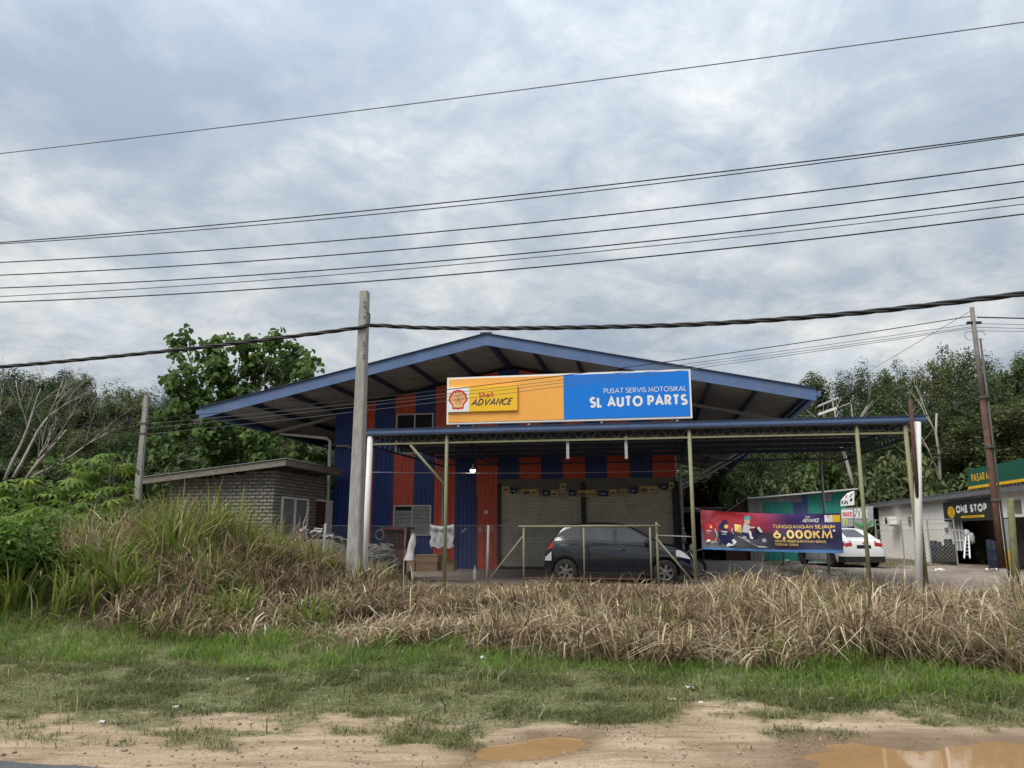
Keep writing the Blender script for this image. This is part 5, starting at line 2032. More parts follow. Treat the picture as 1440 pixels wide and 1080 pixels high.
for p0, p1, mt in ((1052, 1073, 'grey_sheet'), (1073, 1095, 'teal_sheet'), (1095, 1116, 'teal_sheet'), (1116, 1137, 'denim_sheet'), (1137, 1163, 'teal_sheet'), (1163, 1191, 'teal_sheet')):
    corrugated(ku(p0), ku(p1), 0.3, ktop, KW + RND.uniform(-0.01, 0.01), 0.1, 0.02).build('wall_sheet', M[mt], shack)
for p0, p1, dz in ((1073, 1128, 0.20), (1157, 1170, 0.36)):
    corrugated(ku(p0), ku(p1), ktop(ku(p0)) - dz, ktop, KW - 0.04, 0.1, 0.02).build('patch_sheet', M['grey_sheet'], shack)
m = MB()
a, b_ = on_w(1050, 700, KW - 0.4), on_w(1206, 686.5, KW - 0.4)
P = []
for k in range(41):
    u = a[0] + (b_[0] - a[0]) * k / 40
    z = a[2] + (b_[2] - a[2]) * k / 40 + (0.02 if k % 2 else 0)
    P.append([(u, KW - 0.45, z), (u, KW + 2, z + 0.02), (u, KW + 4.5, z - 0.1)])
m.grid(P)
m.build('roof_sheet', M['pale_steel'], shack)
m = MB()
m.bar((a[0], KW - 0.47, a[2] - 0.03), (b_[0], KW - 0.47, b_[2] - 0.03), 0.03, 0.06)
m.build('roof_edge', M['alu'], shack)
m = MB()
c0, c1 = on_w(1018, 724, KW + 0.3), on_w(1054, 699, KW + 0.3)
m.poly([(c0[0], KW + 0.3, 0.3), (c1[0], KW + 0.3, 0.3), (c1[0], KW + 0.3, c1[2]), (c0[0], KW + 0.3, c0[2])])
m.poly([(c0[0], KW + 0.3, 0.3), (c0[0], KW + 0.3, c0[2]), (c0[0], KW + 4, c0[2]), (c0[0], KW + 4, 0.3)])
m.build('side_lean_to', M['door_brown'], shack)
m = MB()
m.bar((c0[0] - 0.2, KW + 0.1, c0[2] - 0.05), (c1[0], KW + 0.1, c1[2] + 0.04), 0.5, 0.03)
m.build('lean_to_roof', M['roof_sheet'], shack)
m = MB()
m.box(kl[0], kr[0], KW + 4.3, KW + 4.4, 0.3, 3.0)
m.build('back_wall', M['grey_sheet'], shack)
# open dark hut with a pale orange gable, half hidden behind the canopy post
hut = thing('open_hut', 'dark open hut with a beam on posts and an orange gable, behind the car nose', 'hut', uwz=(1.8, 40, 0.4))
h0, h1 = on_w(957, 717, 40.0), on_w(1016, 720, 40.0)
m = MB()
m.box(h0[0], h1[0], 39.9, 40.0, h0[2] - 0.12, h0[2] + 0.06)
m.build('beam', M['wood_grey'], hut)
for f in (0.02, 0.5, 0.97):
    m = MB()
    u = h0[0] + (h1[0] - h0[0]) * f
    m.box(u - 0.05, u + 0.05, 40.02, 40.12, 0.3, h0[2] - 0.12)
    m.build('post', M['wood_grey'], hut)
m = MB()
m.box(h0[0], h1[0], 43, 43.1, 0.3, h0[2] + 0.1)
m.build('back_wall', M['dark'], hut)
m = MB()
m.box(h0[0] - 0.2, h1[0] + 0.2, 39.8, 43.3, h0[2] + 0.065, h0[2] + 0.12)
m.build('roof', M['roof_sheet'], hut)
g0, g1 = on_w(958, 683, 43.4), on_w(972, 692, 43.4)
m = MB()
m.box(g0[0] - 0.6, g1[0], 43.4, 43.5, 0.3, g0[2])
m.build('gable_wall', M['orange_wall'], hut)

# ================================================================== THE WHITE SHOP ROW on the right, its front faces left
PU = 12.3
row = thing('shop_row', 'long low cream shop building with a dark eave at the right edge', 'shop', uwz=(12.3, 36, 0.3))


def sw(px): return on_u(px, 740, PU)[1]


m = MB()
D0, D1 = sw(1336), sw(1398)         # door bay
E0, E1 = sw(1411), sw(1424)
for a, b_, z0, z1 in ((46.5, D0, 0.2, 3.05), (D0, D1, 2.5, 3.05), (D1, E0, 0.2, 3.05), (E0, 26.6, 2.15, 3.05)):
    m.box(PU, PU + 0.15, min(a, b_), max(a, b_), z0, z1)
m.box(PU + 0.15, 18, 26.6, 26.75, 0.2, 3.05)
m.build('wall', M['shop_wall'], row)
m = MB()
m.box(PU + 1.3, PU + 1.4, 26.7, 46, 0.2, 3.0)
m.build('inner_wall', mat('cluttered_shelves', (0.16, 0.15, 0.15), 0.8, 0.9, 5, dirt=(0.35, 0.12, 0.10), dscale=7), row)
m = MB()
P = []
for w in np.arange(26.0, 53, 0.3):
    for dw, d in ((0, 0), (0.15, 0.0), (0.17, 0.03), (0.28, 0.03)):
        P.append([(u, w + dw, 3.18 + 0.09 * (u - 11.7) + d) for u in (11.95, 15, 18.5)])
m.grid(P)
m.build('roof_sheet', M['shop_roof'], row)
m = MB()
m.box(11.97, 12.02, 26.0, 53, 3.0, 3.19)
m.build('eave_board', M['shop_roof'], row)
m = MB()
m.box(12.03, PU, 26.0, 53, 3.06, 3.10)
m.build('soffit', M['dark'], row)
m = MB()
m.box(PU + 0.3, 18, 46.6, 46.7, 0.2, 3.0)
m.build('end_wall', M['mortar'], row)
for a in (48.5, 51.5):
    m = MB()
    m.box(12.1, 12.2, a, a + 0.1, 0.3, 3.05)
    m.build('awning_post', M['pale_steel'], row)
# window by the door
w0_, w1_ = sw(1338), sw(1352)
m = MB()
m.box(PU + 0.04, PU + 0.06, w1_, w0_, 0.9, 2.15)
f = m.build('door_window', mat('pale_blue_glass', (0.22, 0.30, 0.34), 0.2, 0.3, 5), row)
for k in range(4):
    m = MB()
    y = w1_ + (w0_ - w1_) * k / 3
    m.box(PU + 0.0, PU + 0.03, y - 0.03, y + 0.03, 0.9, 2.15)
    m.build('glazing_bar', M['white_paint'], f)
for z in (1.3, 1.72):
    m = MB()
    m.box(PU + 0.005, PU + 0.028, w1_, w0_, z - 0.025, z + 0.025)
    m.build('glazing_bar', M['white_paint'], f)
a, b_ = sw(1412), sw(1421)
m = MB()
m.box(PU - 0.05, PU - 0.001, b_, a, 1.0, 2.1)
m.build('shutter_leaf', M['print_grey'], row)
m = MB()
m.box(PU - 0.06, PU - 0.002, b_, sw(1408), 0.3, 1.0)
m.build('yellow_dado', M['yellow_paint'], row)
m = MB()
m.box(PU - 0.03, PU - 0.002, sw(1440), sw(1431), 2.28, 2.72)
v = m.build('vent', M['wood_grey'], row)
for px, py0, py1 in ((1279, 727, 738), (1331, 742, 748)):
    m = MB()
    q0, q1 = on_u(px, py0, PU), on_u(px, py1, PU)
    m.box(PU - 0.05, PU - 0.002, q0[1] - 0.2, q0[1] + 0.1, q1[2], q0[2])
    m.build('wall_box', M['wood_grey'], row)
q0, q1 = on_u(1243, 727, 11.8), on_u(1253, 738, 11.8)
ac = thing('air_conditioner', 'cream outdoor air conditioner on brackets at the far end of the shop wall', 'air conditioner', uwz=(11.9, q1[1], q1[2]))
m = MB()
m.box(11.75, 12.1, q1[1], q0[1], q1[2], q0[2])
m.build('case', M['shop_wall'], ac)
m = MB()
m.tube([(11.74, (q0[1] + q1[1]) / 2, (q0[2] + q1[2]) / 2), (11.72, (q0[1] + q1[1]) / 2, (q0[2] + q1[2]) / 2)], 0.19, 16)
m.build('fan_grille', M['dk_plastic'], ac)
m = MB()
m.box(11.75, 12.29, q1[1] + 0.1, q1[1] + 0.15, q1[2] - 0.06, q1[2] - 0.005)
m.build('bracket', M['pale_steel'], ac)


def su_map(u, w0):
    return lambda x, z, o_: (u - o_, w0 - x, z)


def swz(px, u): return on_u(px, 740, u)[1]


# black sign
U1 = 12.12
a, b_ = swz(1329, U1), swz(1397, U1)
osn = thing('door_sign', 'dark sign over the shop door reading ONE STOP with a yellow emblem', 'sign', uwz=(U1, a, 2.1))
m = MB()
m.box(U1, U1 + 0.12, b_, a, 2.08, 2.88)
m.build('sign_board', M['sign_dark'], osn)
mpx = su_map(U1, 0)
m = MB()
x0, x1 = swz(1347, U1), swz(1391, U1)
text(m, 'ONE STOP', -x0, 2.41, 0.29, mpx, 0.24, width=(x0 - x1), gap=0.10)
m.build('sign_lettering', M['sign_white'], osn)
m = MB()
e0, e1 = swz(1335, U1), swz(1345, U1)
ce, ra = (e0 + e1) / 2, (e0 - e1) / 2
m.poly([mpx(-ce + ra * math.cos(t), 2.46 + 0.24 * math.sin(t), 0.004) for t in np.linspace(0, 2 * math.pi, 25)[:-1]])
em = m.build('sign_emblem', M['sign_yellow'], osn)
m = MB()
for k in range(4):
    z = 2.32 + k * 0.09
    m.ribbon([(-ce - ra * 0.7, z), (-ce, z - 0.05), (-ce + ra * 0.7, z + 0.04)], 0.022, mpx, 0.008)
m.ribbon([(-ce, 2.66), (-ce + 0.05, 2.80)], 0.03, mpx, 0.007)
m.build('emblem_lines', M['sign_dark'], em)
m = MB()
m.poly([mpx(-swz(1353, U1), 2.20, 0.004), mpx(-swz(1386, U1), 2.20, 0.004), mpx(-swz(1386, U1), 2.28, 0.004), mpx(-swz(1353, U1), 2.28, 0.004)])
m.build('yellow_bar', M['sign_yellow'], osn)
m = MB()
for k in range(9):
    y = -swz(1356, U1) + (swz(1356, U1) - swz(1384, U1)) * k / 9
    m.ribbon([(y, 2.225), (y, 2.255)], 0.12, mpx, 0.008)
m.build('bar_print', M['sign_dark'], osn, kind='stuff')
# green roof sign
U2 = 12.0
a, b_ = swz(1369, U2), 26.9
grn = thing('roof_sign', 'dark green roof sign reading PASAR MINI with a yellow strip along its foot', 'sign', uwz=(U2, a, 3.3))
m = MB()
m.box(U2, U2 + 0.15, b_, a, 3.27, 4.02)
m.build('sign_board', M['sign_green'], grn)
m = MB()
m.box(U2 - 0.03, U2 - 0.002, b_, a + 0.02, 3.27, 3.37)
m.build('yellow_strip', M['yellow_paint'], grn)
m = MB()
x0, x1 = swz(1374, U2), swz(1407, U2)
text(m, 'PASAR MINI', -x0, 3.52, 0.30, su_map(U2, 0), 0.19, width=(x0 - x1), gap=0.10)
m.build('sign_lettering', M['yellow_paint'], grn)

# hanging signs between the shack and the shop
HW = 37.2


def hang(name, label, quad, mt, cat='sign'):
    q = [on_w(x, y, HW) for x, y in quad]
    m = MB()
    F = [(u, HW - 0.02 + 0.02 * math.sin(u * 9), z) for u, _, z in q]
    Bk = [(u, w + 0.03, z) for u, w, z in F]
    m.poly(F)
    m.poly(Bk[::-1])
    n = len(F)
    for k in range(n):
        m.quad(F[k], Bk[k], Bk[(k + 1) % n], F[(k + 1) % n])
    t = thing(name, label, cat, uwz=(q[0][0], HW, q[0][2]))
    m.build('panel', M[mt], t)
    return t


hmap = lambda x, z, o_: (x, HW - 0.045 - o_, z)
hp = lambda x, y: on_w(x, y, HW)
t = hang('price_board', 'white shop board with a slanting upper edge beside the teal shack', [(1182, 712), (1182, 704), (1191, 694), (1201, 690), (1201, 710)], 'sign_white')
m = MB()
for x0, y0, x1, y1 in ((1184, 709, 1184, 704), (1187, 709, 1189, 704), (1191, 709, 1191, 705)):
    a, b_ = hp(x0, y0), hp(x1, y1)
    m.ribbon([(a[0], a[2]), (b_[0], b_[2])], 0.05, hmap, 0.003)
a, b_ = hp(1195.5, 705), hp(1197.5, 701)
m.ribbon([(a[0], a[2]), (b_[0], b_[2])], 0.08, hmap, 0.003)
m.build('board_print', M['print_black'], t)
m = MB()
for x0, y0, x1, y1 in ((1188, 700, 1191, 696), (1195, 699, 1198, 694)):
    a, b_ = hp(x0, y0), hp(x1, y1)
    m.ribbon([(a[0], a[2]), (b_[0], b_[2])], 0.04, hmap, 0.003)
m.build('board_marks', M['print_red'], t)
t = hang('menu_board', 'small grey board with red lettering and a lime square beside the grey cloth banner', [(1183, 742), (1183, 715), (1200, 714), (1200, 740)], 'print_grey')
a, b_ = hp(1184, 728), hp(1199, 717)
m = MB()
m.poly([hmap(a[0] - 0.02, a[2] - 0.02, 0.002), hmap(b_[0], a[2] - 0.02, 0.002), hmap(b_[0], b_[2], 0.002), hmap(a[0] - 0.02, b_[2], 0.002)])
m.build('white_field', M['sign_white'], t)
m = MB()
text(m, 'THAI IS', a[0] + 0.01, a[2] + 0.03, (b_[2] - a[2]) * 0.66, hmap, 0.2, width=b_[0] - a[0] - 0.05, gap=0.1, off=0.006)
m.build('board_lettering', M['print_red'], t)
a, b_ = hp(1185, 738), hp(1191, 729.5)
m = MB()
m.poly([hmap(a[0], a[2], 0.002), hmap(b_[0], a[2], 0.002), hmap(b_[0], b_[2], 0.002), hmap(a[0], b_[2], 0.002)])
m.build('lime_square', M['print_lime'], t)
m = MB()
m.ribbon([(a[0] + 0.1, a[2] + 0.05), ((a[0] + b_[0]) / 2, b_[2] - 0.05), (b_[0] - 0.07, a[2] + 0.06)], 0.04, hmap, 0.006)
m.build('square_mark', M['print_green'], t)
t = hang('cloth_banner', 'grey cloth banner with white letters and a green lower edge hung by the shop', [(1201, 742), (1201, 714), (1227.5, 711.5), (1228, 740), (1216, 744)], 'print_grey', 'banner')
a = hp(1202, 730)
b_ = hp(1219, 715)
m = MB()
text(m, 'SODX', a[0], a[2], b_[2] - a[2], hmap, 0.17, width=b_[0] - a[0], gap=0.12)
m.build('banner_lettering', M['sign_white'], t)
m = MB()
a, b_, c = hp(1202, 735), hp(1214, 739), hp(1226, 733)
d = hp(1215, 742)
m.ribbon([(a[0], a[2]), ((a[0] + b_[0]) / 2, (a[2] + b_[2]) / 2 - 0.06), (b_[0], b_[2]), ((c[0] + b_[0]) / 2, (c[2] + b_[2]) / 2 - 0.07), (c[0], c[2])], 0.12, hmap, 0.003)
m.build('green_swoosh', M['print_green'], t)

# drums, ladder, bags in front of the door
dn = [(1312, 760, 6, 'drum_blue'), (1319, 762, 5, 'drum_black'), (1326, 767, 5, 'drum_black'), (1333, 758, 6, 'drum_black'), (1340, 765, 5, 'drum_black'), (1391, 759, 5, 'drum_blue'), (1397, 761, 5, 'drum_blue')]
DL = ['tall dark blue drum at the far left end of the shop drum row', 'black drum second from the far left end of the drum row', 'shortest black drum in the middle of the drum row', 'tallest black drum of the row by the shop wall', 'black drum at the row end nearest the shop window', 'dark blue drum standing right of the shop door bush', 'dark blue drum closest to the rusty pole']
for (px, py, r, mt), lab in zip(dn, DL):
    q = on_u(px, py, 11.7)
    rr = r * q[1] / 1080 * 0.8
    t = thing('plastic_drum', lab, 'drum', uwz=(11.7, q[1], 0.33), group='drums along the shop wall')
    m = MB()
    prof = [(0.9, 0.33), (1, 0.38), (1, 0.33 + (q[2] - 0.33) * 0.33), (1.05, 0.33 + (q[2] - 0.33) * 0.35), (1, 0.33 + (q[2] - 0.33) * 0.37), (1, 0.33 + (q[2] - 0.33) * 0.68), (1.05, 0.33 + (q[2] - 0.33) * 0.7), (1, 0.33 + (q[2] - 0.33) * 0.72), (1, q[2] - 0.04), (0.9, q[2])]
    m.grid([[(11.7 + rr * f * math.cos(k * math.pi / 9), q[1] + rr * f * math.sin(k * math.pi / 9), z) for k in range(18)] for f, z in prof], True)
    m.build('barrel', M[mt], t, True)
    m = MB()
    m.poly([(11.7 + rr * 0.88 * math.cos(k * math.pi / 9), q[1] + rr * 0.88 * math.sin(k * math.pi / 9), q[2] - 0.005) for k in range(18)])
    m.build('lid', M[mt], t)
t = thing('step_ladder', 'white step ladder leaning beside the shop window', 'ladder', uwz=(11.5, 34.6, 0.33))
a0, a1, b0, b1 = on_u(1356, 785, 11.4), on_u(1358, 755, 11.9), on_u(1364, 785, 11.4), on_u(1362, 754, 11.9)
for p, q in ((a0, a1), (b0, b1)):
    MB().bar(p, q, 0.05).build('rail', M['ladder'], t)
for k in range(1, 6):
    p, q = Vector(a0).lerp(a1, k / 6), Vector(b0).lerp(b1, k / 6)
    MB().bar(p, q, 0.035).build('rung', M['ladder'], t)
for k, (px, py, lab) in enumerate(((1360, 752, 'white bag hung above the ladder in the shop doorway'), (1366, 757, 'dirty white bundle in the shop doorway beside the dark bush'))):
    q = on_u(px, py, 12.0)
    m = MB()
    m.ell(q, (0.12, 0.17, 0.22), 10, 7)
    m.v = [(x + 0.03 * math.sin(z * 31 + y * 17), y + 0.03 * math.sin(z * 23), z) for x, y, z in m.v]
    single(m, 'white_bag', M['grey_cloth'], lab, 'bag', uwz=q, smooth=True)
# far wire fence by the shop
far = thing('wire_fence', 'pale chain link fence with strands of wire in front of the white shop wall', 'fence', uwz=(10.5, 33, 0.3))
FW = 33.5
f0, f1 = on_w(1232, 750, FW), on_w(1372, 750, FW)
m = MB()
chain_link(m, f0[0], min(f1[0], 11.6), FW, 0.5, 1.7, 0.15, 0.007)
m.build('chain_link', M['pale_steel'], far, kind='stuff')
for k in range(4):
    u = f0[0] + (min(f1[0], 11.6) - f0[0]) * k / 3
    MB().tube([(u, FW, 0.3), (u, FW, 2.15)], 0.03, 6).build('fence_post', M['pale_steel'], far)
for z in (1.72, 1.95, 2.12):
    MB().tube([(f0[0], FW - 0.01, z), (11.6, FW - 0.01, z + 0.03)], 0.012, 5).build('strand', M['pale_steel'], far)

# ================================================================== POLES AND POSTS
cp = thing('concrete_pole', 'tall tapering square concrete pole in front of the workshop, left of the sign', 'utility pole', uwz=(-6.69, 16.81, 0.2))
tq = on_w(514, 411, 16.81)
m = MB()
P = []
for k in range(12):
    f = k / 11
    z = 0.1 + (tq[2] - 0.1) * f
    h = 0.158 + (0.098 - 0.158) * f
    c = h * 0.82
    u0_, w0_2 = -6.69, 16.81
    ring = [(-c, -h), (c, -h), (h, -c), (h, c), (c, h), (-c, h), (-h, c), (-h, -c)]
    P.append([(u0_ + a, w0_2 + b_, z) for a, b_ in ring])
P.append([(-6.69 + a * 0.8, 16.81 + b_ * 0.8, tq[2] + 0.03) for a, b_ in [(-.08, -.098), (.08, -.098), (.098, -.08), (.098, .08), (.08, .098), (-.08, .098), (-.098, .08), (-.098, -.08)]])
m.grid(P, True)
m.poly(P[-1])
m.build('shaft', M['concrete'], cp)
for py in (425, 431, 446, 482, 486, 500, 504):
    q = on_w(513.5 - (py - 410) * 0.02, py, 16.70)
    m = MB()
    m.tube([(q[0], 16.66, q[2]), (q[0], 16.715, q[2])], 0.014, 8)
    m.build('bolt_hole', M['dark'], cp)
q = on_w(520, 459, 16.81)
m = MB()
m.tube([(-6.60, 16.8, q[2] + 0.35), (-6.53, 16.78, q[2] + 0.3), (-6.53, 16.78, q[2] + 0.12), (-6.58, 16.8, q[2] + 0.0)], 0.014, 6)
m.bar((-6.62, 16.7, q[2] - 0.05), (-6.48, 16.68, q[2] - 0.02), 0.04)
m.build('cable_hook', M['dk_plastic'], cp)

lp = thing('concrete_post', 'slim pale concrete pole standing among bushes left of the grey shed', 'utility pole', xyz=(on_y(193, 700, 20)[0], 20, 1.0))
tz = on_y(197, 556, 20)[2] - 1.0
m = MB()
m.grid([[(a * h, b_ * h, z) for a, b_ in ((-1, -1), (1, -1), (1, 1), (-1, 1))] for z, h in ((-0.6, 0.085), (tz * 0.5, 0.068), (tz, 0.05))], True)
m.poly([(-0.05, -0.05, tz), (0.05, -0.05, tz), (0.05, 0.05, tz), (-0.05, 0.05, tz)])
m.build('shaft', M['concrete'], lp)
for z in (tz - 0.78, tz - 1.05):
    m = MB()
    m.box(-0.07, 0.07, -0.07, 0.07, z, z + 0.05)
    m.build('strap', M['zinc_wire'], lp)

rx, ry = 9.95, 16.0
rp = thing('rusty_pole', 'tall slender rusty steel pole with peeling grey foot at the right edge', 'utility pole', xyz=(rx, ry, 0.15))
m = MB()
m.tube([(0, 0, -0.1), (0, 0, 0.75)], 0.07, 12)
m.build('peeling_foot', mat('peeling_grey_paint', (0.24, 0.22, 0.20), 0.9, 0.3, 9, dirt=(0.09, 0.05, 0.035), dscale=6, damt=0.9), rp, True)
m = MB()
m.tube([(0, 0, 0.75), (0.0, 0, 2.1), (0.0, 0, 4.2)], [0.068, 0.064, 0.058], 12)
m.build('lower_tube', M['rust'], rp, True)
m = MB()
m.tube([(0, 0, 4.2), (0, 0, 6.25)], [0.052, 0.045], 10)
m.build('upper_tube', mat('dull_grey_pole', (0.20, 0.18, 0.165), 0.8, 0.3, 5, dirt=(0.12, 0.07, 0.05)), rp, True)
m = MB()
m.tube([(0.10, -0.03, -0.1), (0.085, -0.03, 5.55)], 0.022, 8)
m.build('conduit', M['zinc_wire'], rp, True)
for z in (2.1, 3.2, 4.25):
    m = MB()
    m.tube([(0.03, -0.0, z), (0.03, 0, z + 0.05)], 0.105, 12)
    m.build('strap', M['zinc_wire'], rp)
for s in (-1, 1):
    m = MB()
    m.tube([(0.12 * s + 0.1 * math.cos(a), 0, 5.62 + 0.1 * math.sin(a)) for a in np.linspace(0, 5.6, 14)], 0.006, 5)
    m.build('wire_coil', M['wire_grey'], rp)
m = MB()
m.box(-0.14, 0.16, -0.03, 0.03, 5.88, 5.93)
m.build('bracket', M['dk_plastic'], rp)

q0, q1 = on_y(1420, 697, 15.0), on_y(1430, 830, 15.0)
m = MB()
m.tube([(q1[0] - q0[0], 0, 0), ((q1[0] - q0[0]) * 0.5, 0.01, (q0[2] - q1[2]) * 0.5), (0, 0, q0[2] - q1[2] + 0.0)], [0.075, 0.066, 0.058], 10)
single(m, 'mossy_post', M['moss_post'], 'short round mossy green post just right of the rusty pole', 'post', xyz=(q0[0], 15.0, q1[2] - 0.05), smooth=True)
q0, qm, q1 = on_w(1280, 561, 18.36), on_w(1290.5, 700, 18.42), on_w(1304, 836, 18.55)
t = thing('rusty_post', 'flaking rust brown pipe with a mossy foot, rising above the canopy corner', 'post', uwz=q1)
MB().tube([qm, Vector(qm).lerp(Vector(q0), 0.5), q0], [0.046, 0.044, 0.042], 10).build('rust_length', M['rust'], t, True)
MB().tube([q1, Vector(q1).lerp(Vector(qm), 0.5), qm], [0.052, 0.05, 0.045], 10).build('mossy_length', M['moss_post'], t, True)

# solar lamp over the canopy
a, b_ = on_w(1150, 583, 24.0), on_w(1196, 567, 24.0)
so = thing('solar_lamp', 'solar street lamp with a tilted panel showing above the right end of the canopy', 'lamp', uwz=(a[0], 24.0, 4.2))
MB().tube([(b_[0] + 0.02, 24, 4.2), (b_[0] + 0.02, 24, b_[2] - 0.06), b_, Vector(b_).lerp(a, 0.5)], 0.018, 8).build('arm', M['pale_steel'], so, True)
m = MB()
c = Vector(a).lerp(b_, 0.35) + Vector((-0.05, 0, 0.22))
m.bar(c - Vector((0.30, 0, 0.10)), c + Vector((0.30, 0, 0.14)), 0.42, 0.04)
m.build('solar_panel', M['alu'], so)
m = MB()
m.bar(Vector(a), Vector(a).lerp(b_, 0.55), 0.2, 0.07)
m.build('lamp_head', M['white_paint'], so)

# ================================================================== WIRES
def quad_fit(P):
    A = np.array([[p[0] ** 2, p[0], 1] for p in P])
    return np.linalg.solve(A, np.array([p[1] for p in P]))


WN = [('wire_grey', 0.011, 'thin topmost wire crossing high above all the others', (216, 128, 31)),
      ('wire', 0.013, 'upper wire of the close pair below the topmost wire', (341, 275, 188)),
      ('wire', 0.011, 'lower wire of the close pair below the topmost wire', (343, 281.5, 190)),
      ('wire', 0.013, 'single black wire first below the close pair', (369, 316, 231)),
      ('wire', 0.013, 'single black wire second below the close pair', (387, 337, 255)),
      ('wire', 0.013, 'thicker black wire of the pair near the foot of the wire bundle', (405, 358, 277)),
      ('wire_grey', 0.010, 'thin wire just above the lowest of the long parallel wires', (417, 365, 287)),
      ('wire', 0.014, 'lowest of the long parallel wires passing above the concrete pole', (425, 379, 301))]
for k, (mt, r, lab, ys) in enumerate(WN):
    w = 15.0 + 0.15 * (k % 3)
    pts = [on_w(x, y, w) for x, y in zip((0, 720, 1440), ys)]
    co = quad_fit([(p[0], p[2]) for p in pts])
    us = np.linspace(pts[0][0] - 22, pts[2][0] + 22, 70)
    single(MB().tube([(u, w, co[0] * u * u + co[1] * u + co[2]) for u in us], r, 6), 'overhead_wire', M[mt], lab, 'wire', uwz=(us[0], w, 6), group='parallel overhead wires')

# twisted bundle cable
cb = thing('bundle_cable', 'thick black twisted cable slung across the concrete pole', 'cable', uwz=(-6.69, 16.65, 5.6))
path = []
for x, y, w in ((-1000, 566, 15.2), (-260, 533, 15.9), (0, 516, 16.1), (250, 492, 16.4), (420, 472, 16.55), (503, 461, 16.66), (524, 457.5, 16.66), (600, 461, 16.5), (720, 461.5, 16.1), (860, 459.5, 15.5), (1000, 455, 14.9), (1200, 440.5, 14.0), (1440, 413, 12.9), (1600, 394, 12.3), (2000, 335, 11.0), (2600, 235, 9.6)):
    path.append(Vector(on_w(x, y, w)))
dense = []
for i in range(len(path) - 1):
    p0, p1, p2, p3 = path[max(0, i - 1)], path[i], path[i + 1], path[min(len(path) - 1, i + 2)]
    for k in range(18):
        t = k / 18
        dense.append(0.5 * (2 * p1 + (p2 - p0) * t + (2 * p0 - 5 * p1 + 4 * p2 - p3) * t * t + (3 * p1 - p0 - 3 * p2 + p3) * t ** 3))
dense.append(path[-1])
L = 0
acc = [0]
for a, b_ in zip(dense, dense[1:]):
    L += (b_ - a).length
    acc.append(L)
for s in range(3):
    pts = []
    for p, l in zip(dense, acc):
        an = l * 4.2 + s * 2 * math.pi / 3
        pts.append(p + Vector((0, math.cos(an), math.sin(an))) * 0.026)
    MB().tube(pts, 0.026, 7).build('strand', M['wire'], cb, True)

# service wires between the rusty pole and the slim concrete pole
SVC = [('wire', 0.010, 'uppermost service wire crossing in front of the sign', (444, 527, 590)), ('wire_grey', 0.0065, 'second service wire crossing in front of the sign', (455, 533, 597)),
       ('wire_grey', 0.0065, 'third service wire crossing in front of the sign', (459, 537, 603)), ('wire_grey', 0.0065, 'lowest service wire crossing in front of the sign', (461, 542, 612))]
lx = on_y(195, 590, 20)[0]
for mt, r, lab, ys in SVC:
    Yof = lambda X: ry + (20 - ry) * (X - rx) / (lx - rx)
    pts = []
    for x, y in zip((1369, 800, 195), ys):
        d = _ray(x, y)
        # meet the vertical plane through the two poles
        sl = (20 - ry) / (lx - rx)
        k = (ry - sl * rx) / (d[1] - sl * d[0])
        pts.append((d[0] * k, d[1] * k, d[2] * k + 1.6))
    co = quad_fit([(p[0], p[2]) for p in pts])
    xs = np.linspace(rx - 0.05, lx + 0.1, 40)
    single(MB().tube([(x, Yof(x), co[0] * x * x + co[1] * x + co[2]) for x in xs], r, 5), 'service_wire', M[mt], lab, 'wire', xyz=(0, 0, 0), group='service wires across the sign')
for k, (y0, y1, r, mt, lab) in enumerate(((446, 446, 0.016, 'wire', 'thick wire leaving the rusty pole towards the right edge'), (455, 455, 0.006, 'wire_grey', 'upper thin wire leaving the rusty pole to the right'), (460, 461, 0.006, 'wire_grey', 'middle thin wire leaving the rusty pole to the right'), (465, 464, 0.006, 'wire_grey', 'lowest thin wire leaving the rusty pole to the right'))):
    a, b_ = on_y(1374, y0, ry), on_y(1560, y1 + 1, ry + 1)
    single(MB().tube([a, Vector(a).lerp(Vector(b_), 0.5) - Vector((0, 0, 0.03)), b_], r, 5), 'service_wire', M[mt], lab, 'wire', xyz=(0, 0, 0), group='wires right of the rusty pole')
for k, (y0, y1, lab) in enumerate(((590, 602, 'upper wire running from the slim concrete pole to the left edge'), (603, 614, 'lower wire running from the slim concrete pole to the left edge'))):
    a, b_ = on_y(193, y0, 20), on_y(-120, y1 + 8, 21)
    single(MB().tube([a, Vector(a).lerp(Vector(b_), 0.5) - Vector((0, 0, 0.08)), b_], 0.008, 5), 'service_wire', M['wire'], lab, 'wire', xyz=(0, 0, 0), group='wires left of the slim pole')
a = on_y(1367, 436, ry)
b_ = XY(4.6, 30.0)
single(MB().tube([a, (*b_, zr(4.6) + 0.1)], 0.006, 5), 'stay_wire', M['wire_grey'], 'thin stay slanting from the rusty pole top down to the workshop roof', 'wire', xyz=(0, 0, 0))

# ================================================================== CLUTTER along the left of the fence
def crumple(m, c, sx, sz, n, seed, w):
    r = random.Random(seed)
    rows = []
    for i in range(n):
        rows.append([(c[0] + sx * (j / (n - 1) - 0.5) + r.uniform(-.05, .05) * sx, w + r.uniform(-0.12, 0.12), c[2] + sz * (i / (n - 1) - 0.5) + r.uniform(-.10, .10) * sz) for j in range(n)])
    m.grid(rows)


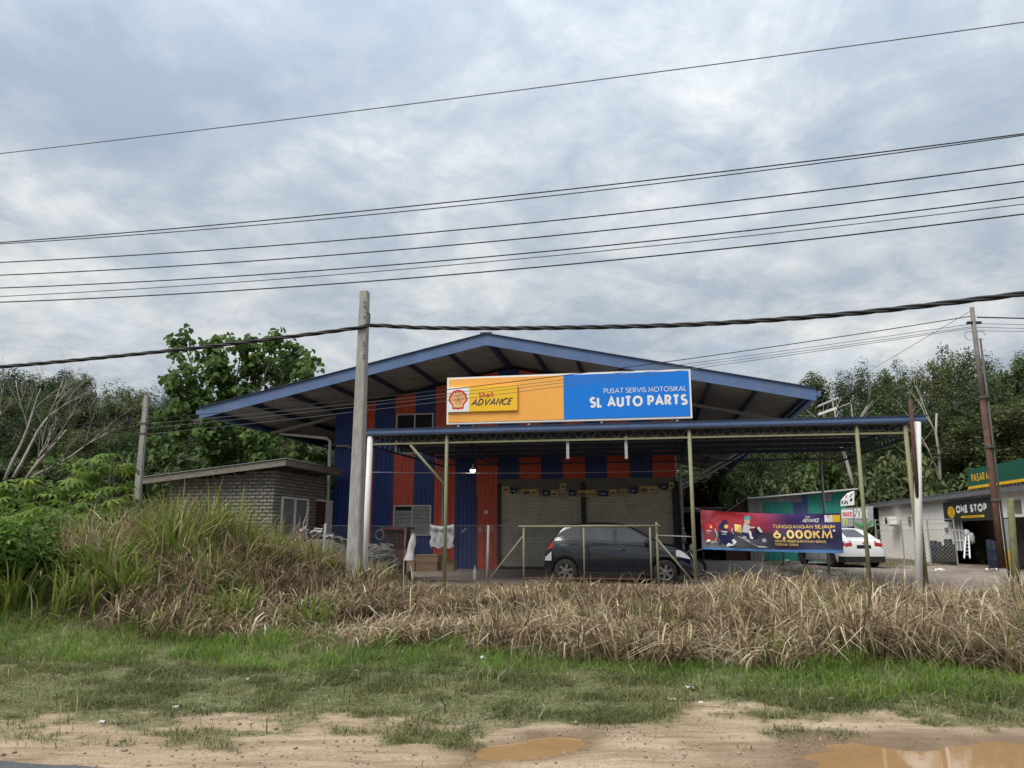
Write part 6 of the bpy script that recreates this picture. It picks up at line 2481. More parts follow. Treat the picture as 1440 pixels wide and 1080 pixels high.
# heap of grey rubble with pale scraps on top, right of the shed
q = on_w(462, 775, 20.0)
hp_ = thing('rubble_heap', 'waist high dark grey heap with pale scraps on top between shed and concrete pole', 'rubble heap', uwz=(q[0], 20.0, 0.5))
P = []
a, b_ = on_w(428, 742, 20.0), on_w(500, 768, 20.0)
for i in range(9):
    rowp = []
    for j in range(22):
        f = j / 21
        u = a[0] - 0.2 + (b_[0] - a[0] + 0.5) * f
        topz_ = a[2] + (b_[2] - a[2]) * f
        e = math.sin(math.pi * min(1, max(0, f * 1.0))) ** 0.35
        t = i / 8
        z = 0.3 + (topz_ - 0.3) * min(1, t * 1.5) * max(0.25, e)
        w = 19.6 + 0.9 * max(0, t - 0.55) * 2.2 - 0.25 * math.sin(t * 3)
        nz = float(fbm(np.array([u * 2.6]), np.array([t * 4.0]), 131)[0]) - 0.5
        rowp.append((u + nz * 0.15, w + nz * 0.5, z + nz * 0.25))
    P.append(rowp)
MB().grid(P).build('heap', M['rubble'], hp_, True)
for k in range(26):
    f = RND.random()
    u = a[0] + (b_[0] - a[0]) * f
    z = a[2] + (b_[2] - a[2]) * f + RND.uniform(-0.06, 0.10)
    m = MB()
    crumple(m, (u, 0, z), RND.uniform(0.14, 0.34), RND.uniform(0.05, 0.12), 4, k, 19.75 + RND.uniform(-0.2, 0.3))
    m.build('scrap_piece', M['scrap'] if k % 3 else M['rubble'], hp_)
# cabinet with a mesh cage on top
c0, c1 = on_w(541, 742, 20.3), on_w(569, 800, 20.3)
cab = thing('metal_cabinet', 'rusty maroon metal cabinet with a dark mesh cage on top behind the fence', 'cabinet', uwz=(c0[0], 20.3, 0.4))
zm = on_w(555, 772, 20.3)[2]
m = MB()
m.box(c0[0] - 0.25, c1[0], 20.2, 20.9, 0.38, zm)
m.build('lower_case', M['maroon'], cab)
m = MB()
for k in range(7):
    u = c0[0] + (c1[0] - c0[0]) * k / 6
    m.bar((u, 20.2, zm), (u, 20.2, c0[2]), 0.012)
    m.bar((c0[0], 20.2, zm + (c0[2] - zm) * k / 6), (c1[0], 20.2, zm + (c0[2] - zm) * k / 6), 0.012)
m.build('cage_mesh', M['rust'], cab, kind='stuff')
m = MB()
m.box(c0[0] + 0.04, c1[0] - 0.04, 20.3, 20.85, zm + 0.005, c0[2] - 0.06)
m.build('cage_load', M['dark'], cab)
m = MB()
m.box(c0[0] - 0.05, c1[0] + 0.05, 20.15, 20.95, c0[2] - 0.05, c0[2] + 0.01)
m.build('cage_lid', M['maroon'], cab)
# crumpled scrap metal
q = on_w(532, 775, 19.9)
scr = thing('scrap_pile', 'pile of crumpled silver scrap sheet beside the maroon cabinet', 'scrap pile', uwz=(q[0], 19.9, 0.5))
m = MB()
m.ell((q[0] + 0.05, 20.0, 0.75), (0.48, 0.35, 0.55), 14, 8)
m.v = [(x + 0.08 * math.sin(z * 19), y, z + 0.08 * math.sin(x * 23 + y * 11)) for x, y, z in m.v]
m.build('pile', M['rubble'], scr)
for k in range(16):
    px, py = RND.uniform(516, 550), RND.uniform(764, 785)
    c = on_w(px, py, 19.65)
    m = MB()
    an = RND.uniform(-0.6, 0.6)
    L = RND.uniform(0.15, 0.42)
    m.bar((c[0] - L / 2 * math.cos(an), 19.6 + RND.uniform(-.1, .1), c[2] - L / 2 * math.sin(an)), (c[0] + L / 2 * math.cos(an), 19.7, c[2] + L / 2 * math.sin(an)), RND.uniform(0.03, 0.10), 0.012)
    m.build('scrap_strip', M['scrap'], scr)
# green wire hoop
q = on_w(534, 752, 19.9)
single(MB().tube([(q[0] + 0.11 * math.cos(t), 19.9, q[2] + 0.13 * math.sin(t)) for t in np.linspace(0, 2 * math.pi, 24)], 0.012, 6), 'wire_hoop', M['moss_post'], 'dull green hoop sticking up behind the scrap pile', 'hoop', uwz=q)
# white sack hung on the fence post
q = on_w(581, 769, 19.05)
m = MB()
P = []
for i in range(9):
    t = i / 8
    z = q[2] + 0.33 - 0.66 * t
    r = 0.035 + 0.075 * t ** 0.8 * (1.0 + 0.35 * math.sin(t * 7)) * (1 if i < 8 else 0.8)
    P.append([(q[0] + 0.02 + (r * (1 + 0.3 * math.sin(k * 2.3 + t * 4)) * math.cos(k * math.pi / 7) * 1.1) - 0.10 * t, 19.0 + r * 0.6 * math.sin(k * math.pi / 7) + 0.015 * math.sin(k * 3 + i), z) for k in range(14)])
m.grid(P, True)
single(m, 'hanging_sack', M['sack'], 'limp white sack hung on the fence near the rust brown fence post', 'sack', uwz=(q[0], 19.05, q[2]), smooth=True)
# grey sheet draped on the fence
a, b_ = on_w(603, 738, 19.1), on_w(640, 770, 19.1)
m = MB()
P = []
for i in range(12):
    t = i / 11
    z = a[2] - (a[2] - b_[2]) * t
    P.append([(a[0] + 0.02 + (b_[0] - a[0]) * (0.05 + 0.87 * j / 13) + 0.02 * math.sin(i * 1.3), 19.08 - 0.05 * math.sin(math.pi * min(1, t * 4)) + 0.025 * math.sin(j * 1.7 + t * 3) - 0.02, z + (0.03 * math.sin(j * 1.1) if i == 11 else 0) - 0.05 * math.sin(math.pi * j / 13) * (1 if i < 2 else 0)) for j in range(14)])
m.grid(P)
P2 = [[(x, y + 0.06 + 0.02 * k, z - 0.1 * k) for x, y, z in P[0]] for k in (0, 1, 3)]
m.grid(P2)
sh = single(m, 'draped_sheet', M['grey_cloth'], 'dirty grey sheet with a pale folded rim draped over the chain link fence', 'sheet', uwz=(a[0], 19.1, b_[2]), smooth=True)
m = MB()
m.grid([[(x, y - 0.03, z + 0.012) for x, y, z in P[0]], [(x, y - 0.05, z - 0.05) for x, y, z in P[0]], [(x, y - 0.025, z - 0.085) for x, y, z in P[0]]])
rim = m.build('folded_rim', M['sack'], None, True, org=(a[0], 19.1, b_[2]))
rim.parent = sh
# cardboard boxes
def carton(px0, px1, py0, py1, w, dep, lab, open_=False):
    a, b_ = on_w(px0, py0, w), on_w(px1, py1, w)
    t = thing('cardboard_box', lab, 'box', uwz=((a[0] + b_[0]) / 2, w, b_[2]), group='cardboard boxes by the fence')
    m = MB()
    m.box(a[0], b_[0], w, w + dep, b_[2], a[2])
    m.build('carton', M['cardboard'], t)
    m = MB()
    c = (a[2] + b_[2]) / 2
    if open_:
        m.quad((a[0], w, a[2]), (b_[0], w, a[2]), (b_[0] + 0.03, w - 0.09, a[2] + 0.06), (a[0] - 0.02, w - 0.09, a[2] + 0.06))
        m.quad((b_[0], w, a[2]), (b_[0], w + dep, a[2]), (b_[0] + 0.12, w + dep, a[2] + 0.05), (b_[0] + 0.12, w, a[2] + 0.05))
        m.build('flap', M['cardboard'], t)
    else:
        m.box(a[0] + 0.005, b_[0] - 0.005, w - 0.006, w - 0.001, a[2] - 0.05, a[2] - 0.02)
        m.build('tape', M['wood_grey'], t)


carton(584, 615, 780, 790, 19.6, 0.4, 'upper of two stacked brown cartons by the fence', False)
carton(585, 614, 790.2, 803, 19.6, 0.4, 'lower of two stacked brown cartons by the fence', False)
carton(572, 583, 786, 803, 19.8, 0.25, 'small tall carton left of the stacked pair', False)
carton(622, 638, 789, 803, 19.7, 0.3, 'open carton with raised flaps right of the stacked pair', True)
q = on_w(668, 792, 21.0)
t = thing('water_bottle', 'clear plastic bottle standing at the foot of the blue door', 'bottle', uwz=(q[0], 21, 0.37))
m = MB()
m.grid([[(q[0] + r * math.cos(k * math.pi / 6), 21 + r * math.sin(k * math.pi / 6), 0.375 + z) for k in range(12)] for r, z in ((0.05, 0), (0.055, 0.03), (0.055, 0.22), (0.02, 0.30), (0.02, 0.33))], True)
m.build('body', M['lens_clear'], t, True)
m = MB()
m.tube([(q[0], 21, 0.705), (q[0], 21, 0.74)], 0.024, 10)
m.build('cap', M['print_teal'], t)
q = on_u(462, 731, SU + 0.35)
t = single(MB().tube([(q[0], q[1], 0.4), (q[0], q[1], 1.5), (q[0], q[1], 1.6)], [0.22, 0.22, 0.14], 14), 'blue_tub', mat('faded_blue_plastic', (0.05, 0.15, 0.26), 0.5, 0.2, 4), 'faded blue tub standing by the shed door against the workshop wall', 'tub', uwz=(q[0], q[1], 0.4), smooth=True)

# ================================================================== TREES
def branch_mesh(segs, name, material, n=6):
    m = MB()
    for pts, r in segs:
        m.tube(pts, r, n)
    me = bpy.data.meshes.new(name)
    me.from_pydata(m.v, [], m.f)
    me.polygons.foreach_set('use_smooth', [True] * len(me.polygons))
    me.materials.append(material)
    return me


def tree_kind(seed, material, hgt=10.0, spread=2.6, trunk=0.35, nb=16, cl=8, per=56, leaf=(0.18, 0.085), clump=0.62, conical=0.4, droop=0.3):
    """returns trunk mesh and crown mesh of a tree of the given height"""
    r = random.Random(seed)
    segs = []
    base = [Vector((0, 0, -0.5))]
    x = y = 0
    for k in range(1, 9):
        x += r.uniform(-0.14, 0.14)
        y += r.uniform(-0.14, 0.14)
        base.append(Vector((x, y, hgt * 0.95 * k / 8)))
    segs.append((base, [0.16 * (1 - 0.88 * k / 8) * hgt / 10 + 0.02 for k in range(9)]))
    cen, rad_c = [], []
    for b in range(nb):
        f = trunk + (1 - trunk) * (b + r.random()) / nb
        i = min(7, int(f * 8 * 0.98))
        p = base[i].lerp(base[i + 1], (f * 8 * 0.98) % 1)
        an = b * 2.4 + r.uniform(-0.6, 0.6)
        rel = (f - trunk) / (1 - trunk)
        L = spread * (1 - conical * rel) * (0.55 + 0.45 * math.sin(math.pi * min(1, rel * 0.85 + 0.2))) * r.uniform(0.55, 1.2)
        up = r.uniform(0.1, 0.7) + 0.4 * rel
        e = p + Vector((math.cos(an) * L, math.sin(an) * L, L * up))
        e.z = min(e.z, hgt * 1.02)
        mid = p.lerp(e, 0.5) + Vector((r.uniform(-.15, .15), r.uniform(-.15, .15), 0.12))
        segs.append(([p, mid, e], [0.05, 0.032, 0.012]))
        for c in range(cl):
            t = r.uniform(0.35, 1.08)
            q = p.lerp(e, t) + Vector((r.gauss(0, 0.42), r.gauss(0, 0.42), r.gauss(0, 0.34)))
            cen.append(q)
            rad_c.append(clump * r.uniform(0.6, 1.25))
    for c in range(6):
        cen.append(base[8] + Vector((r.gauss(0, 0.3), r.gauss(0, 0.3), r.uniform(-0.8, 0.35))))
        rad_c.append(clump * r.uniform(0.5, 0.8))
    cen = np.array([tuple(c) for c in cen])
    n = len(cen)
    d = NP.normal(size=(n, per, 3))
    d /= np.linalg.norm(d, axis=2, keepdims=True)
    rr = np.array(rad_c)[:, None, None] * NP.uniform(0.35, 1.0, (n, per, 1))
    pos = cen[:, None] + d * rr * np.array([1, 1, 1.0])
    nr = d * 0.6 + np.array([0, 0, 0.8]) + NP.normal(0, 0.35, (n, per, 3))
    ct = NP.uniform(0.15, 0.7, (n, 1))
    tone = ct + NP.normal(0, 0.16, (n, per))
    s = NP.uniform(0.7, 1.35, n * per)
    me = leaf_mesh('crown', pos.reshape(-1, 3), nr.reshape(-1, 3), leaf[0] * s, leaf[1] * s, tone.ravel(), material, droop)
    return branch_mesh(segs, 'trunk', M['bark']), me


KINDS = [
    tree_kind(1, M['leaf_forest'], spread=2.3, trunk=0.30, nb=20),
    tree_kind(2, M['leaf_forest'], spread=2.9, trunk=0.38, nb=18, conical=0.2, clump=0.72),
    tree_kind(3, M['leaf_olive'], spread=2.2, trunk=0.42, nb=16, conical=0.3, per=40, clump=0.6),
    tree_kind(4, M['leaf_forest'], spread=1.7, trunk=0.22, nb=24, conical=0.75, clump=0.5),
    tree_kind(5, M['leaf_olive'], spread=3.0, trunk=0.28, nb=20, conical=0.25, clump=0.75),
    tree_kind(6, M['leaf_forest'], spread=2.5, trunk=0.5, nb=15, conical=0.1, clump=0.6, per=44),
]


def put_tree(kind, px, Y, top_py, label, group, name='forest_tree', wide=1.0, rz=None, cat='tree'):
    x, _, zt = on_y(px, top_py, Y)
    zb = Hs(x, Y)
    s = (zt - zb) / 10.3
    o = bpy.data.objects.new(name, None)
    COL.objects.link(o)
    o.location = (x, Y, zb)
    o.rotation_euler = (0, 0, RND.uniform(0, 6.28) if rz is None else rz)
    o.scale = (s * wide, s * wide, s)
    tag(o, label, cat, group)
    tr, cr = KINDS[kind]
    link('trunk', tr, o)
    link('crown', cr, o)
    return o


def ltop(px): return float(np.interp(px, [-80, 0, 40, 75, 100, 130, 160, 210, 250, 320, 480], [522, 528, 528, 530, 535, 545, 552, 555, 548, 560, 585]))
def rtop(px): return float(np.interp(px, [960, 1030, 1090, 1130, 1165, 1200, 1250, 1290, 1330, 1370, 1410, 1450, 1520], [600, 590, 570, 545, 540, 530, 512, 507, 498, 502, 505, 496, 500]))


LG, RG, BG = 'dense trees behind the left slope', 'tall dark trees behind the shops on the right', 'trees standing behind the workshop'
ORD = 'first second third fourth fifth sixth seventh eighth ninth tenth eleventh twelfth thirteenth fourteenth fifteenth sixteenth seventeenth eighteenth nineteenth twentieth twenty-first twenty-second twenty-third twenty-fourth twenty-fifth twenty-sixth twenty-seventh twenty-eighth'.split()
LT, RT = 'dense dark green tree in the wood behind the left slope', 'tall dark tree in the wood behind the shops on the right'
k = 0
px = -25
n_ = 0
while px < 490:
    Y = RND.uniform(46, 53)
    put_tree((0, 1, 4, 5, 1, 2)[k % 6], px, Y, ltop(px) + RND.uniform(-8, 14), '%s tree from the left edge in the taller back row of the left wood' % ORD[n_], LG, wide=RND.uniform(0.85, 1.1))
    px += RND.uniform(24, 36)
    k += 1
    n_ += 1
px = -20
n_ = 0
while px < 480:
    put_tree((4, 1, 0)[k % 3], px, RND.uniform(38, 43), ltop(px) + RND.uniform(25, 60), '%s tree from the left edge in the lower front row of the left wood' % ORD[n_], LG, wide=RND.uniform(1.1, 1.4))
    px += RND.uniform(40, 60)
    k += 1
    n_ += 1
put_tree(3, 88, 48, 512, 'spiky dark tree rising above the left wood, left of its twin', LG, wide=0.75)
put_tree(3, 112, 47.5, 518, 'spiky dark tree rising above the left wood, right of its twin', LG, wide=0.7)
put_tree(2, 185, 47, 541, 'loose topped tree rising above the left wood left of the slim pole', LG)
px = 1000
n_ = 0
while px < 1480:
    Y = RND.uniform(56, 64)
    put_tree((0, 5, 1, 0, 3, 5, 2)[k % 7], px, Y, rtop(px) + RND.uniform(-8, 16), '%s tree from the left in the tall back row of the right wood' % ORD[n_], RG, wide=RND.uniform(0.58, 0.82))
    px += RND.uniform(20, 30)
    k += 1
    n_ += 1
px = 1010
n_ = 0
while px < 1480:
    put_tree((5, 2, 0, 1)[k % 4], px, RND.uniform(50, 54), rtop(px) + RND.uniform(22, 70), '%s tree from the left in the lower front row of the right wood' % ORD[n_], RG, wide=RND.uniform(0.85, 1.1))
    px += RND.uniform(30, 44)
    k += 1
    n_ += 1
put_tree(3, 1140, 57, 513, 'pointed dark tree above the right end of the workshop roof', RG, wide=0.8)
put_tree(4, 1395, 49, 568, 'rounded olive tree behind the green roof sign', RG, wide=1.5)
put_tree(4, 1450, 47, 552, 'rounded olive tree at the right edge behind the shop', RG, wide=1.5)
put_tree(4, 1345, 50, 618, 'lower rounded olive tree behind the shop eave', RG, wide=1.6)
put_tree(4, 1165, 47, 600, 'yellowish olive tree beside the tip of the workshop roof', RG, wide=0.9)

# far wood closing the view between the trunks
def far_woods():
    n = 52000
    a = NP.uniform(-0.95, 0.95, n)
    Y = NP.uniform(66, 80, n)
    X = a * Y
    top = 8.5 + 3.0 * fbm(X * 0.18, Y * 0.1, 201)
    Z = 0.1 + top * NP.uniform(0, 1, n) ** 0.8
    nr = NP.normal(0, 0.5, (n, 3)) + np.array([0, -0.5, 0.7])
    s = NP.uniform(0.7, 1.5, n)
    tone = 0.35 + 0.5 * (fbm(X * 0.35, Z * 0.5, 207) - 0.5) * 2 + NP.normal(0, 0.12, n)
    o = link('far_woods', leaf_mesh('far_woods', np.stack([X, Y, Z], 1), nr, 0.62 * s, 0.40 * s, tone, M['leaf_forest']))
    o['kind'] = 'stuff'


far_woods()


# bushes: one crown of leaves over a few stems
def bush_kind(seed, material, n=2200, leaf=(0.16, 0.09), droop=0.2, shape='oval', rz_=0.55):
    r = random.Random(seed)
    lob = [(Vector((r.uniform(-.55, .55), r.uniform(-.55, .55), r.uniform(0.35, 0.8))), r.uniform(0.28, 0.5)) for _ in range(12)]
    c = np.array([tuple(l[0]) for l in lob])
    rr = np.array([l[1] for l in lob])
    i = NP.integers(0, 12, n)
    d = NP.normal(size=(n, 3))
    d /= np.linalg.norm(d, axis=1, keepdims=True)
    pos = c[i] + d * (rr[i] * NP.uniform(0.45, 1.05, n) ** 0.6)[:, None] * np.array([1, 1, 0.85])
    pos[:, 2] = np.maximum(pos[:, 2], 0.02)
    nr = d * 0.5 + np.array([0, 0, 0.8]) + NP.normal(0, 0.3, (n, 3))
    tone = 0.42 + (rr[i] - 0.4) * 1.5 + NP.normal(0, 0.2, n)
    s = NP.uniform(0.7, 1.3, n)
    segs = []
    for _ in range(7):
        a = r.uniform(0, 6.28)
        q = r.uniform(0.2, 0.5)
        segs.append(([(0.05 * math.cos(a), 0.05 * math.sin(a), -0.1), (q * 0.5 * math.cos(a), q * 0.5 * math.sin(a), 0.4), (q * math.cos(a), q * math.sin(a), 0.9)], [0.03, 0.02, 0.008]))
    return branch_mesh(segs, 'stems', M['bark'], 5), leaf_mesh('foliage', pos, nr, leaf[0] * s, leaf[1] * s, tone, material, droop, shape)


BUSH = {'forest': bush_kind(21, M['leaf_forest']), 'olive': bush_kind(22, M['leaf_olive']), 'lush': bush_kind(23, M['leaf_cassava'], 3000, (0.12, 0.05)),
        'broad': bush_kind(24, M['leaf_broad'], 1500, (0.17, 0.13), 0.3, 'round'), 'flower': bush_kind(25, M['leaf_flower'], 1800, (0.11, 0.08)),
        'long': bush_kind(26, M['leaf_long'], 900, (0.46, 0.07), 1.6), 'dark': bush_kind(27, M['leaf_forest'], 1700, (0.12, 0.05))}


def put_bush(kind, px, Y, base_py, top_py, wpx, label, group=None, name='bush', zb=None):
    x, _, zt = on_y(px, top_py, Y)
    zb = Hs(x, Y) if zb is None else zb
    h = zt - zb
    hw = wpx / 1080 * Y / 2
    o = bpy.data.objects.new(name, None)
    COL.objects.link(o)
    o.location = (x, Y, zb)
    o.rotation_euler = (0, 0, RND.uniform(0, 6.28))
    o.scale = (hw / 0.9, hw / 0.9, h / 1.2)
    tag(o, label, 'bush', group)
    s, f = BUSH[kind]
    link('stems', s, o)
    link('foliage', f, o)
    return o


GB = 'undergrowth at the foot of the right wood'
for px in range(1060, 1480, 38):
    put_bush(('forest', 'olive', 'dark', 'forest')[(px // 38) % 4], px + RND.uniform(-10, 10), RND.uniform(46, 50) if px < 1230 else RND.uniform(47, 49), 780, RND.uniform(640, 680), RND.uniform(60, 100), '%s bush from the left in the undergrowth below the right wood' % ORD[(px - 1060) // 38], GB)
put_bush('olive', 1265, 46, 780, 628, 95, 'large olive bush filling the gap right of the leaning white pipe', GB)
put_bush('forest', 1225, 45, 780, 652, 80, 'dark round bush just above the white car', GB)
put_bush('broad', 1150, 47, 780, 640, 70, 'green bush above the roof edge of the teal shack', GB)
put_bush('flower', 992, 41.5, 780, 655, 70, 'bougainvillea with crimson flowers left of the banner', None, 'flowering_bush')
put_bush('flower', 970, 41.5, 780, 690, 46, 'small crimson bougainvillea behind the canopy post', None, 'flowering_bush')
put_bush('long', 1032, 40.0, 780, 655, 74, 'plant of long drooping glossy leaves above the banner', None, 'long_leaved_plant')
put_bush('long', 1016, 39.4, 780, 684, 44, 'smaller clump of long drooping leaves left of the teal shack', None, 'long_leaved_plant')
put_bush('dark', 1376, 32.5, 785, 745, 26, 'dark twiggy bush in front of the shop door', None, 'bush')
LB = 'bushes behind the grey shed and the slim pole'
for px in range(-30, 480, 44):
    put_bush(('forest', 'olive', 'broad', 'forest')[(px // 44) % 4], px + RND.uniform(-10, 10), RND.uniform(34, 37), 780, RND.uniform(618, 655) - (10 if px > 350 else 0), RND.uniform(70, 110), '%s bush from the left edge in the undergrowth of the left wood' % ORD[(px + 30) // 44], LB)
put_bush('olive', 100, 29, 740, 640, 100, 'olive bush behind the cassava plants', LB)
put_bush('forest', 165, 28, 740, 632, 70, 'dark bush left of the slim concrete pole', LB)
put_bush('forest', 225, 29, 740, 655, 80, 'dark bush right of the slim concrete pole', LB)


# dead pale trees
def dead_tree(px, Y, base_py, lean, hgt, seed, label, group, spread=0.45, name='dead_tree', depth=4, r0=0.10):
    r = random.Random(seed)
    x, _, z = on_y(px, base_py, Y)
    segs = []

    def grow(p, d, L, rr, k):
        pts = [p]
        dd = d.copy()
        n = 4
        for i in range(n):
            dd = (dd + Vector((r.gauss(0, 0.10), r.gauss(0, 0.10), r.gauss(0, 0.08)))).normalized()
            pts.append(pts[-1] + dd * (L / n))
        segs.append((pts, [rr * (1 - 0.55 * i / n) for i in range(n + 1)]))
        if k == 0:
            return
        for c in range(r.randint(2, 3) + (1 if k > 2 else 0)):
            i = r.randint(1, n)
            nd = (dd + Vector((r.gauss(0, spread), r.gauss(0, spread), r.gauss(0.12, spread * 0.6)))).normalized()
            grow(pts[i], nd, L * r.uniform(0.5, 0.75), rr * (1 - 0.55 * i / n) * 0.62, k - 1)
    grow(Vector((0, 0, -0.3)), Vector(lean).normalized(), hgt * 0.55, r0, depth)
    t = thing(name, label, 'dead tree', xyz=(x, Y, z), group=group)
    link('branches', branch_mesh(segs, 'branches', M['bark_pale'], 5), t)
    return t


DG = 'bare pale trees leaning on the left'
for i, (px, by, ln, h, lab) in enumerate(((-25, 668, (0.15, 0, 1), 5.6, 'bare pale tree at the very left edge'), (8, 665, (0.25, 0.1, 1), 5.4, 'bare pale tree second from the left edge'), (35, 668, (0.65, -0.1, 1), 5.0, 'bare pale tree leaning right above the cassava'),
                                          (45, 662, (1.0, 0.1, 0.75), 4.4, 'bare pale tree leaning furthest right, its twigs reaching the slim pole'), (20, 662, (0.45, 0.1, 1), 5.2, 'bare pale tree in the middle of the leaning group'))):
    dead_tree(px, 31 + i * 0.4, by, ln, h, 40 + i, lab, DG, 0.34, r0=0.075, depth=5)
dead_tree(1203, 45, 690, (-0.05, 0, 1), 8.5, 61, 'pale bare tree forking above the canopy near the solar lamp', None, 0.5, depth=3, r0=0.14)
dead_tree(1325, 49, 690, (-0.10, 0, 1), 9.5, 62, 'pale bare trunk standing against the dark wood right of the canopy', None, 0.35, depth=3, r0=0.13)
dead_tree(1302, 48, 690, (0.02, 0, 1), 7.0, 63, 'thin grey bare tree beside the taller bare trunk on the right', None, 0.35, depth=3, r0=0.08)
dead_tree(415, 33, 690, (0.2, 0, 1), 3.6, 64, 'bare twiggy tree under the left eave of the workshop', None, 0.5, depth=4, r0=0.06)
dead_tree(455, 33, 690, (0.05, 0, 1), 3.0, 65, 'bare twigs beside the left downpipe of the workshop', None, 0.5, depth=3, r0=0.05)


# the big tree with round leaves
def big_leaf_tree():
    Y = 33.0
    bx, _, _z = on_y(335, 690, Y)
    bz = Hs(bx, Y)
    t = thing('broad_leaf_tree', 'tall tree with large round bright green leaves rising left of the workshop roof', 'tree', xyz=(bx, Y, bz))
    lob = [(257, 478, 17), (250, 497, 12), (300, 492, 26), (340, 487, 20), (388, 483, 18), (415, 500, 26), (442, 508, 12), (362, 518, 34), (310, 528, 34), (262, 532, 26), (236, 540, 16), (275, 568, 34), (330, 565, 34), (395, 528, 30), (430, 528, 18),
           (252, 598, 26), (300, 612, 34), (365, 600, 34), (372, 640, 34), (425, 610, 24), (240, 640, 22), (320, 650, 30), (430, 648, 20), (215, 625, 7)]
    cen, nr, tone, ln = [], [], [], []
    segs = []
    root = Vector((0, 0, -0.4))
    fork = Vector((-0.2, 0.1, 3.6))
    segs.append(([root, Vector((0.1, 0, 1.8)), fork], [0.19, 0.16, 0.13]))
    for px, py, rp in lob:
        yy = Y + RND.uniform(-1.3, 1.3)
        c = Vector(on_y(px, py, yy)) - Vector((bx, Y, bz))
        rr = rp / 1080 * Y
        mid = fork.lerp(c, 0.5) + Vector((RND.uniform(-.25, .25), RND.uniform(-.25, .25), -0.25))
        segs.append(([fork if py < 600 else Vector((0, 0, 2.2)), mid, c], [0.07, 0.045, 0.02]))
        nro = max(3, int(rp * rp / 40))
        for _ in range(nro):
            v = Vector((RND.gauss(0, 1), RND.gauss(0, 1), RND.gauss(0, 1))).normalized() * rr * RND.uniform(0.25, 1.0)
            e = c + v
            segs.append(([c.lerp(e, 0.1), c.lerp(e, 0.6) + Vector((0, 0, 0.08)), e], [0.018, 0.012, 0.006]))
            tb = RND.uniform(0.25, 0.75)
            for _k in range(RND.randint(10, 16)):
                d = Vector((RND.gauss(0, 1), RND.gauss(0, 1), RND.gauss(0.15, 0.7))).normalized()
                cen.append(tuple(e + d * RND.uniform(0.1, 0.44)))
                nr.append((d.x * 0.9 + RND.gauss(0, .25), d.y * 0.9 + RND.gauss(0, .25), 0.75 + RND.gauss(0, .2)))
                tone.append(tb + RND.gauss(0, 0.16))
                ln.append(RND.uniform(0.17, 0.31))
    link('trunk', branch_mesh(segs, 'trunk', M['bark'], 5), t)
    ln = np.array(ln)
    link('crown', leaf_mesh('crown', np.array(cen), np.array(nr), ln, ln * 0.92, np.array(tone), M['leaf_broad'], 1.2, 'round'), t)


big_leaf_tree()


# cassava plants: each leaf a palm of seven fingers
def cassava_leaf():
    V, F = [], []
    for k in range(7):
        a = rad(-108 + 36 * k)
        L = (0.20, 0.25, 0.29, 0.31, 0.29, 0.25, 0.20)[k]
        c, s = math.cos(a), math.sin(a)
        i = len(V)
        for t, w, z in ((0.02, 0.004, 0), (0.55, 0.032, -0.015), (0.8, 0.024, -0.05), (1.0, 0.0, -0.11)):
            if w:
                V += [(c * L * t - s * w, s * L * t + c * w, z), (c * L * t + s * w, s * L * t - c * w, z)]
            else:
                V.append((c * L * t, s * L * t, z))
        F += [(i, i + 1, i + 3, i + 2), (i + 2, i + 3, i + 5, i + 4), (i + 4, i + 5, i + 6)]
    return V, F


CL = []
for k in range(4):
    V, F = cassava_leaf()
    me = bpy.data.meshes.new('leaf')
    me.from_pydata(V, [], F)
    me.materials.append(M['leaf_cassava'])
    a = me.attributes.new('tone', 'FLOAT', 'POINT')
    a.data.foreach_set('value', np.full(len(V), (0.35, 0.5, 0.62, 0.78)[k], np.float32))
    CL.append(me)


def cassava(px, Y, top_py, label, nl=20, seed=0):
    r = random.Random(seed)
    x, _, zt = on_y(px, top_py, Y)
    zb = Hs(x, Y) - 0.05
    h = zt - zb
    t = thing('cassava_plant', label, 'cassava plant', xyz=(x, Y, zb), group='cassava plants on the left slope')
    segs = []
    stems = [(r.uniform(-0.5, 0.5) * h * 0.25, r.uniform(-0.3, 0.3), h * r.uniform(0.8, 1.0)) for _ in range(3)]
    lv = []
    for sx, sy, sh in stems:
        p = [Vector((sx * 0.15, sy * 0.15, 0)), Vector((sx * 0.5, sy * 0.5, sh * 0.5)), Vector((sx, sy, sh * 0.93))]
        segs.append((p, [0.022, 0.017, 0.009]))
        for q in range(nl // 3):
            f = r.uniform(0.55, 1.0) if q > 2 else 1.0
            b = p[1].lerp(p[2], (f - 0.5) * 2)
            an = r.uniform(0, 6.28)
            L = r.uniform(0.22, 0.48)
            e = b + Vector((math.cos(an) * L, math.sin(an) * L, L * r.uniform(-0.15, 0.55)))
            segs.append(([b, b.lerp(e, 0.5) + Vector((0, 0, 0.03)), e], [0.006, 0.005, 0.004]))
            lv.append((e, an))
    link('stem', branch_mesh(segs, 'stem', M['stem'], 4), t)
    for e, an in lv:
        o = link('leaf', CL[r.choice((0, 1, 1, 2, 2, 3))], t, e, 0)
        s = r.uniform(0.75, 1.2)
        o.rotation_euler = (r.uniform(-0.45, 0.45), r.uniform(-0.2, 0.6), an)
        o.scale = (s, s, s)


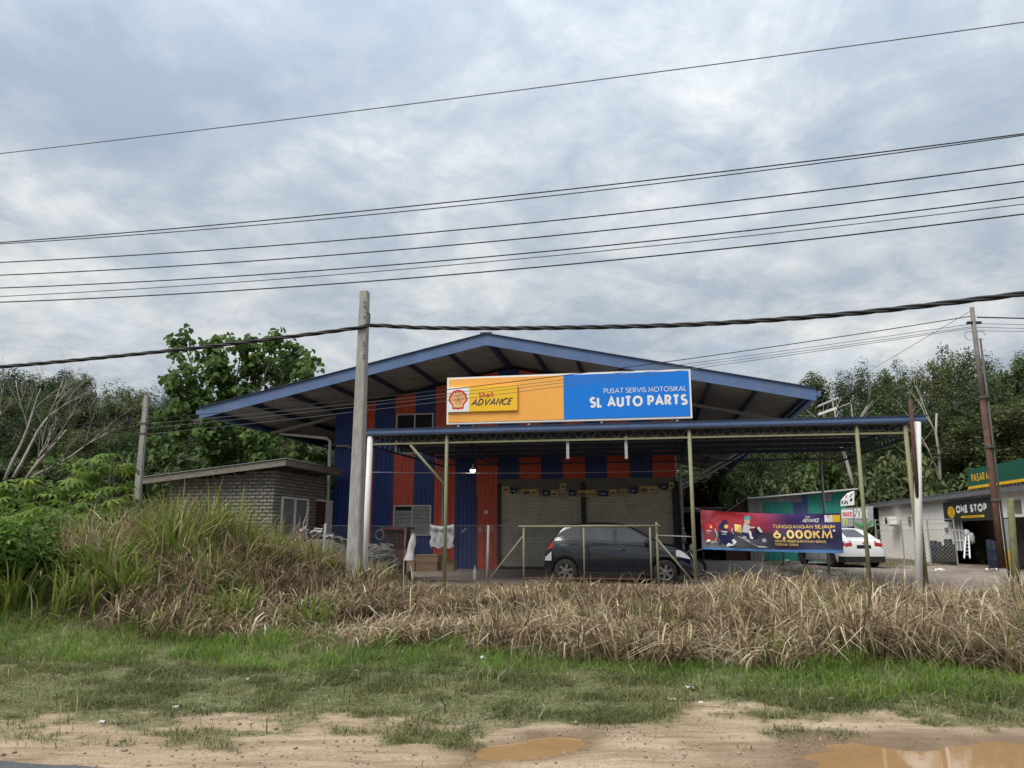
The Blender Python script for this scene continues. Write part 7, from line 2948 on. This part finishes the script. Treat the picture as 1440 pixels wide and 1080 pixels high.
for i, (px, Y, tp, lab) in enumerate((
        (132, 18.6, 622, 'tallest cassava plant, left of the slim concrete pole'), (163, 18.2, 634, 'cassava plant nearest the slim concrete pole'), (100, 18.0, 655, 'cassava plant just left of the tallest one'),
        (65, 17.4, 664, 'cassava plant below the leaning bare trees'), (28, 17.2, 668, 'cassava plant at the upper left edge of the slope'), (-5, 16.6, 680, 'cassava plant cut by the left edge, upper'),
        (150, 17.2, 690, 'low cassava plant in front of the tallest one'), (90, 16.2, 700, 'low cassava plant in the middle of the left slope'), (45, 15.4, 718, 'cassava plant above the dark bush on the left'),
        (8, 14.8, 735, 'cassava plant cut by the left edge, lower'), (118, 16.8, 735, 'small cassava plant beside the dry reeds'))):
    cassava(px, Y, tp, lab, 21, 300 + i)
SBG = 'leafy bushes on the left slope'
put_bush('lush', 22, 12.9, 850, 705, 150, 'bright leafy bush low on the left edge', SBG)
put_bush('lush', -35, 12.6, 870, 700, 130, 'bright leafy bush cut by the left edge', SBG)
put_bush('lush', 78, 13.3, 840, 752, 100, 'dark green leafy bush at the foot of the left slope', SBG)
put_bush('lush', 60, 16.5, 800, 712, 110, 'green bush under the cassava plants', SBG)
put_bush('lush', 140, 17.2, 790, 700, 90, 'green bush under the tallest cassava plant', SBG)
put_bush('lush', -10, 16.0, 800, 700, 110, 'green bush under the cassava at the left edge', SBG)
put_bush('olive', 205, 19.3, 760, 695, 70, 'dull bush at the foot of the slim concrete pole', SBG)


# ================================================================== GRASS
def scatter(n, u0, u1, w0, w1, keep):
    u = NP.uniform(u0, u1, n)
    w = NP.uniform(w0, w1, n)
    x = u * CY + w * SY
    y = -u * SY + w * CY
    p = keep(u, w, x, y)
    k = NP.random(n) < p
    u, w, x, y = u[k], w[k], x[k], y[k]
    return u, w, x, y, H(x, y)


def grass_object(name, n, box, keep, hfun, wd, lean, tonef, mt, seg=3):
    u, w, x, y, z = scatter(n, *box, keep)
    m_ = len(u)
    h = hfun(u, w, x, y) * NP.uniform(0.45, 1.25, m_)
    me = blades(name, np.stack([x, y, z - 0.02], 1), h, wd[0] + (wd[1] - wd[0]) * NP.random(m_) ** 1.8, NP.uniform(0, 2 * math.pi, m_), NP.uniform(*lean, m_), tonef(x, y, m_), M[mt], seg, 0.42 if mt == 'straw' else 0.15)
    o = link(name, me)
    o['kind'] = 'stuff'
    return o


pole_clear = lambda u, w: (1 - 0.93 * (np.hypot(u + 6.60, (w - 15.4) * 0.32) < 0.48)) * (1 - 0.9 * (np.hypot(u - 5.35, (w - 16.6) * 0.30) < 0.55))
edge_n = lambda x, y: (fbm(x * 1.2, y * 1.2, 51) - 0.5) * 2.4


def keep_bank(u, w, x, y):
    e = w - thatch_edge(u) + edge_n(x, y)
    c = sstep(-0.1, 0.5, e) * (1 - sstep(15.4, 16.8, w)) * sstep(-7.5, -5.5, u + (fbm(x, y, 71) - 0.5) * 2)
    d = 0.14 + 0.86 * sstep(0.38, 0.58, fbm(x * 1.1, y * 1.1, 73))
    return c * d * pole_clear(u, w)


def h_bank(u, w, x, y):
    return (0.26 + 0.84 * fbm(x * 0.9, y * 0.9, 75)) * np.interp(u, [-7, -3.5, 0, 2, 9], [0.75, 0.68, 0.85, 1.05, 1.15])


tone_dry = lambda x, y, n: 0.42 + (fbm(x * 0.8, y * 0.8, 77) - 0.5) * 0.8 + NP.normal(0, 0.25, n)
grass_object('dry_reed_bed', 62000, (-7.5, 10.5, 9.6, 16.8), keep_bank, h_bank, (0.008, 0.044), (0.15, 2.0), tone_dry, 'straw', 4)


def keep_mound(u, w, x, y):
    e = w - thatch_edge(u) + edge_n(x, y)
    c = sstep(-0.1, 0.5, e) * (1 - sstep(20.4, 21.2, w)) * (1 - sstep(-6.9, -5.4, u + (fbm(x, y, 71) - 0.5) * 2)) * (1 - sstep(17.6, 18.8, w) * sstep(-10.6, -9.2, u))
    return c * (0.35 + 0.65 * sstep(0.35, 0.55, fbm(x * 0.9, y * 0.9, 81))) * pole_clear(u, w) * (0.12 + 0.88 * sstep(-11.6, -9.4, u + 0.25 * (w - 12)))


def h_mound(u, w, x, y):
    return (0.40 + 1.15 * fbm(x * 0.75, y * 0.75, 83)) * np.interp(u, [-15, -11.5, -9.0, -7.4, -5.5], [0.95, 1.15, 1.32, 1.05, 0.6]) * np.interp(w, [11, 12.5, 16, 21], [0.55, 0.85, 1.05, 0.9])


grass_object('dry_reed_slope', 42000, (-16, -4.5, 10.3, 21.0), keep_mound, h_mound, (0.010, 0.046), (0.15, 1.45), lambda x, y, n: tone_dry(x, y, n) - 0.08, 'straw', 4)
grass_object('green_reed_slope', 20000, (-16, -4.0, 10.6, 20.5), lambda u, w, x, y: keep_mound(u, w, x, y) * np.maximum(sstep(0.45, 0.58, fbm(x * 0.8 + 9, y * 0.8, 87)), 0.5 * sstep(-9.5, -11.5, u)), lambda u, w, x, y: h_mound(u, w, x, y) * 1.05, (0.014, 0.042), (0.15, 1.0), lambda x, y, n: 0.5 + NP.normal(0, 0.2, n), 'reed', 4)


def keep_mat(u, w, x, y):
    e = w - thatch_edge(u) + edge_n(x, y)
    return pole_clear(u, w) * sstep(-0.3, 0.3, e) * (1 - sstep(17.9, 19.0, w + (fbm(x, y, 61) - 0.5) * 1.4)) * (0.5 + 0.5 * sstep(0.4, 0.6, fbm(x * 1.5, y * 1.5, 89)))


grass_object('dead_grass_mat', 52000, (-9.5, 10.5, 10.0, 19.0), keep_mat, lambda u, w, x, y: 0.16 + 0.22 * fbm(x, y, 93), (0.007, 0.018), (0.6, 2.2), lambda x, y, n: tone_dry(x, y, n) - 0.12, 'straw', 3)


def keep_lush(u, w, x, y):
    e = w - thatch_edge(u) + edge_n(x, y)
    return sstep(-2.0, -0.9, e + (fbm(x * 1.5, y * 1.5, 95) - 0.5) * 1.2) * (1 - sstep(0.15, 0.9, e + (fbm(x * 2, y * 2, 97) - 0.5) * 0.9)) * (0.35 + 0.65 * sstep(0.35, 0.5, fbm(x * 1.7, y * 1.7, 99)))


grass_object('lush_grass', 60000, (-12.5, 8.5, 8.0, 12.4), keep_lush, lambda u, w, x, y: (0.10 + 0.24 * fbm(x * 1.1, y * 1.1, 101)) * np.interp(u, [-11, -6, -3, 2, 8], [1.25, 1.05, 0.8, 0.85, 0.95]), (0.006, 0.015), (0.25, 1.3), lambda x, y, n: 0.45 + (fbm(x * 1.1, y * 1.1, 103) - 0.5) * 0.8 + NP.normal(0, 0.17, n), 'lush', 3)


def keep_verge(u, w, x, y):
    e = w - thatch_edge(u) + edge_n(x, y)
    return grass_cover(x, y) * (1 - sstep(-1.3, -0.5, e)) * (0.38 + 0.62 * sstep(0.40, 0.58, fbm(x * 2.6, y * 2.6, 105)))


grass_object('verge_grass', 280000, (-9.5, 6.5, 5.3, 10.4), keep_verge, lambda u, w, x, y: 0.03 + 0.17 * fbm(x * 2.6, y * 2.6, 105) ** 1.5, (0.004, 0.013), (0.35, 1.5), lambda x, y, n: 0.42 + (fbm(x * 1.3, y * 1.3, 109) - 0.5) * 0.9 + NP.normal(0, 0.16, n), 'verge', 2)


# single tufts that stand out
def tuft(px, Y, h, n, label, mt='reed', name='grass_tuft', group=None, spread=0.18, wd=(0.024, 0.055), lean=(0.1, 0.9)):
    x, _, _z = on_y(px, 800, Y)
    z = Hs(x, Y)
    hh = h * NP.uniform(0.5, 1.1, n)
    pos = np.stack([NP.normal(0, spread, n), NP.normal(0, spread, n), np.full(n, -0.03)], 1)
    az = np.arctan2(pos[:, 1], pos[:, 0]) + NP.normal(0, 0.8, n)
    me = blades(name, pos, hh, NP.uniform(*wd, n), az, NP.uniform(*lean, n), 0.5 + NP.normal(0, 0.2, n), M[mt], 4)
    o = link(name, me, None, (x, Y, z))
    tag(o, label, 'grass tuft', group)


TG = 'green cane tufts among the dry reeds'
for px, Y, h, n, lab in ((238, 14.8, 1.75, 130, 'tall bright green cane tuft left of the grey shed front'), (288, 16.2, 2.0, 90, 'tall cane tuft before the left part of the shed wall'), (330, 16.5, 1.9, 90, 'tall cane tuft before the middle of the shed wall'),
                         (262, 15.6, 1.5, 80, 'cane tuft between the two tall tufts before the shed'), (150, 13.6, 1.2, 110, 'yellow green cane tuft on the left slope'), (185, 13.0, 1.0, 110, 'low cane tuft in the middle of the left slope'),
                         (372, 15.8, 1.5, 60, 'thin cane tuft near the right corner of the shed'), (445, 17.6, 1.1, 50, 'blue green cane tuft beside the grey heap'), (105, 12.6, 0.9, 100, 'low spreading cane tuft at the slope foot'),
                         (330, 12.6, 0.8, 80, 'yellow green cane tuft in front of the dry reeds'), (440, 12.8, 0.75, 60, 'small yellow green tuft left of the concrete pole foot'), (20, 12.4, 1.0, 120, 'tall grass tuft at the left edge')):
    tuft(px, Y, h, n, lab, 'reed', 'cane_tuft', TG)
TG2 = 'fresh green tufts along the reed bed'
for px, Y, h, n, lab in ((1080, 9.9, 0.5, 70, 'fresh green tuft in front of the reeds below the banner'), (1190, 9.8, 0.42, 50, 'fresh green tuft in front of the reeds below the white car'), (890, 10.4, 0.48, 60, 'fresh green tuft in front of the reeds below the dark car'),
                         (545, 11.2, 0.35, 50, 'fresh green tuft right of the concrete pole foot'), (690, 11.6, 0.75, 10, 'few yellow green stalks in the reeds below the red wall'), (1300, 9.9, 0.4, 60, 'fresh green tuft in front of the reeds below the white pipe')):
    tuft(px, Y, h, n, lab, 'lush', 'grass_tuft', TG2, 0.10, (0.008, 0.02), (0.1, 0.7))
for px, Y, h, n, lab in ((1330, 14.6, 0.8, 60, 'dark dead weed clump right of the white pipe foot'), (1272, 15.2, 0.7, 40, 'dark dead weed clump left of the white pipe foot')):
    tuft(px, Y, h, n, lab, 'straw', 'dead_weed', None, 0.2, (0.01, 0.02), (0.2, 1.2))
single(MB().tube([(0, 0, -0.05), (0.02, 0, 0.35), (0.0, 0, 0.75), (0.04, 0, 1.05)], [0.013, 0.011, 0.008, 0.004], 6), 'dry_stalk', M['bark_pale'], 'tall single dry stalk right of the white left pipe', 'stalk', xyz=(on_y(566, 850, 15.0)[0], 15.0, Hs(on_y(566, 850, 15.0)[0], 15.0)))

# ================================================================== LITTER
for k, (px, py, s, lab) in enumerate(((970, 968, 0.09, 'white crumpled bag in the grass right of centre'), (945, 984, 0.08, 'flat white plastic scrap at the edge of the sand right of centre'), (985, 988, 0.05, 'small white scrap on the sand edge beside the flat plastic'),
                                      (348, 956, 0.06, 'white scrap in the grass left of centre'), (247, 994, 0.05, 'white scrap by the sand in the left of the picture'), (142, 1016, 0.06, 'tiny white scrap on the left sand'), (515, 918, 0.06, 'white scrap at the reed edge near the concrete pole'),
                                      (678, 925, 0.09, 'white plastic strip hanging in the reed edge near the middle'), (1168, 982, 0.05, 'tiny white scrap in the right grass'), (500, 943, 0.05, 'tiny white dot of litter in the green grass'))):
    d = _ray(px, py)
    kk = (0.0 - 1.6) / d[2]
    x, y = d[0] * kk, d[1] * kk
    for _ in range(3):
        kk = (Hs(x, y) + 0.03 - 1.6) / d[2]
        x, y = d[0] * kk, d[1] * kk
    m = MB()
    r = random.Random(k)
    m.grid([[(s * (j / 5 - 0.5) + r.uniform(-.12, .12) * s, s * 0.6 * (i / 4 - 0.5) + r.uniform(-.1, .1) * s, r.uniform(0, 0.34) * s) for j in range(6)] for i in range(5)])
    single(m, 'litter', M['litter'], lab, 'litter', xyz=(x, y, Hs(x, y) + 0.025), group='white litter on the verge', rz=r.uniform(0, 3))
for k, (px, py, lab) in enumerate(((1150, 806, 'white litter on the grass strip under the car'), (1105, 790, 'white scraps below the banner'), (1320, 803, 'white sheet lying before the shop drums'), (1395, 803, 'white board lying near the rusty pole'))):
    d = _ray(px, py)
    kk = (0.36 - 1.6) / d[2]
    x, y = d[0] * kk, d[1] * kk
    m = MB()
    r = random.Random(50 + k)
    s = 0.32
    m.grid([[(s * (j / 5 - 0.5) + r.uniform(-.1, .1) * s, s * 0.6 * (i / 4 - 0.5), r.uniform(0, 0.25) * s) for j in range(6)] for i in range(5)])
    single(m, 'litter', M['litter'], lab, 'litter', xyz=(x, y, Hs(x, y) + 0.04), group='white litter in the yard')


# grit and pebbles on the shoulder
def pebbles():
    n = 2600
    u, w, x, y, z = scatter(n, -7, 5.5, 5.2, 8.2, lambda u, w, x, y: (1 - 0.8 * grass_cover(x, y)) * (0.25 + 0.75 * sstep(0.45, 0.6, fbm(x * 1.7, y * 1.7, 111))))
    n = len(u)
    s_ = NP.uniform(0.004, 0.016, n) * (1 + 1.0 * (NP.random(n) > 0.95))
    base = np.array([(1, 0, 0), (0, 1, 0), (-1, 0, 0), (0, -1, 0), (0, 0, 0.8), (0, 0, -0.6)])
    V = base[None] * NP.uniform(0.6, 1.3, (n, 6, 1)) * s_[:, None, None] + np.stack([x, y, z + s_ * 0.3], 1)[:, None]
    tri = np.array([(0, 1, 4), (1, 2, 4), (2, 3, 4), (3, 0, 4), (1, 0, 5), (2, 1, 5), (3, 2, 5), (0, 3, 5)])
    F = (np.arange(n)[:, None, None] * 6 + tri[None]).reshape(-1, 3)
    me = np_mesh('pebbles', V.reshape(-1, 3), F.ravel(), np.arange(len(F)) * 3, np.full(len(F), 3), None, mat('pebble_stone', (0.30, 0.24, 0.18), 0.9, 0.5, 30, dirt=(0.14, 0.12, 0.10), dscale=14))
    o = link('pebbles', me)
    o['kind'] = 'stuff'


pebbles()

grass_object('verge_weeds', 9000, (-10, 6.5, 6.0, 10.6), lambda u, w, x, y: grass_cover(x, y) * sstep(0.42, 0.62, fbm(x * 1.9, y * 1.9, 121)), lambda u, w, x, y: 0.14 + 0.2 * fbm(x * 2, y * 2, 123), (0.005, 0.014), (0.2, 1.4), lambda x, y, n: 0.55 + NP.normal(0, 0.24, n), 'verge', 3)
grass_object('dry_verge_straw', 7000, (-10, 6.5, 5.6, 9.5), lambda u, w, x, y: 0.25 + 0.75 * grass_cover(x, y), lambda u, w, x, y: 0.05 + 0.1 * fbm(x * 3, y * 3, 127), (0.004, 0.009), (1.2, 2.6), lambda x, y, n: 0.55 + NP.normal(0, 0.2, n), 'straw', 3)


def keep_yard(u, w, x, y):
    strip = sstep(3.7, 4.3, u - 0.045 * (w - 24)) * (1 - sstep(5.6, 6.4, u)) * sstep(21.5, 23, w) + 0.9 * sstep(7.5, 8.5, u) * sstep(32.5, 33.5, w) * (1 - sstep(11.2, 11.8, u))
    return np.clip(strip, 0, 1) * sstep(0.40, 0.58, fbm(x * 1.1, y * 1.1, 141))


grass_object('yard_grass', 26000, (3.5, 11.9, 21.5, 41), keep_yard, lambda u, w, x, y: 0.06 + 0.18 * fbm(x * 1.3, y * 1.3, 143), (0.010, 0.022), (0.3, 1.4), lambda x, y, n: 0.5 + NP.normal(0, 0.2, n), 'verge', 2)


grass_object('green_shoots', 5200, (-5, 10, 10.0, 15.5), lambda u, w, x, y: keep_bank(u, w, x, y) * sstep(0.50, 0.66, fbm(x * 1.0 + 5, y * 1.0, 151)), lambda u, w, x, y: h_bank(u, w, x, y) * 0.95, (0.010, 0.026), (0.1, 0.9), lambda x, y, n: 0.55 + NP.normal(0, 0.2, n), 'reed', 4)
